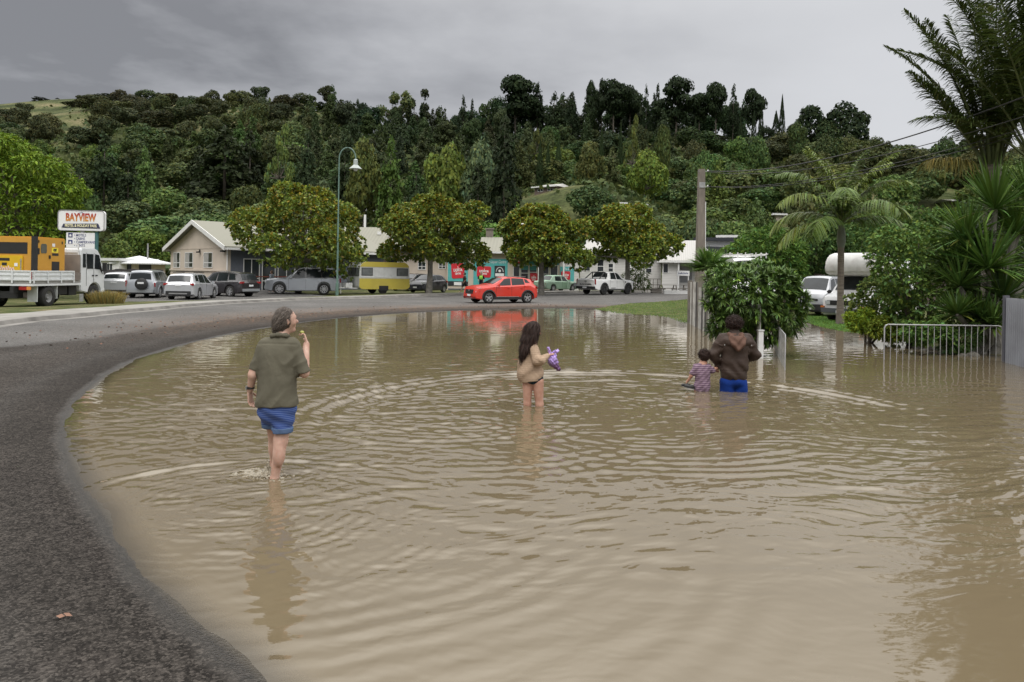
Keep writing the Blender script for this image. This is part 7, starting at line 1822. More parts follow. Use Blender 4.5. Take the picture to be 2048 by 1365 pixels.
# ------------------------------------------------------------------ caravan
def caravan():
 D = 56.2; p = W(757, 580, D); p.z = gz(p.x, p.y) + .02
 YEL_ = M('caravan_yellow', (.55, .45, .07), rough=.45, var=.06, scale=1.5, dirt=.35, dirtcol=(.32, .26, .09), coat=.3); CW = M('caravan_white', (.60, .61, .60), rough=.5, var=.06, dirt=.4, dirtcol=(.33, .33, .30))
 e = empty('caravan', p, math.radians(180 + 36), 'old yellow and white caravan parked between two magnolias', 'caravan')
 L, Wd, z0, z1 = 4.0, 2.1, .28, 2.36; r = .5
 def outline(inset=0):
  pts = []
  for (x, z, a0) in ((L / 2 - r, z1 - r, 0), (-L / 2 + r, z1 - r, 90), (-L / 2 + .25, z0 + .35, 180), (L / 2 - .25, z0 + .35, 270)):
   q = r if a0 < 180 else .3
   for k in range(6): t = math.radians(a0 + 18 * k); pts.append((x + q * math.cos(t), z + q * (1 if a0 < 180 else .9) * math.sin(t)))
  return pts
 P = outline(); MB().prism(P, -Wd / 2, Wd / 2).build('body', CW, e, smooth=True, angle=25)
 def clip(P, zlo, zhi):
  out = []
  for i in range(len(P)):
   a, b = P[i], P[(i + 1) % len(P)]
   for (lim, s) in ((zlo, 1), (zhi, -1)): pass
   out.append(a)
  # resample and clamp
  res = []
  n = len(P)
  for i in range(n):
   a, b = P[i], P[(i + 1) % n]
   for k in range(12):
    t = k / 12; x = a[0] + (b[0] - a[0]) * t; z = a[1] + (b[1] - a[1]) * t
    if zlo <= z <= zhi: res.append((x, z))
  return res
 for (a, b, nm) in ((z0 - .1, 1.22, 'lower_panel'), (1.98, z1 + .1, 'upper_panel')):
  for sg in (-1, 1):
   q = clip(P, a, b); y = sg * (Wd / 2 + .004); MB().prism(q, y, y + sg * .012).build(nm, YEL_, e)
 MB().bx(L / 2 - .02 + .0, L / 2 + .02, -Wd / 2 + .03, Wd / 2 - .03, .55, 1.15).build('front_panel', YEL_, e); MB().bx(-L / 2 - .02, -L / 2 + .02, -Wd / 2 + .03, Wd / 2 - .03, .55, 1.15).build('rear_panel', YEL_, e)
 for (a, b) in ((L / 2 - 1.0, L / 2 - .12), (-L / 2 + .12, -L / 2 + 1.05)):
  for sg in (-1, 1):
   y0, y1 = sorted((sg * (Wd / 2 + .002), sg * (Wd / 2 + .03))); o = MB().bx(a, b, y0, y1, 1.36, 1.92).build('window', BLACK, e)
   y0, y1 = sorted((sg * (Wd / 2 + .02), sg * (Wd / 2 + .034))); MB().bx(a + .05, b - .05, y0, y1, 1.40, 1.88).build('pane', M('caravan_glass', (.14, .15, .15), rough=.15, var=.3, scale=3), o)
 for sx in (1, -1):
  for (y0, y1) in ((-.95, -.36), (-.32, .32), (.36, .95)):
   x0, x1 = sorted((sx * (L / 2 + .002), sx * (L / 2 + .03))); o = MB().bx(x0, x1, y0, y1, 1.30, 1.92).build('window', BLACK, e)
   x0, x1 = sorted((sx * (L / 2 + .02), sx * (L / 2 + .034))); MB().bx(x0, x1, y0 + .04, y1 - .04, 1.34, 1.88).build('pane', MATS['caravan_glass'], o)
 for sg in (-1, 1): y0, y1 = sorted((sg * (Wd / 2 + .017), sg * (Wd / 2 + .035))); MB().bx(-L / 2 + .05, L / 2 - .05, y0, y1, 1.22, 1.26).build('waist_trim', WHITE, e)
 for sg in (-1, 1):
  h = MB().lathe([(0, -.1), (.2, -.1), (.32, -.08), (.33, .08), (.2, .1), (0, .1)], (0.1, sg * (Wd / 2 - .16), .33), 18, axis='Y').build('wheel', RUBBER, e, smooth=True)
  y0, y1 = sorted((sg * (Wd / 2 + .017), sg * (Wd / 2 + .02))); MB().bx(-.28, .48, y0, y1, .27, .62).build('wheel_opening', BLACK, e)
 mb = MB().bar((L / 2 - .1, -.6, .42), (L / 2 + 1.1, 0, .45), .07).bar((L / 2 - .1, .6, .42), (L / 2 + 1.1, 0, .45), .07); mb.tube([(L / 2 + 1.0, 0, .02), (L / 2 + 1.0, 0, .8)], .03, 6); mb.build('drawbar', WHITE, e)
 MB().bx(L / 2 + .25, L / 2 + .75, -.35, .35, .46, .8).build('gas_locker', WHITE, e)
caravan()
# ------------------------------------------------------------------ flatbed truck and generator
def truck():
 TS = 1.09
 D = 29.4; RC = W(64, 615, D)            # rear right corner of the tray on the ground
 zg_ = gz(-16.5, 30.5) + .01
 h = math.radians(89); e = empty('flatbed_truck', (RC.x, RC.y, zg_), h, 'white crew cab flatbed truck carrying a yellow generator on the verge', 'truck')
 e.scale = (TS,) * 3
 # local x forward from the tray tail, y to the left (0 = right side)
 Wt = 2.1; TW = M('truck_white', (.70, .72, .73), rough=.35, var=.04, coat=.4, dirt=.25, dirtcol=(.4, .38, .34))
 MB().bx(0, 2.95, .02, Wt - .02, .88, .98).build('tray_floor', M('tray_steel', (.3, .29, .27), rough=.7, metal=.3), e)
 def board(name, p0, p1, n, z0=.98, z1=1.36):
  p0, p1 = Vector(p0), Vector(p1); d = (p1 - p0); L_ = d.length; ang = math.atan2(d.y, d.x)
  mb = MB().bx(0, L_, -.015, .015, z0, z1)
  for z in (z0 + .02, (z0 + z1) / 2, z1 - .05): mb.bx(.0, L_, -.035, -.0155, z, z + .045)
  for k in range(n + 1): mb.bx(k * (L_ - .06) / n, k * (L_ - .06) / n + .06, -.05, -.036, z0 - .08, z1)
  o = mb.build(name, TW, e); o.location = p0; o.rotation_euler = (0, 0, ang)
 board('side_board', (0, -.0, 0), (2.45, -.0, 0), 3); board('side_board', (2.9, Wt, 0), (0, Wt, 0), 3); board('tail_board', (0, Wt - .02, 0), (0, .02, 0), 3)
 MB().bx(2.5, 2.92, -.01, .02, .99, 1.28).build('plywood_board', M('plywood', (.19, .16, .14), rough=.9, var=.2), e)
 MB().bx(-.03, 2.95, -.04, Wt + .04, .80, .875).build('tray_rail', TW, e)
 MB().bx(2.93, 2.98, .05, Wt - .05, .99, 2.0).build('headboard', M('plywood2', (.22, .19, .165), rough=.9, var=.2, scale=2), e)
 mb = MB()
 for z in (2.1, 2.25, 2.4): mb.bx(2.94, 2.97, .1, Wt - .1, z, z + .03)
 mb.bx(2.94, 2.97, .1, .14, 2.0, 2.45).bx(2.94, 2.97, Wt - .14, Wt - .1, 2.0, 2.45).build('headboard_rack', TW, e)
 MB().bx(-.2, 4.0, .55, .68, .55, .79).bx(-.2, 4.0, 1.42, 1.55, .55, .79).build('chassis', BLACK, e)
 MB().bx(1.5, 2.3, .15, .5, .45, .78).build('fuel_tank', BLACK, e); MB().bx(.1, .4, .6, 1.5, .35, .6).build('rear_axle', BLACK, e); MB().bx(2.4, 2.9, .15, .5, .4, .75).build('battery_box', BLACK, e)
 # cab
 x0, x1 = 3.0, 4.72; zf = .45; zr = 2.28
 prof = [(x0, zf + .1), (4.15, zf + .1), (4.6, zf), (x1, zf), (x1, 1.0), (x1 - .02, 1.18), (x1 - .33, 2.05), (x1 - .5, 2.22), (x1 - .7, zr), (x0 + .1, zr), (x0, zr - .1)]
 # cut the wheel arch out of the outline
 cx, R = 4.0, .47; arch = [(cx + R * math.cos(a), .40 + R * math.sin(a)) for a in [math.radians(8 + 164 * k / 10) for k in range(11)]]
 prof2 = [(x0, zf + .1)] + arch[::-1] + [(4.5, zf), (x1, zf)] + prof[4:]
 MB().prism(prof2, .06, Wt - .12).build('cab', TW, e, bevel=.035)
 for (y, s) in ((.06, -1), (Wt - .12, 1)):
  for (nm, pts) in (('side_window', [(3.45, 1.45), (3.86, 1.45), (3.86, 2.05), (3.42, 2.05)]), ('side_window', [(3.98, 1.45), (4.36, 1.42), (4.56, 1.22), (4.50, 1.42), (4.28, 2.02), (4.0, 2.05)]), ('side_window', [(3.15, 1.5), (3.35, 1.5), (3.33, 2.05), (3.15, 2.05)])):
   ya, yb = sorted((y + s * .004, y + s * .018)); MB().prism(pts, ya, yb).build(nm, GLASS, e)
  for x in (3.40, 3.92): ya, yb = sorted((y + s * .002, y + s * .008)); MB().bx(x, x + .015, ya, yb, .75, 2.1).build('door_seam', BLACK, e)
  for x in (3.80, 4.05): ya, yb = sorted((y + s * .002, y + s * .03)); MB().bx(x, x + .12, ya, yb, 1.15, 1.2).build('door_handle', BLACK, e)
 MB().add([(x1 - .01, .2, 1.22), (x1 - .01, Wt - .26, 1.22), (x1 - .315, Wt - .32, 2.03), (x1 - .315, .26, 2.03), (x1 - .03, .2, 1.22), (x1 - .03, Wt - .26, 1.22), (x1 - .35, Wt - .32, 2.03), (x1 - .35, .26, 2.03)], [(0, 1, 2, 3), (4, 5, 6, 7), (0, 1, 5, 4), (1, 2, 6, 5), (2, 3, 7, 6), (3, 0, 4, 7)]).build('windscreen', GLASS, e)
 MB().bx(x1 - .1, x1 + .12, .1, Wt - .16, .38, .68).build('front_bumper', WHITE, e, bevel=.04)
 for y in (.3, Wt - .36): MB().bx(x1 - .01, x1 + .03, y - .14, y + .14, .78, .95).build('headlight', LAMP_GLASS, e)
 for y in (-.12, Wt + .04): MB().bx(x1 - .35, x1 - .28, y - .08, y + .08, 1.35, 1.7).build('wing_mirror', BLACK, e)
 for (x, y, w) in ((.95, .16, .34), (.95, Wt - .16, .34), (4.0, .2, .2), (4.0, Wt - .26, .2)):
  hh = empty('wheel', (x, y, .395)); hh.parent = e
  MB().lathe([(.22, -w / 2), (.36, -w / 2), (.395, -w / 2 + .03), (.395, w / 2 - .03), (.36, w / 2), (.22, w / 2)], (0, 0, 0), 24, axis='Y').build('tyre', RUBBER, hh, smooth=True, angle=50)
  MB().lathe([(0, -w * .30), (.08, -w * .38), (.12, -w * .2), (.22, -w * .44), (.22, w * .44), (.12, w * .2), (.08, w * .38), (0, w * .3)], (0, 0, 0), 16, axis='Y').build('rim', M('grey_rim', (.2, .2, .2), rough=.6), hh)
 for y in (.02, Wt - .38): MB().bx(.30, .34, y, y + .36, .22, .84).bx(.30, .52, y, y + .36, .80, .84).build('mudguard', M('mudguard_grey', (.52, .54, .53), rough=.6), e); MB().bx(1.45, 1.49, y, y + .36, .3, .84).build('mudguard', MATS['mudguard_grey'], e)
 for y0 in (.03, Wt - .48): MB().bx(-.06, -.02, y0, y0 + .14, .66, .78).build('tail_light', M('indicator_amber', (.7, .25, .05)), e); MB().bx(-.06, -.02, y0 + .145, y0 + .42, .66, .78).build('tail_light', RED_LENS, e)
 MB().bx(-.045, -.036, 0.0, .05, 1.05, 1.3).build('marker_reflector', RED_LENS, e)
 # generator, a thing of its own standing on the tray
 g = empty('generator', (RC.x, RC.y, zg_ + .985 * TS), h, 'large yellow enclosed diesel generator standing on the flatbed truck', 'generator')
 g.scale = (TS,) * 3
 YG = M('generator_yellow', (.58, .30, .045), rough=.4, var=.05, coat=.3); YG2 = M('generator_panel_yellow', (.66, .42, .02), rough=.4, var=.05)
 gx0, gx1, gy0, gy1, gh = .45, 2.25, .22, 1.95, 1.62
 MB().bx(gx0, gx1, gy0, gy1, .06, gh).build('housing', YG, g, bevel=.03); MB().bx(gx0 - .02, gx1 + .02, gy0 - .02, gy1 + .02, 0, .055).build('skid', BLACK, g)
 MB().bx(gx0 - .03, gx0 + .12, gy0 - .03, gy0 + .12, .06, gh + .01).build('corner_post', BLACK, g)
 MB().bx(gx0 - .01, gx0 + .008, gy0 + .28, gy1 - .05, .98, 1.40).build('louvre_opening', BLACK, g)
 MB().bx(gx0 - .05, gx0 - .005, gy0 + .42, gy1 - .05, .10, .92).build('rear_door', YG2, g, bevel=.01)
 MB().bx(gx0 - .06, gx0 - .052, gy0 + .9, gy0 + 1.3, .72, .82).bx(gx0 - .06, gx0 - .052, gy0 + 1.0, gy0 + 1.18, .55, .65).build('door_labels', BLACK, g)
 MB().bx(gx0 - .06, gx0 - .052, gy0 + .60, gy0 + .72, .52, .64).build('white_label', WHITES, g); MB().bx(gx0 - .06, gx0 - .052, gy0 + .46, gy0 + .50, .3, .8).build('door_hinge', GALV, g)
 mb = MB(); rg = random.Random(4)
 for k in range(9): y = gy0 + .72 + k * .085; mb.tube([(gx0 - .056, y, .34 + rg.uniform(0, .05)), (gx0 - .056, y + .05, .47 + rg.uniform(0, .08)), (gx0 - .056, y + .09, .35 + rg.uniform(0, .05))], .018, 5)
 mb.build('spray_painted_tag', M('pink_white', (.75, .6, .65)), g)
 y = gy0
 def P(nm, a, b, z0, z1, m, t=.012, par=None): return MB().bx(gx0 + a, gx0 + b, y - t, y - .002, z0, z1).build(nm, m, par or g)
 P('access_door', .12, 1.72, .12, 1.54, M('generator_door_yellow', (.56, .29, .045), rough=.4, var=.05), .010)
 MB().prism([(gx0 + .33, 1.02), (gx0 + .62, 1.02), (gx0 + .65, 1.07), (gx0 + .65, 1.32), (gx0 + .60, 1.37), (gx0 + .36, 1.37), (gx0 + .31, 1.32), (gx0 + .31, 1.07)], y - .02, y - .011).build('door_window', M('smoky_window', (.12, .12, .10), rough=.2), g)
 P('vent_grille', .96, 1.42, .34, .72, BLACK, .018); P('door_latch', .78, .86, .82, .95, BLACK, .04)
 o = P('yellow_sticker', .95, 1.34, 1.06, 1.24, M('sticker_yellow', (.8, .65, .05)), .016); P('black_sticker', .98, 1.36, .94, 1.03, BLACK, .016); P('white_sticker', .98, 1.14, 1.28, 1.40, WHITES, .016)
 text('CAT', 'lettering', .12, BLACK, g, (gx0 + 1.14, y - .018, 1.15), (math.pi / 2, 0, 0), width=.2, bold=.01)
 for z in (.25, 1.4): P('hinge', .16, .2, z, z + .1, BLACK, .03); P('hinge', 1.55, 1.6, z, z + .1, BLACK, .03)
 P('hinge', .14, .22, .98, 1.2, BLACK, .03)
truck()
# ------------------------------------------------------------------ people (one continuous surface per body, grown from a blended distance field)
def smin(a, b, k):
 h = np.maximum(k - np.abs(a - b), 0) / k
 return np.minimum(a, b) - h * h * k * .25
class Field:
 def __init__(s, lo, hi, vox):
  s.lo = np.array(lo, float); s.v = vox; s.n = np.ceil((np.array(hi) - s.lo) / vox).astype(int) + 1
  s.F = np.full(s.n, 9.0, np.float32)
 def region(s, lo, hi):
  a = np.clip(np.floor((np.array(lo) - s.lo) / s.v).astype(int), 0, s.n - 1); b = np.clip(np.ceil((np.array(hi) - s.lo) / s.v).astype(int) + 1, 1, s.n)
  if (b <= a).any(): return None
  ax = [s.lo[i] + s.v * np.arange(a[i], b[i]) for i in range(3)]
  return tuple(slice(a[i], b[i]) for i in range(3)), np.meshgrid(*ax, indexing='ij')
 def put(s, lo, hi, fn, k, sub=False):
  m = k + 3 * s.v; r = s.region(np.array(lo) - m, np.array(hi) + m)
  if r is None: return
  sl, (X, Y, Z) = r; d = fn(X, Y, Z)
  s.F[sl] = -smin(-s.F[sl], d, k) if sub else smin(s.F[sl], d, k)
 def cap(s, p, q, r0, r1, k=.03, sub=False, flat=None):
  p, q = np.array(p, float), np.array(q, float); R = max(r0, r1); e = q - p; L2 = max(e @ e, 1e-12)
  def fn(X, Y, Z):
   t = np.clip(((X - p[0]) * e[0] + (Y - p[1]) * e[1] + (Z - p[2]) * e[2]) / L2, 0, 1)
   return np.sqrt((X - p[0] - t * e[0]) ** 2 + (Y - p[1] - t * e[1]) ** 2 + (Z - p[2] - t * e[2]) ** 2) - (r0 + (r1 - r0) * t)
  s.put(np.minimum(p, q) - R, np.maximum(p, q) + R, fn, k, sub); return s
 def chain(s, pts, rs, k=.03):
  for i in range(len(pts) - 1): s.cap(pts[i], pts[i + 1], rs[i], rs[i + 1], k)
  return s
 def ell(s, c, r, k=.03, rot=None, sub=False):
  c, r = np.array(c, float), np.array(r, float); R = np.array(Euler(rot).to_matrix()) if rot else np.eye(3)
  def fn(X, Y, Z):
   dx, dy, dz = X - c[0], Y - c[1], Z - c[2]
   a = (R[0, 0] * dx + R[1, 0] * dy + R[2, 0] * dz) / r[0]; b = (R[0, 1] * dx + R[1, 1] * dy + R[2, 1] * dz) / r[1]; g = (R[0, 2] * dx + R[1, 2] * dy + R[2, 2] * dz) / r[2]
   l = np.sqrt(a * a + b * b + g * g); l2 = np.sqrt((a / r[0]) ** 2 + (b / r[1]) ** 2 + (g / r[2]) ** 2) + 1e-9
   return l * (l - 1) / l2
  M_ = r.max(); s.put(c - M_, c + M_, fn, k, sub); return s
 def cut(s, fn):
  """keep where fn <= 0"""
  X, Y, Z = s.grid(); s.F = np.maximum(s.F, fn(X, Y, Z).astype(np.float32)); return s
 def grid(s):
  return np.meshgrid(*[s.lo[i] + s.v * np.arange(s.n[i]) for i in range(3)], indexing='ij')
 def ripple(s, fn):
  X, Y, Z = s.grid(); near = np.abs(s.F) < .06; s.F[near] += fn(X[near], Y[near], Z[near]).astype(np.float32); return s
 def mesh(s, name, m, parent=None, colors=None):
  F = s.F; ins = F < 0; n = s.n
  c = np.zeros(n - 1, np.int8)
  offs = [(i, j, k) for i in (0, 1) for j in (0, 1) for k in (0, 1)]
  for o in offs: c += ins[o[0]:n[0] - 1 + o[0], o[1]:n[1] - 1 + o[1], o[2]:n[2] - 1 + o[2]]
  cells = np.argwhere((c > 0) & (c < 8)); idx = -np.ones(n - 1, np.int64); idx[tuple(cells.T)] = np.arange(len(cells))
  acc = np.zeros((len(cells), 3)); cnt = np.zeros(len(cells))
  for a in range(8):
   for b in range(a + 1, 8):
    oa, ob = np.array(offs[a]), np.array(offs[b])
    if np.abs(oa - ob).sum() != 1: continue
    fa = F[tuple((cells + oa).T)]; fb = F[tuple((cells + ob).T)]; x = (fa < 0) != (fb < 0)
    t = np.where(x, fa / np.where(x, fa - fb, 1), 0)
    acc[x] += (oa + (ob - oa) * t[:, None])[x]; cnt += x
  V = (cells + acc / np.maximum(cnt, 1)[:, None]) * s.v + s.lo
  Qs = []
  for ax in range(3):
   sh = [slice(1, n[i] - 1) for i in range(3)]; a0 = list(sh); a0[ax] = slice(0, n[ax] - 1); a1 = list(sh); a1[ax] = slice(1, n[ax])
   fa, fb = ins[tuple(a0)], ins[tuple(a1)]; e = np.argwhere(fa != fb)
   st = np.array([1, 1, 1]); st[ax] = 0; e = e + st
   u, v = [i for i in range(3) if i != ax]; U = np.zeros(3, int); U[u] = 1; Vv = np.zeros(3, int); Vv[v] = 1
   q = np.stack([idx[tuple((e - U - Vv).T)], idx[tuple((e - Vv).T)], idx[tuple(e.T)], idx[tuple((e - U).T)]], 1)
   f = ins[tuple(e.T)]; flip = (f if ax != 1 else ~f)
   q[~flip] = q[~flip][:, ::-1]; Qs.append(q)
  Q = np.concatenate(Qs); Q = Q[(Q >= 0).all(1)]
  # one smoothing pass
  for _ in range(2):
   S = np.zeros_like(V); N_ = np.zeros(len(V))
   for i in range(4):
    a, b = Q[:, i], Q[:, (i + 1) % 4]; np.add.at(S, a, V[b]); np.add.at(N_, a, 1)
   V = V * .5 + .5 * S / np.maximum(N_, 1)[:, None]
  me = np_mesh(name, V, Q, True, colors=colors(V) if colors else None)
  return link(name, me, m, parent)
def skin_mat(name, col, red=(.5, .2, .15)):
 m, t, b, out = new_mat(name); L = t.links.new
 co = t.nodes.new('ShaderNodeTexCoord'); n = t.nodes.new('ShaderNodeTexNoise'); n.inputs['Scale'].default_value = 14; n.inputs['Detail'].default_value = 5; L(co.outputs['Object'], n.inputs['Vector'])
 r = t.nodes.new('ShaderNodeValToRGB'); L(n.outputs['Fac'], r.inputs[0]); r.color_ramp.elements[0].position = .3; r.color_ramp.elements[1].position = .7
 r.color_ramp.elements[0].color = (*[c * q for c, q in zip(col, (.85, .72, .68))], 1); r.color_ramp.elements[1].color = (*[min(1, c * 1.1) for c in col], 1)
 L(r.outputs[0], b.inputs['Base Color']); b.inputs['Roughness'].default_value = .5; b.inputs['Subsurface Weight'].default_value = .08; b.inputs['Subsurface Radius'].default_value = (.02, .008, .004)
 return m
def hair_mat(name, c1, c2, scale=(60, 60, 5)):
 m, t, b, out = new_mat(name); L = t.links.new
 co = t.nodes.new('ShaderNodeTexCoord'); mp = t.nodes.new('ShaderNodeMapping'); mp.inputs['Scale'].default_value = scale; L(co.outputs['Object'], mp.inputs[0])
 n = t.nodes.new('ShaderNodeTexNoise'); n.inputs['Scale'].default_value = 1.6; n.inputs['Detail'].default_value = 5; n.inputs['Distortion'].default_value = .6; L(mp.outputs[0], n.inputs['Vector'])
 r = t.nodes.new('ShaderNodeValToRGB'); L(n.outputs['Fac'], r.inputs[0]); r.color_ramp.elements[0].position = .35; r.color_ramp.elements[1].position = .68; r.color_ramp.elements[0].color = (*c1, 1); r.color_ramp.elements[1].color = (*c2, 1)
 L(r.outputs[0], b.inputs['Base Color']); b.inputs['Roughness'].default_value = .6; b.inputs['Specular IOR Level'].default_value = .12
 bp = t.nodes.new('ShaderNodeBump'); bp.inputs['Strength'].default_value = .6; bp.inputs['Distance'].default_value = .006; L(n.outputs['Fac'], bp.inputs['Height']); L(bp.outputs[0], b.inputs['Normal'])
 return m
def cloth_mat(name, col, weave=220, var=.12, rough=.95, wr=.5):
 m, t, b, out = new_mat(name); L = t.links.new
 co = t.nodes.new('ShaderNodeTexCoord')
 n = t.nodes.new('ShaderNodeTexNoise'); n.inputs['Scale'].default_value = weave; n.inputs['Detail'].default_value = 2; L(co.outputs['Object'], n.inputs['Vector'])
 n2 = t.nodes.new('ShaderNodeTexNoise'); n2.inputs['Scale'].default_value = 5; n2.inputs['Detail'].default_value = 5; L(co.outputs['Object'], n2.inputs['Vector'])
 ad = t.nodes.new('ShaderNodeMath'); ad.operation = 'ADD'; L(n.outputs['Fac'], ad.inputs[0]); L(n2.outputs['Fac'], ad.inputs[1])
 mr = t.nodes.new('ShaderNodeMapRange'); L(ad.outputs[0], mr.inputs['Value']); mr.inputs['From Min'].default_value = .7; mr.inputs['From Max'].default_value = 1.3; mr.inputs['To Min'].default_value = 1 - var * 1.5; mr.inputs['To Max'].default_value = 1 + var
 v = t.nodes.new('ShaderNodeVectorMath'); v.operation = 'SCALE'; v.inputs[0].default_value = col; L(mr.outputs[0], v.inputs['Scale']); L(v.outputs[0], b.inputs['Base Color'])
 b.inputs['Roughness'].default_value = rough; b.inputs['Specular IOR Level'].default_value = .2
 n3 = t.nodes.new('ShaderNodeTexNoise'); n3.inputs['Scale'].default_value = 6; n3.inputs['Detail'].default_value = 3; n3.inputs['Distortion'].default_value = .5; L(co.outputs['Object'], n3.inputs['Vector'])
 bp = t.nodes.new('ShaderNodeBump'); bp.inputs['Strength'].default_value = wr * 1.6; bp.inputs['Distance'].default_value = .03; L(n3.outputs['Fac'], bp.inputs['Height'])
 b2 = t.nodes.new('ShaderNodeBump'); b2.inputs['Strength'].default_value = .3; b2.inputs['Distance'].default_value = .002; L(n.outputs['Fac'], b2.inputs['Height']); L(bp.outputs[0], b2.inputs['Normal']); L(b2.outputs[0], b.inputs['Normal'])
 return m
def hand(f, w, d, nrm, th, L=.175, curl=.5, k=.006, spread=.10):
 """palm, four unequal bent fingers and a side thumb. w wrist, d pointing direction, nrm palm-facing normal, th side the thumb is on"""
 w, d, nrm = Vector(w), Vector(d).normalized(), Vector(nrm).normalized(); s = d.cross(nrm).normalized()
 if s.dot(Vector(th)) < 0: s = -s
 pl = L * .52; pw = L * .225
 for o in (-.75, -.25, .25, .75): f.cap(w + s * pw * o * .7, w + d * pl + s * pw * o, L * .075, L * .062, .012)
 for i, (o, ln, r) in enumerate(((.85, .40, .052), (.30, .46, .054), (-.28, .43, .051), (-.85, .33, .045))):
  b = w + d * pl + s * pw * o; dd = (d + s * spread * o).normalized(); fl = L * ln; c = curl * (1 + .12 * i)
  d1 = (dd * math.cos(c * .6) + nrm * math.sin(c * .6)); d2 = (dd * math.cos(c * 1.6) + nrm * math.sin(c * 1.6)); d3 = (dd * math.cos(c * 2.3) + nrm * math.sin(c * 2.3))
  p1 = b + d1 * fl * .45; p2 = p1 + d2 * fl * .32; p3 = p2 + d3 * fl * .23; f.chain([b, p1, p2, p3], [L * r, L * r * .95, L * r * .85, L * r * .7], k)
 b = w + d * pl * .25 + s * pw * .9; t1 = b + (d * .55 + s * .75 + nrm * .3).normalized() * L * .22; t2 = t1 + (d * .9 + s * .25 + nrm * .45).normalized() * L * .17
 f.chain([b, t1, t2], [L * .075, L * .062, L * .048], .01)
def head(f, c, fwd, r=.1, neck=None, k=.02):
 """skull, jaw, nose, lips, ears; c centre of skull, fwd facing direction, r half height-ish"""
 c = Vector(c); F_ = Vector(fwd).normalized(); R_ = F_.cross(Vector((0, 0, 1))).normalized(); U = R_.cross(F_).normalized()
 f.ell(c + U * .22 * r, (r * .86, r * .86, r * .92), .02); f.ell(c + F_ * .12 * r + U * .15 * r, (r * .84, r * .84, r * .8), .02)
 f.cap(c + F_ * .35 * r - U * .35 * r, c + F_ * .42 * r - U * .70 * r, r * .58, r * .40, .03)          # jaw
 f.ell(c + F_ * .74 * r - U * .86 * r, (r * .20, r * .20, r * .17), .02)                          # chin
 f.cap(c + F_ * .88 * r + U * .12 * r, c + F_ * 1.10 * r - U * .16 * r, r * .09, r * .15, .012)   # nose
 f.cap(c + F_ * .80 * r + U * .28 * r - R_ * .3 * r, c + F_ * .80 * r + U * .28 * r + R_ * .3 * r, r * .13, r * .13, .015)  # brow
 f.cap(c + F_ * .86 * r - U * .42 * r - R_ * .14 * r, c + F_ * .86 * r - U * .42 * r + R_ * .14 * r, r * .09, r * .09, .008)
 f.cap(c + F_ * .84 * r - U * .54 * r - R_ * .11 * r, c + F_ * .84 * r - U * .54 * r + R_ * .11 * r, r * .09, r * .09, .008)
 for s in (-1, 1):
  f.ell(c + F_ * .60 * r - U * .18 * r + R_ * s * .45 * r, (r * .26, r * .26, r * .24), .02)     # cheeks
  e = c + R_ * s * .86 * r - F_ * .05 * r
  f.ell(e - U * .02 * r, (r * .12, r * .12, r * .27), .008); f.cap(e + U * .18 * r - F_ * .08 * r + R_ * s * .08 * r, e - U * .2 * r, r * .05, r * .06, .006)
  f.ell(c + F_ * .80 * r + U * .10 * r + R_ * s * .33 * r, (r * .13, r * .13, r * .09), .006, sub=True)
 if neck: f.cap(c - U * .5 * r - F_ * .1 * r, neck, r * .55, r * .60, .03)
 return F_, R_, U
def eyes(parent, c, fwd, r):
 c = Vector(c); F_ = Vector(fwd).normalized(); R_ = F_.cross(Vector((0, 0, 1))).normalized(); U = R_.cross(F_)
 for s in (-1, 1):
  o = MB().lathe([(0, -.0), (r * .05, .002), (r * .1, .0), (0, .012)], c + F_ * .74 * r + U * .10 * r + R_ * s * .33 * r, 8); o = o.build('eye', M('eye_dark', (.05, .035, .03), rough=.15), parent)
def strands(h, n, L, m, seed=0, down=(0, 0, -1), jit=.25, curl=False, w=.0035, out=.004):
 r = R0(seed); me = h.data; V = np.zeros(len(me.vertices) * 3, np.float32); me.vertices.foreach_get('co', V); V = V.reshape(-1, 3)
 Nn = np.zeros(len(me.vertices) * 3, np.float32); me.vertices.foreach_get('normal', Nn); Nn = Nn.reshape(-1, 3)
 k = r.integers(0, len(V), n); P, N_ = V[k], Nn[k]
 d = rnd_unit(r, n) if curl else np.tile(np.array(down, float), (n, 1)) + jit * rnd_unit(r, n)
 d = unit(d - N_ * (d * N_).sum(1, keepdims=True) * (.5 if curl else .95))
 V2, Q, m_ = blades(P + N_ * out * r.random((n, 1)), d, L * r.uniform(.5, 1.2, n), w, .1, r, seg=3, prof=(.8, 1, .7, .1), side=unit(np.cross(d, N_)))
 link('hair_strands', blade_mesh('hair_strands', [(V2, Q, np.repeat(tints(r, n, .4, 1.6, .03), m_, 0))]), m, h)
STR1 = leaf_mat('grey_brown_strands', (.12, .10, .085), trans=0, spec=.2); STR2 = leaf_mat('dark_brown_strands', (.030, .016, .012), trans=0, spec=.25)
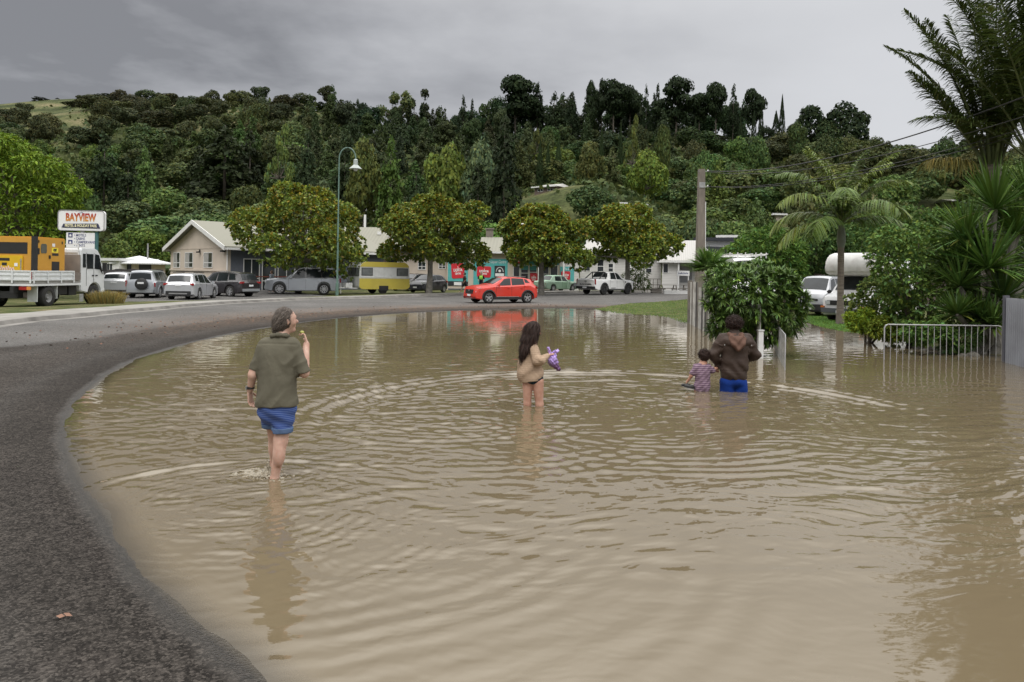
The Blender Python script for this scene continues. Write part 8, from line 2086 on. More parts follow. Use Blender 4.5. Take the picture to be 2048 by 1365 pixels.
# ---------- woman wading away, hand at her mouth
def woman():
 o = G(550, 955); e = empty('person', (o.x, o.y, 0), 0, 'person in olive green shirt and rolled blue striped shorts, hand raised to the mouth', 'person'); e.scale = (.94, .97, 1)
 V = .0062
 f = Field((-.36, -.28, -.22), (.40, .42, 1.56), V)
 hc = (.064, .03, 1.378); fw = (.80, .58, .06)
 head(f, hc, fw, .101, neck=(.035, .0, 1.24))
 f.ell((.01, .0, 1.06), (.15, .09, .2), .05); f.ell((.01, .0, .80), (.14, .09, .2), .05); f.ell((.015, -.005, .58), (.14, .10, .12), .04)
 f.cap((-.11, 0, 1.16), (.14, 0, 1.17), .055, .055, .04)
 # left arm hanging, slightly away
 f.chain([(-.145, .0, 1.13), (-.212, -.03, .905), (-.252, .02, .765)], [.050, .042, .029], .02)
 hand(f, (-.262, .03, .75), (.10, .05, -1), (.9, -.25, 0), (.25, 1, 0), .165, .42)
 # right arm raised to the mouth
 f.chain([(.17, .01, 1.14), (.254, .02, .925), (.232, .15, 1.16)], [.050, .045, .030], .02)
 hand(f, (.236, .155, 1.17), (-.32, .10, .95), (-.85, -.25, -.3), (-.5, .1, .6), .150, .85)
 # legs: right leg planted, left trailing foot lifting
 f.chain([(.075, -.01, .56), (.058, -.03, .33), (.0, -.02, -.02), (-.012, -.03, -.12)], [.085, .062, .038, .038], .03); f.ell((.058, -.065, .22), (.053, .05, .11), .03); f.cap((-.012, -.03, -.15), (.03, .14, -.18), .04, .03, .02)
 f.chain([(-.055, .02, .56), (-.045, .12, .34), (-.075, .20, .06), (-.085, .18, -.04)], [.08, .058, .038, .038], .03); f.ell((-.058, .14, .24), (.050, .05, .10), .03); f.cap((-.085, .17, -.06), (-.05, .33, -.12), .038, .028, .02)
 f.mesh('body', skin_mat('skin_fair', (.54, .36, .285)), e); eyes(e, hc, fw, .108)
 # shirt
 s = Field((-.36, -.26, .58), (.40, .26, 1.40), V)
 s.ell((.01, .0, 1.04), (.192, .128, .20), .05); s.cap((-.105, .0, 1.160), (.135, .0, 1.170), .070, .070, .04); s.ell((.008, -.005, .86), (.182, .145, .24), .05)
 s.ell((.008, -.012, .66), (.196, .166, .27), .05); s.cap((.03, -.005, 1.18), (.04, .0, 1.26), .075, .062, .03)
 s.chain([(-.130, .0, 1.140), (-.200, -.022, .93)], [.062, .058], .02); s.chain([(.158, .01, 1.145), (.240, .02, .93)], [.066, .066], .02)
 s.cut(lambda X, Y, Z: .645 + .010 * np.sin(X * 9) - .05 * X - Z + .01 * np.sin(Y * 14))
 s.cut(lambda X, Y, Z: np.where(X < -.178 - .0 * Z, .955 - .30 * (X + .23) - Z, -1)); s.cut(lambda X, Y, Z: np.where(X > .208, .925 + .30 * (X - .25) - Z, -1))
 s.cut(lambda X, Y, Z: Z - 1.285 - .2 * Y)
 def fold(X, Y, Z):
  R = lambda a: np.abs(np.sin(a)) - .6
  d = .013 * R(13 * (X * .9 - Z * .42) + 2 * np.sin(Z * 6)) * np.exp(-((Z - .85) / .2) ** 2) + .013 * R(20 * (X + Z * .9) + 2 * np.sin(X * 20)) * np.exp(-((X - .13) / .08) ** 2 - ((Z - 1.0) / .14) ** 2)
  d += .012 * R(17 * X + 3 * np.sin(Z * 5)) * np.exp(-((Z - .70) / .11) ** 2) + .008 * R(28 * (Z - X * .5)) * np.exp(-((Z - 1.02) / .1) ** 2) * (np.abs(X) > .17)
  d += .005 * np.exp(-((Z - 1.185 + .25 * X * X) / .007) ** 2) * (Y < 0) * (np.abs(X) < .2)     # yoke seam
  return d
 s.ripple(fold); sh = s.mesh('shirt', cloth_mat('olive_shirt_cloth', (.118, .109, .080), 260, .10, wr=.35), e)
 c = Field((-.12, -.14, 1.18), (.20, .16, 1.36), .005); c.chain([(-.035, -.045, 1.250), (.03, -.068, 1.262), (.095, -.042, 1.252), (.105, .01, 1.245)], [.019, .020, .019, .016], .015); c.chain([(-.035, -.045, 1.250), (-.045, .01, 1.24)], [.019, .016], .015); c.mesh('collar', MATS.get('x') or sh.data.materials[0], sh)
 # shorts
 p = Field((-.26, -.24, .34), (.28, .3, .76), V)
 p.ell((.012, -.012, .63), (.175, .150, .17), .05); p.chain([(.078, -.018, .58), (.068, -.025, .435)], [.108, .094], .03); p.chain([(-.06, .01, .58), (-.055, .07, .455)], [.108, .088], .03)
 p.cut(lambda X, Y, Z: .405 + (X < .0) * .02 - Z); p.ripple(lambda X, Y, Z: .005 * np.sin(30 * X + 25 * Z + 3 * np.sin(Z * 12)) + .004 * np.exp(-((Z - .455) / .006) ** 2))
 p.mesh('shorts', stripes('blue_white_stripe_cloth', (.022, .058, .24), (.12, .18, .38), 62, 'Z', .36, rough=.9), e)
 q = Field((-.2, -.2, .36), (.24, .26, .48), V); q.chain([(.069, -.025, .455), (.068, -.026, .425)], [.102, .100], .02); q.chain([(-.058, .06, .47), (-.058, .068, .445)], [.095, .093], .02); q.cut(lambda X, Y, Z: .402 + (X < .0) * .02 - Z); q.cut(lambda X, Y, Z: Z - .452 - (X < 0) * .02)
 q.mesh('rolled_cuff', cloth_mat('denim_blue_cuff', (.09, .14, .25), 300), e)
 # hair: greying, tied low at the nape
 h = Field((-.10, -.16, 1.16), (.24, .20, 1.52), .005)
 C = Vector(hc); Fv = Vector(fw).normalized(); Rv = Fv.cross(Vector((0, 0, 1))).normalized()
 h.ell(C + Vector((0, 0, .026)) - Fv * .014, (.095, .095, .101), .02); h.ell(C - Fv * .045 - Vector((0, 0, .02)), (.078, .078, .085), .03); h.chain([C - Fv * .085 - Vector((0, 0, .055)), C - Fv * .075 - Vector((0, 0, .10)), C - Fv * .06 + Rv * .03 - Vector((0, 0, .15))], [.036, .026, .022], .02)
 # hairline: open at the face and below the ears
 def line(X, Y, Z):
  a = (X - C.x) * Fv.x + (Y - C.y) * Fv.y; z = Z - C.z
  return np.minimum(a - .045 + np.clip(z, -.2, .03) * -.1 - (z > .03) * (z - .03) * .9, a + .03 + z * -.2 + 10 * (z > 0.005))
 h.cut(line); h.ripple(lambda X, Y, Z: .0015 * np.sin(90 * (X + Y * .6) + 20 * Z))
 strands(h.mesh('hair', hair_mat('greying_brown_hair', (.022, .016, .013), (.12, .10, .085)), e), 1500, .034, STR1, 1, down=(-.75, -.45, -.55))
 w_ = MB().lathe([(.032, -.012), (.037, -.009), (.037, .009), (.032, .012)], (0, 0, 0), 16).build('wristwatch', M('dark_watch', (.02, .018, .018), rough=.4), None, smooth=True)
 w_.parent = e; w_.location = (-.246, .012, .785); MB().box((-.035, -.01, 0), (.012, .03, .03)).build('watch_face', CHROME, w_)
 fr = bpy.data.meshes.new('apple_piece'); import bmesh; bm = bmesh.new(); bmesh.ops.create_icosphere(bm, subdivisions=2, radius=.026); [setattr(v, 'co', Vector((v.co.x, v.co.y, v.co.z * .8)) * (1 + .15 * mnoise.noise(v.co * 40))) for v in bm.verts]; bm.to_mesh(fr); bm.free(); fr.shade_smooth()
 a = link('apple_piece', fr, M('green_fruit', (.30, .30, .06), rough=.4)); a.location = (o.x + .176, o.y + .150, 1.268); a.scale = (.85,) * 3; tag(a, 'small green fruit held at the mouth of the person in the olive shirt', 'fruit')
woman()
# ---------- girl with long dark hair
def girl():
 o = G(1067, 812); e = empty('person', (o.x, o.y, 0), 0, 'long haired child in beige knitted jumper and dark briefs standing knee deep', 'person'); V = .006
 f = Field((-.30, -.22, -.40), (.36, .34, 1.22), V); hc = (-.015, .01, 1.045); fw = (.93, .34, -.28)
 head(f, hc, fw, .098, neck=(-.04, 0, .90)); f.ell((-.06, 0, .72), (.12, .09, .2), .05); f.ell((-.03, -.0, .40), (.125, .10, .12), .04)
 f.chain([(.0, -.09, .80), (.04, -.135, .62), (.20, .03, .70)], [.045, .036, .024], .03); hand(f, (.205, .062, .705), (.85, .35, .15), (.1, .3, -1), (-.2, .6, .5), .135, 1.0)
 f.chain([(-.03, .10, .80), (.04, .16, .60), (.20, .14, .66)], [.042, .034, .023], .03); hand(f, (.205, .135, .665), (.85, -.1, .2), (0, -.5, -.8), (0, .2, .9), .13, 1.0)
 f.chain([(-.085, .01, .34), (-.085, .01, .02), (-.08, .0, -.3)], [.078, .050, .038], .03); f.cap((-.08, 0, -.33), (.02, .06, -.36), .03, .025, .02)
 f.chain([(.055, -.015, .34), (.082, -.02, .02), (.085, -.02, -.32)], [.082, .052, .038], .03); f.cap((.085, -.02, -.35), (.2, .03, -.38), .03, .025, .02)
 f.mesh('body', skin_mat('skin_child', (.46, .27, .20)), e); eyes(e, hc, fw, .098)
 s = Field((-.32, -.24, .26), (.34, .30, 1.0), V)
 s.ell((-.065, .02, .58), (.150, .125, .26), .06); s.ell((-.075, .02, .47), (.160, .13, .18), .06); s.ell((-.05, .02, .47), (.172, .13, .2), .05); s.ell((-.055, .01, .78), (.095, .105, .11), .04); s.ell((-.04, .010, .40), (.162, .135, .17), .04)
 s.chain([(-.01, -.075, .80), (.035, -.135, .655), (.085, -.10, .635)], [.066, .074, .066], .016); s.chain([(.085, -.10, .635), (.14, -.03, .665), (.185, .015, .695)], [.066, .050, .034], .016); s.chain([(-.04, .10, .79), (.04, .16, .62), (.19, .14, .665)], [.07, .07, .036], .03); s.cap((-.05, 0, .84), (-.04, 0, .90), .055, .05, .03)
 s.cut(lambda X, Y, Z: .335 + .02 * np.sin(X * 11 + 1) - Z)
 s.ripple(lambda X, Y, Z: .009 * np.sin(24 * X + 5 * np.sin(Z * 6)) * np.exp(-((Z - .5) / .16) ** 2) + .006 * np.sin(50 * (X * .8 + Z)) * np.exp(-((X - .09) / .07) ** 2 - ((Z - .68) / .08) ** 2) + .0015 * np.sin(220 * Z))
 s.mesh('jumper', cloth_mat('beige_knit', (.40, .29, .205), 140, .15, wr=.6), e)
 b = Field((-.22, -.2, .24), (.2, .22, .44), V); b.ell((-.02, -.0, .385), (.150, .122, .10), .03); b.cut(lambda X, Y, Z: .30 + .35 * np.abs(X + .01) - Z)
 b.mesh('briefs', cloth_mat('dark_briefs', (.014, .028, .04), 200), e)
 h = Field((-.28, -.18, .60), (.14, .18, 1.20), .005); C = Vector(hc); Fv = Vector(fw).normalized()
 h.ell(C + Vector((-.006, 0, .024)), (.100, .100, .105), .02); h.chain([C + Vector((-.05, 0, .0)), C + Vector((-.085, -.03, -.12)), C + Vector((-.12, -.06, -.25)), C + Vector((-.145, -.06, -.37)), C + Vector((-.150, -.055, -.42))], [.088, .078, .066, .042, .018], .04)
 h.chain([C + Vector((.02, -.075, -.01)), C + Vector((.0, -.09, -.10)), C + Vector((-.06, -.09, -.22)), C + Vector((-.10, -.085, -.33))], [.035, .042, .036, .015], .03)
 h.chain([C + Vector((.03, .06, .0)), C + Vector((.03, .075, -.09)), C + Vector((-.02, .07, -.2))], [.035, .035, .02], .03); h.cap(C + Vector((.062, -.062, .02)), C + Vector((.05, -.07, -.10)), .026, .016, .02)
 h.cut(lambda X, Y, Z: np.minimum((X - C.x) * Fv.x + (Y - C.y) * Fv.y - .072, (np.abs((Y - C.y) * .93 - (X - C.x) * .34) - .062) * -1))
 h.ripple(lambda X, Y, Z: .003 * np.sin(120 * Y + 60 * X + 14 * np.sin(Z * 9)) + .002 * np.sin(200 * X + 40 * Z))
 strands(h.mesh('hair', hair_mat('dark_long_hair', (.006, .0035, .003), (.026, .013, .010), (50, 50, 4)), e), 2200, .11, STR2, 2, down=(-.25, 0, -1), jit=.15, w=.0045, out=.006)
 # purple bag of shopping hanging from the hands
 g = Field((.14, -.14, .44), (.44, .26, .88), .005)
 g.ell((.265, .07, .60), (.085, .06, .065), .02, rot=(0, .7, 0)); g.cap((.27, .07, .60), (.345, .07, .50), .055, .032, .02); g.chain([(.26, .08, .64), (.225, .09, .70), (.20, .09, .79)], [.055, .020, .026], .02); g.chain([(.24, .09, .69), (.27, .10, .735), (.325, .10, .755)], [.02, .016, .026], .015); g.chain([(.28, .05, .64), (.30, .06, .72)], [.04, .014], .02)
 g.ripple(lambda X, Y, Z: .011 * (np.abs(np.sin(38 * X + 30 * Z + 40 * Y)) - .5) + .008 * (np.abs(np.sin(60 * Z - 45 * X + 20 * Y)) - .5) + .003 * np.sin(150 * X + 120 * Z))
 bag = g.mesh('plastic_bag', None); bag.location = (o.x, o.y, 0); tag(bag, 'thin purple plastic bag held by the child in the beige jumper', 'bag')
 m, t, b_, out = new_mat('purple_plastic'); co = t.nodes.new('ShaderNodeTexCoord'); sp = t.nodes.new('ShaderNodeSeparateXYZ'); t.links.new(co.outputs['Object'], sp.inputs[0])
 n = t.nodes.new('ShaderNodeTexNoise'); n.inputs['Scale'].default_value = 14; t.links.new(co.outputs['Object'], n.inputs['Vector']); ad = t.nodes.new('ShaderNodeMath'); ad.operation = 'MULTIPLY_ADD'; ad.inputs[1].default_value = .22; t.links.new(n.outputs['Fac'], ad.inputs[0]); t.links.new(sp.outputs['Z'], ad.inputs[2])
 r = t.nodes.new('ShaderNodeValToRGB'); t.links.new(ad.outputs[0], r.inputs[0]); r.color_ramp.elements[0].position = .62; r.color_ramp.elements[0].color = (.10, .03, .10, 1); r.color_ramp.elements[1].position = .80; r.color_ramp.elements[1].color = (.42, .30, .68, 1)
 t.links.new(r.outputs[0], b_.inputs['Base Color']); b_.inputs['Roughness'].default_value = .3; bag.data.materials.append(m)
girl()
# ---------- curly haired adult in a brown hooded jacket, waist deep
def man():
 o = G(1467, 783); e = empty('person', (o.x, o.y, 0), 0, 'curly haired adult in brown hooded jacket and blue shorts, leading a small child', 'person'); V = .0065
 f = Field((-.42, -.24, -.68), (.42, .34, 1.24), V); hc = (.0, .03, 1.055); fw = (.12, 1, -.1)
 head(f, hc, fw, .105, neck=(.0, 0, .90)); f.ell((0, 0, .70), (.2, .12, .24), .05); f.ell((0, 0, .3), (.19, .13, .2), .05)
 f.chain([(-.20, 0, .80), (-.31, .02, .56), (-.235, .10, .40)], [.06, .046, .03], .03); hand(f, (-.235, .10, .395), (-.1, .15, -1), (.6, .5, 0), (.3, .9, 0), .16, .9)
 f.chain([(.22, 0, .80), (.34, .05, .57), (.24, .22, .50)], [.06, .046, .03], .03); hand(f, (.235, .22, .50), (-.5, .7, -.1), (0, 0, -1), (.3, .5, 0), .16, .7)
 f.chain([(-.10, 0, .2), (-.10, .02, -.2), (-.10, .0, -.6)], [.10, .062, .045], .03); f.chain([(.10, 0, .2), (.10, .02, -.2), (.10, .0, -.6)], [.10, .062, .045], .03); f.cap((-.1, 0, -.62), (-.1, .14, -.64), .04, .03, .02); f.cap((.1, 0, -.62), (.1, .14, -.64), .04, .03, .02)
 f.mesh('body', MATS.get('skin') or skin_mat('skin_tan', (.42, .25, .18)), e); eyes(e, hc, fw, .105)
 s = Field((-.46, -.28, .08), (.46, .34, 1.02), V)
 s.ell((.01, 0, .72), (.245, .17, .22), .06); s.ell((.01, 0, .46), (.225, .165, .24), .06); s.ell((.0, .0, .27), (.215, .165, .16), .06); s.cap((-.17, 0, .83), (.19, 0, .83), .10, .10, .06)
 s.chain([(-.20, 0, .80), (-.315, .02, .575), (-.245, .09, .43)], [.098, .086, .062], .04); s.chain([(.22, 0, .80), (.345, .05, .585), (.25, .2, .50)], [.100, .088, .064], .04); s.cap((0, 0, .86), (0, 0, .95), .09, .075, .04)
 s.cut(lambda X, Y, Z: .145 + .085 * np.exp(-((X + .05) / .035) ** 2) * (Y < .02) + .01 * np.sin(X * 17) - Z)
 s.ripple(lambda X, Y, Z: .010 * np.sin(30 * (Z + .45 * X) + 3 * np.sin(X * 9)) * np.exp(-((Z - .36) / .14) ** 2) + .007 * np.sin(22 * (X - .5 * Z) + 1) * np.exp(-((Z - .58) / .12) ** 2) + .007 * np.sin(42 * (Z + .3 * np.abs(X))) * (np.abs(X) > .2) + .004 * np.exp(-((Z - .335) / .007) ** 2))
 s.mesh('jacket', cloth_mat('brown_oilskin', (.050, .034, .027), 200, .2, rough=.6, wr=.5), e)
 c = Field((-.40, -.30, .60), (.42, .24, .98), .006); c.ell((.01, -.01, .80), (.262, .190, .125), .04); c.cap((-.17, -.005, .81), (-.27, .0, .68), .100, .097, .04); c.cap((.19, -.005, .81), (.29, .0, .68), .102, .099, .04)
 c.cut(lambda X, Y, Z: .695 + .45 * np.clip(np.abs(X - .01) - .17, 0, 1) - Z); c.cut(lambda X, Y, Z: Z - .93); c.ripple(lambda X, Y, Z: .004 * np.sin(36 * X + 20 * Z) + .003 * np.sin(60 * Z - 25 * X))
 c.mesh('shoulder_cape', cloth_mat('brown_cape_cloth', (.062, .043, .035), 200, .2, rough=.65, wr=.4), e)
 h = Field((-.20, -.32, .60), (.22, .14, 1.02), .006); h.cap((-.085, -.05, .885), (.10, -.05, .885), .062, .062, .04); h.chain([(-.085, -.13, .86), (-.05, -.19, .77), (.005, -.205, .70)], [.05, .052, .036], .03); h.chain([(.10, -.13, .86), (.065, -.19, .77), (.01, -.205, .70)], [.05, .052, .036], .03); h.ell((.008, -.165, .81), (.075, .06, .10), .03)
 h.ripple(lambda X, Y, Z: .007 * np.sin(44 * (Z - np.abs(X) * 1.1)) + .003 * np.sin(60 * X))
 h.mesh('hood', cloth_mat('hood_cloth', (.125, .072, .054), 200, .2, wr=.5), e)
 p = Field((-.26, -.22, -.2), (.28, .22, .30), V); p.ell((0, 0, .16), (.205, .155, .12), .05); p.chain([(-.105, 0, .12), (-.11, .01, -.12)], [.118, .112], .03); p.chain([(.105, 0, .12), (.11, .01, -.12)], [.118, .112], .03); p.cut(lambda X, Y, Z: -.16 - Z)
 p.ripple(lambda X, Y, Z: .006 * np.sin(25 * X + 18 * Z)); p.mesh('shorts', cloth_mat('royal_blue_cloth', (.008, .035, .20), 200, .15), e)
 k = Field((-.20, -.16, .90), (.2, .22, 1.28), .005); k.ell((0, .02, 1.09), (.115, .112, .108), .03)
 r = np.random.default_rng(3); dirs = rnd_unit(r, 150)
 for d in dirs:
  if d[2] < -.55 or (d[1] > .45 and d[2] < .35): continue
  k.ell((0 + d[0] * .112, .02 + d[1] * .108, 1.09 + d[2] * .105), tuple(r.uniform(.016, .030, 3)), .008)
 k.cut(lambda X, Y, Z: Y - .095 - 8 * np.clip(Z - 1.08, 0, 1)); k.ripple(lambda X, Y, Z: .004 * np.sin(140 * X + 60 * Z) * np.sin(130 * Z + 50 * Y))
 strands(k.mesh('hair', hair_mat('curly_dark_hair', (.005, .003, .003), (.024, .012, .010), (45, 45, 45)), e), 2400, .045, STR2, 3, curl=True, w=.004, out=.014)
 mb = MB()
 for (x, z) in ((-.20, .755), (.225, .755)): mb.lathe([(0, 0), (.009, 0), (.009, .006), (0, .006)], (x, -.125, z), 8, axis='Y')
 mb.box((.045, -.172, .335), (.02, .008, .012));
 for i, (x, z) in enumerate(((-.20, .755), (.225, .755))): MB().lathe([(0, -.01), (.009, -.01), (.009, .006), (0, .006)], (x, -.16, z), 8, axis='Y').build('snap_button', CHROME, e)
man()
# ---------- small child beside
def child():
 o = G(1403, 782); e = empty('person', (o.x, o.y, 0), 0, 'small child in striped mauve shirt holding the hand of the adult in brown', 'person'); V = .0055
 f = Field((-.34, -.16, -.46), (.32, .2, .72), V); hc = (.035, .01, .565); fw = (-.25, .95, -.1)
 head(f, hc, fw, .088, neck=(.02, 0, .44)); f.ell((.01, 0, .30), (.11, .08, .16), .04); f.ell((0, 0, .08), (.11, .085, .15), .04)
 f.chain([(.10, .0, .385), (.175, .02, .33), (.262, .07, .365)], [.036, .030, .020], .02); hand(f, (.262, .07, .365), (.8, .25, .25), (0, .5, -.6), (0, .2, 1), .10, .8, k=.004)
 f.chain([(-.09, .0, .375), (-.165, .01, .24), (-.205, .05, .15)], [.036, .028, .019], .02); hand(f, (-.205, .05, .15), (-.35, .5, -.5), (.5, .3, -.3), (.2, .6, 0), .10, .9, k=.004)
 f.chain([(-.06, 0, 0), (-.06, .0, -.4)], [.06, .035], .02); f.chain([(.06, 0, 0), (.06, .0, -.4)], [.06, .035], .02)
 f.mesh('body', skin_mat('skin_small_child', (.50, .28, .20)), e); eyes(e, hc, fw, .088)
 s = Field((-.26, -.16, -.12), (.26, .18, .50), V); s.ell((.01, 0, .28), (.125, .095, .17), .05); s.ell((.01, 0, .08), (.132, .10, .17), .05); s.cap((-.07, 0, .385), (.085, 0, .385), .055, .055, .04); s.cap((-.085, 0, .37), (-.14, .005, .285), .056, .054, .03); s.cap((.095, 0, .375), (.165, .015, .325), .054, .052, .03)
 s.cut(lambda X, Y, Z: -.1 - Z); s.cut(lambda X, Y, Z: Z - .445); s.ripple(lambda X, Y, Z: .005 * np.sin(40 * (X + .5 * Z) + 2) + .003 * np.sin(70 * (X - Z)))
 s.mesh('striped_shirt', stripes('mauve_stripe_cloth', (.27, .19, .24), (.12, .07, .115), 30, 'Z', .45, rough=.95), e)
 h = Field((-.10, -.12, .44), (.17, .14, .70), .005); h.ell((.035, .005, .585), (.090, .088, .086), .02); h.ell((.035, -.02, .545), (.075, .07, .07), .02); r = np.random.default_rng(5)
 for d in rnd_unit(r, 70):
  if d[2] < -.5 or d[1] > .4: continue
  h.ell((.035 + d[0] * .086, .005 + d[1] * .084, .582 + d[2] * .082), tuple(r.uniform(.012, .022, 3)), .008)
 h.cut(lambda X, Y, Z: Y - .05 - 8 * np.clip(Z - .6, 0, 1)); strands(h.mesh('hair', hair_mat('dark_child_hair', (.007, .004, .0035), (.03, .016, .012), (50, 50, 20)), e), 1300, .03, STR2, 4, curl=True, w=.003, out=.008)
 for i, (x, y, z, rz) in enumerate(((-.245, .02, .085, .3), (-.20, -.03, .075, -.1))):
  g = Field((-.13, -.06, -.06), (.13, .06, .07), .005); g.cap((-.075, 0, -.01), (.06, 0, -.005), .030, .034, .02); g.ell((.05, 0, .02), (.035, .03, .032), .02); g.ell((.055, 0, .05), (.024, .02, .02), .01, sub=True); g.cut(lambda X, Y, Z: -.03 - Z)
  sh = g.mesh('shoe', BLACK); sh.scale = (.8,) * 3; sh.location = (o.x + x, o.y + y, z); sh.rotation_euler = (0, .2, rz); MB().bx(-.10, .095, -.034, .034, -.041, -.029).build('sole', M('shoe_sole', (.09, .09, .09), rough=.8), sh)
  tag(sh, ('outer dark shoe carried by the small child in the striped shirt', 'inner dark shoe carried by the small child, nearest its hip')[i], 'shoe')
child()
# ---------- distant people by the buildings
def far_person(px, py, D, h, top, legs, hair, label, stride=.25, facing=0.0, bare=True, vest=False, bag=False):
 p = W(px, py, D); p.z = gz(p.x, p.y); e = empty('person', p, facing, label, 'person'); e.scale = (h / 1.75,) * 3; V = .014
 f = Field((-.5, -.4, -.02), (.5, .4, 1.8), V); head(f, (0.02, 0, 1.62), (1, -.2, 0), .11, neck=(0, 0, 1.45)); f.ell((0, 0, 1.22), (.13, .18, .24), .05); f.ell((0, 0, .95), (.13, .16, .15), .05)
 for s in (-1, 1):
  f.chain([(0, s * .08, .9), (s * stride * .55, s * .08, .5), (s * stride - .08 * (s < 0), s * .08, .09)], [.085, .058, .04], .03); f.cap((s * stride - .08 * (s < 0), s * .08, .05), (s * stride + .14, s * .08, .04), .04, .03, .02)
  f.chain([(0, s * .2, 1.38), (-s * .12, s * .24, 1.12), (-s * .05 + .1, s * .22, .92)], [.05, .042, .032], .03); hand(f, (-s * .05 + .1, s * .22, .92), (.3, 0, -1), (0, -s, 0), (1, 0, 0), .16, .4)
 f.mesh('body', skin_mat('skin_far', (.40, .26, .2)), e)
 s = Field((-.3, -.34, .82), (.3, .34, 1.52), V); s.ell((0, 0, 1.2), (.155, .205, .28), .05); s.ell((0, 0, 1.0), (.15, .18, .16), .05)
 for q in (-1, 1): s.chain([(0, q * .19, 1.37), (-q * .10, q * .24, 1.16)], [.075, .07], .03)
 s.cut(lambda X, Y, Z: .90 - Z); s.ripple(lambda X, Y, Z: .006 * np.sin(30 * Z + 20 * Y)); s.mesh('shirt', top, e)
 q = Field((-.4, -.3, .0), (.4, .3, 1.02), V); q.ell((0, 0, .93), (.145, .175, .1), .04); low = .52 if bare else .1
 for s_ in (-1, 1): q.chain([(0, s_ * .085, .88), (s_ * stride * .55, s_ * .085, .5)] + ([] if bare else [(s_ * stride - .08 * (s_ < 0), s_ * .085, .1)]), [.11, .085] + ([] if bare else [.065]), .03)
 q.cut(lambda X, Y, Z: low - Z); q.mesh('shorts' if bare else 'trousers', legs, e)
 k = Field((-.14, -.14, 1.48), (.16, .14, 1.8), V); k.ell((.0, 0, 1.65), (.115, .105, .115), .02); k.cut(lambda X, Y, Z: np.minimum(X - .05, 9) * (Z < 1.68) + (Z >= 1.68) * -1.0); k.mesh('hair', hair, e)
 if vest:
  v = Field((-.24, -.3, .92), (.24, .3, 1.46), V); v.ell((0, 0, 1.2), (.17, .215, .27), .05); v.cut(lambda X, Y, Z: 1.0 - Z); v.cut(lambda X, Y, Z: np.abs(Y) - .16); v.mesh('safety_vest', M('hi_vis_vest', (.25, .55, .05), rough=.7), e)
 return e
HD = hair_mat('plain_dark_hair', (.012, .01, .009), (.05, .04, .035))
far_person(929, 583, 64.5, 1.72, cloth_mat('dark_jacket_cloth', (.045, .04, .035)), cloth_mat('dark_shorts_cloth', (.03, .03, .032)), HD, 'person in dark jacket and shorts striding past the liquor shop', .34, math.radians(180), True)
far_person(962, 580, 67.0, 1.74, cloth_mat('black_shirt_cloth', (.02, .02, .022)), cloth_mat('dark_trousers_cloth', (.02, .02, .03)), HD, 'person in green safety vest standing in front of the second teal hoarding', .12, math.radians(-100), False, vest=True)
far_person(543, 585, 59.0, 1.70, cloth_mat('pale_blue_shirt_cloth', (.38, .43, .50)), cloth_mat('dark_trousers_cloth', (.02, .02, .03)), hair_mat('sandy_hair', (.15, .09, .06), (.25, .17, .12)), 'person in pale blue shirt between the black car and the large silver off roader', .1, math.radians(160), False)
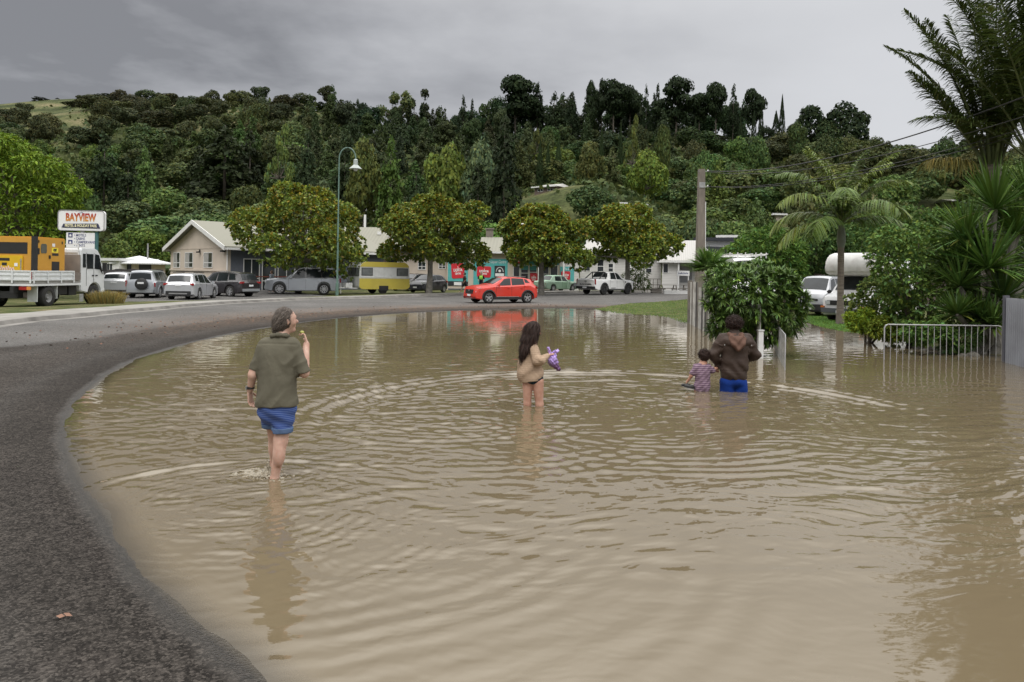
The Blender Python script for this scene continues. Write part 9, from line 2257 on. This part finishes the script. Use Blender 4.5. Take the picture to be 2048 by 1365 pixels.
# ---------- splash where the nearest person walks
def splash():
 m, t, b, out = new_mat('foaming_water'); b.inputs['Base Color'].default_value = (.42, .37, .28, 1); b.inputs['Roughness'].default_value = .12; b.inputs['Transmission Weight'].default_value = .35; b.inputs['IOR'].default_value = 1.33
 r = np.random.default_rng(8); f = Field((-.50, -.16, -.02), (.26, .42, .22), .005)
 for i in range(130):
  x = r.normal(-.20, .11); y = r.normal(.12, .07); h = .012 + .035 * math.exp(-((x + .08) / .1) ** 2) * r.random()
  f.ell((x, y, r.uniform(-.006, .004)), (r.uniform(.008, .03), r.uniform(.006, .02), h * r.uniform(.4, 1)), .010)
 for i in range(34):
  a = r.uniform(-1.9, -.6); x = -.085 + r.normal(0, .02); y = .18 + r.normal(0, .02); L_ = r.uniform(.05, .16)
  f.cap((x, y, .0), (x - abs(math.cos(a)) * L_ * .4, y + r.normal(0, .02), L_ * .8), .010, .003, .012)
 for i in range(60): x, y = r.normal(0.0, .08), r.normal(.0, .05); f.ell((x, y, 0), (r.uniform(.006, .018), r.uniform(.005, .012), r.uniform(.004, .011)), .006)
 for i in range(45): f.ell((r.normal(-.12, .09), r.normal(.14, .07), abs(r.normal(.03, .04))), (.0055,) * 3, .003)
 o = G(550, 955); s = f.mesh('water_splash', m); s.location = (o.x, o.y, .0); tag(s, 'small splash of foaming brown water at the trailing foot of the nearest wader', 'splash', kind='stuff')
splash()
# ---------- fallen leaves and grit on the road
def litter():
 r = np.random.default_rng(12); n = 900; u = r.uniform(-.72, .3, n * 12); D = 3.2 * (62 / 3.2) ** r.random(n * 12); x = u * D; y = D
 d = sdf_poly(x, y); p = np.exp(-((d - 2.6) / 1.5) ** 2) * np.clip((y - 14) / 10, 0, 1) + .001; k = (d > .25) & (r.random(len(x)) < p) & in_road(x, y); x, y = x[k][:n], y[k][:n]
 P = np.stack([x, y, zground(x, y) + .016], 1); s = r.uniform(.02, .05, len(x)); V, Q = leaf_quads(r, P, unit(rnd_unit(r, len(x)) * .35 + [0, 0, 1]), s, s * .6)
 c = np.array([[2.2, 1.1, .7]]) * r.uniform(.4, 1.3, (len(x), 1)); o = link('leaf_litter', np_mesh('leaf_litter', V, Q, False, colors=np.repeat(c, 4, 0)), M_leaf)
 tag(o, 'brown fallen leaves stranded along the far edge of the flood', 'leaf litter', kind='stuff')
M_leaf = leaf_mat('dry_leaf', (.075, .075, .075), rough=.8, trans=.0, spec=.2)
litter()
for i, (px, py, s, lab) in enumerate(((122, 1196, .035, 'single orange brown leaf lying on the dark asphalt, bottom left'), (28, 914, .03, 'dark green leaf lying on the asphalt at the left edge'), (292, 735, .0, ''))):
 if s:
  p = G(px, py, .12); r = np.random.default_rng(i); V, Q = leaf_quads(r, np.array([[0, 0, 0.0], [.03, .01, .004]]), unit(np.array([[.1, .1, 1], [.3, 0, 1.0]])), s * .6, s * .4)
  o = link('fallen_leaf', np_mesh('fallen_leaf', V, Q, False), M('leaf_orange', (.20, .10, .06)) if i == 0 else M('leaf_dark', (.05, .06, .02))); o.location = (p.x, p.y, float(zground(np.array([p.x]), np.array([p.y]))[0]) + .02); tag(o, lab, 'leaf')
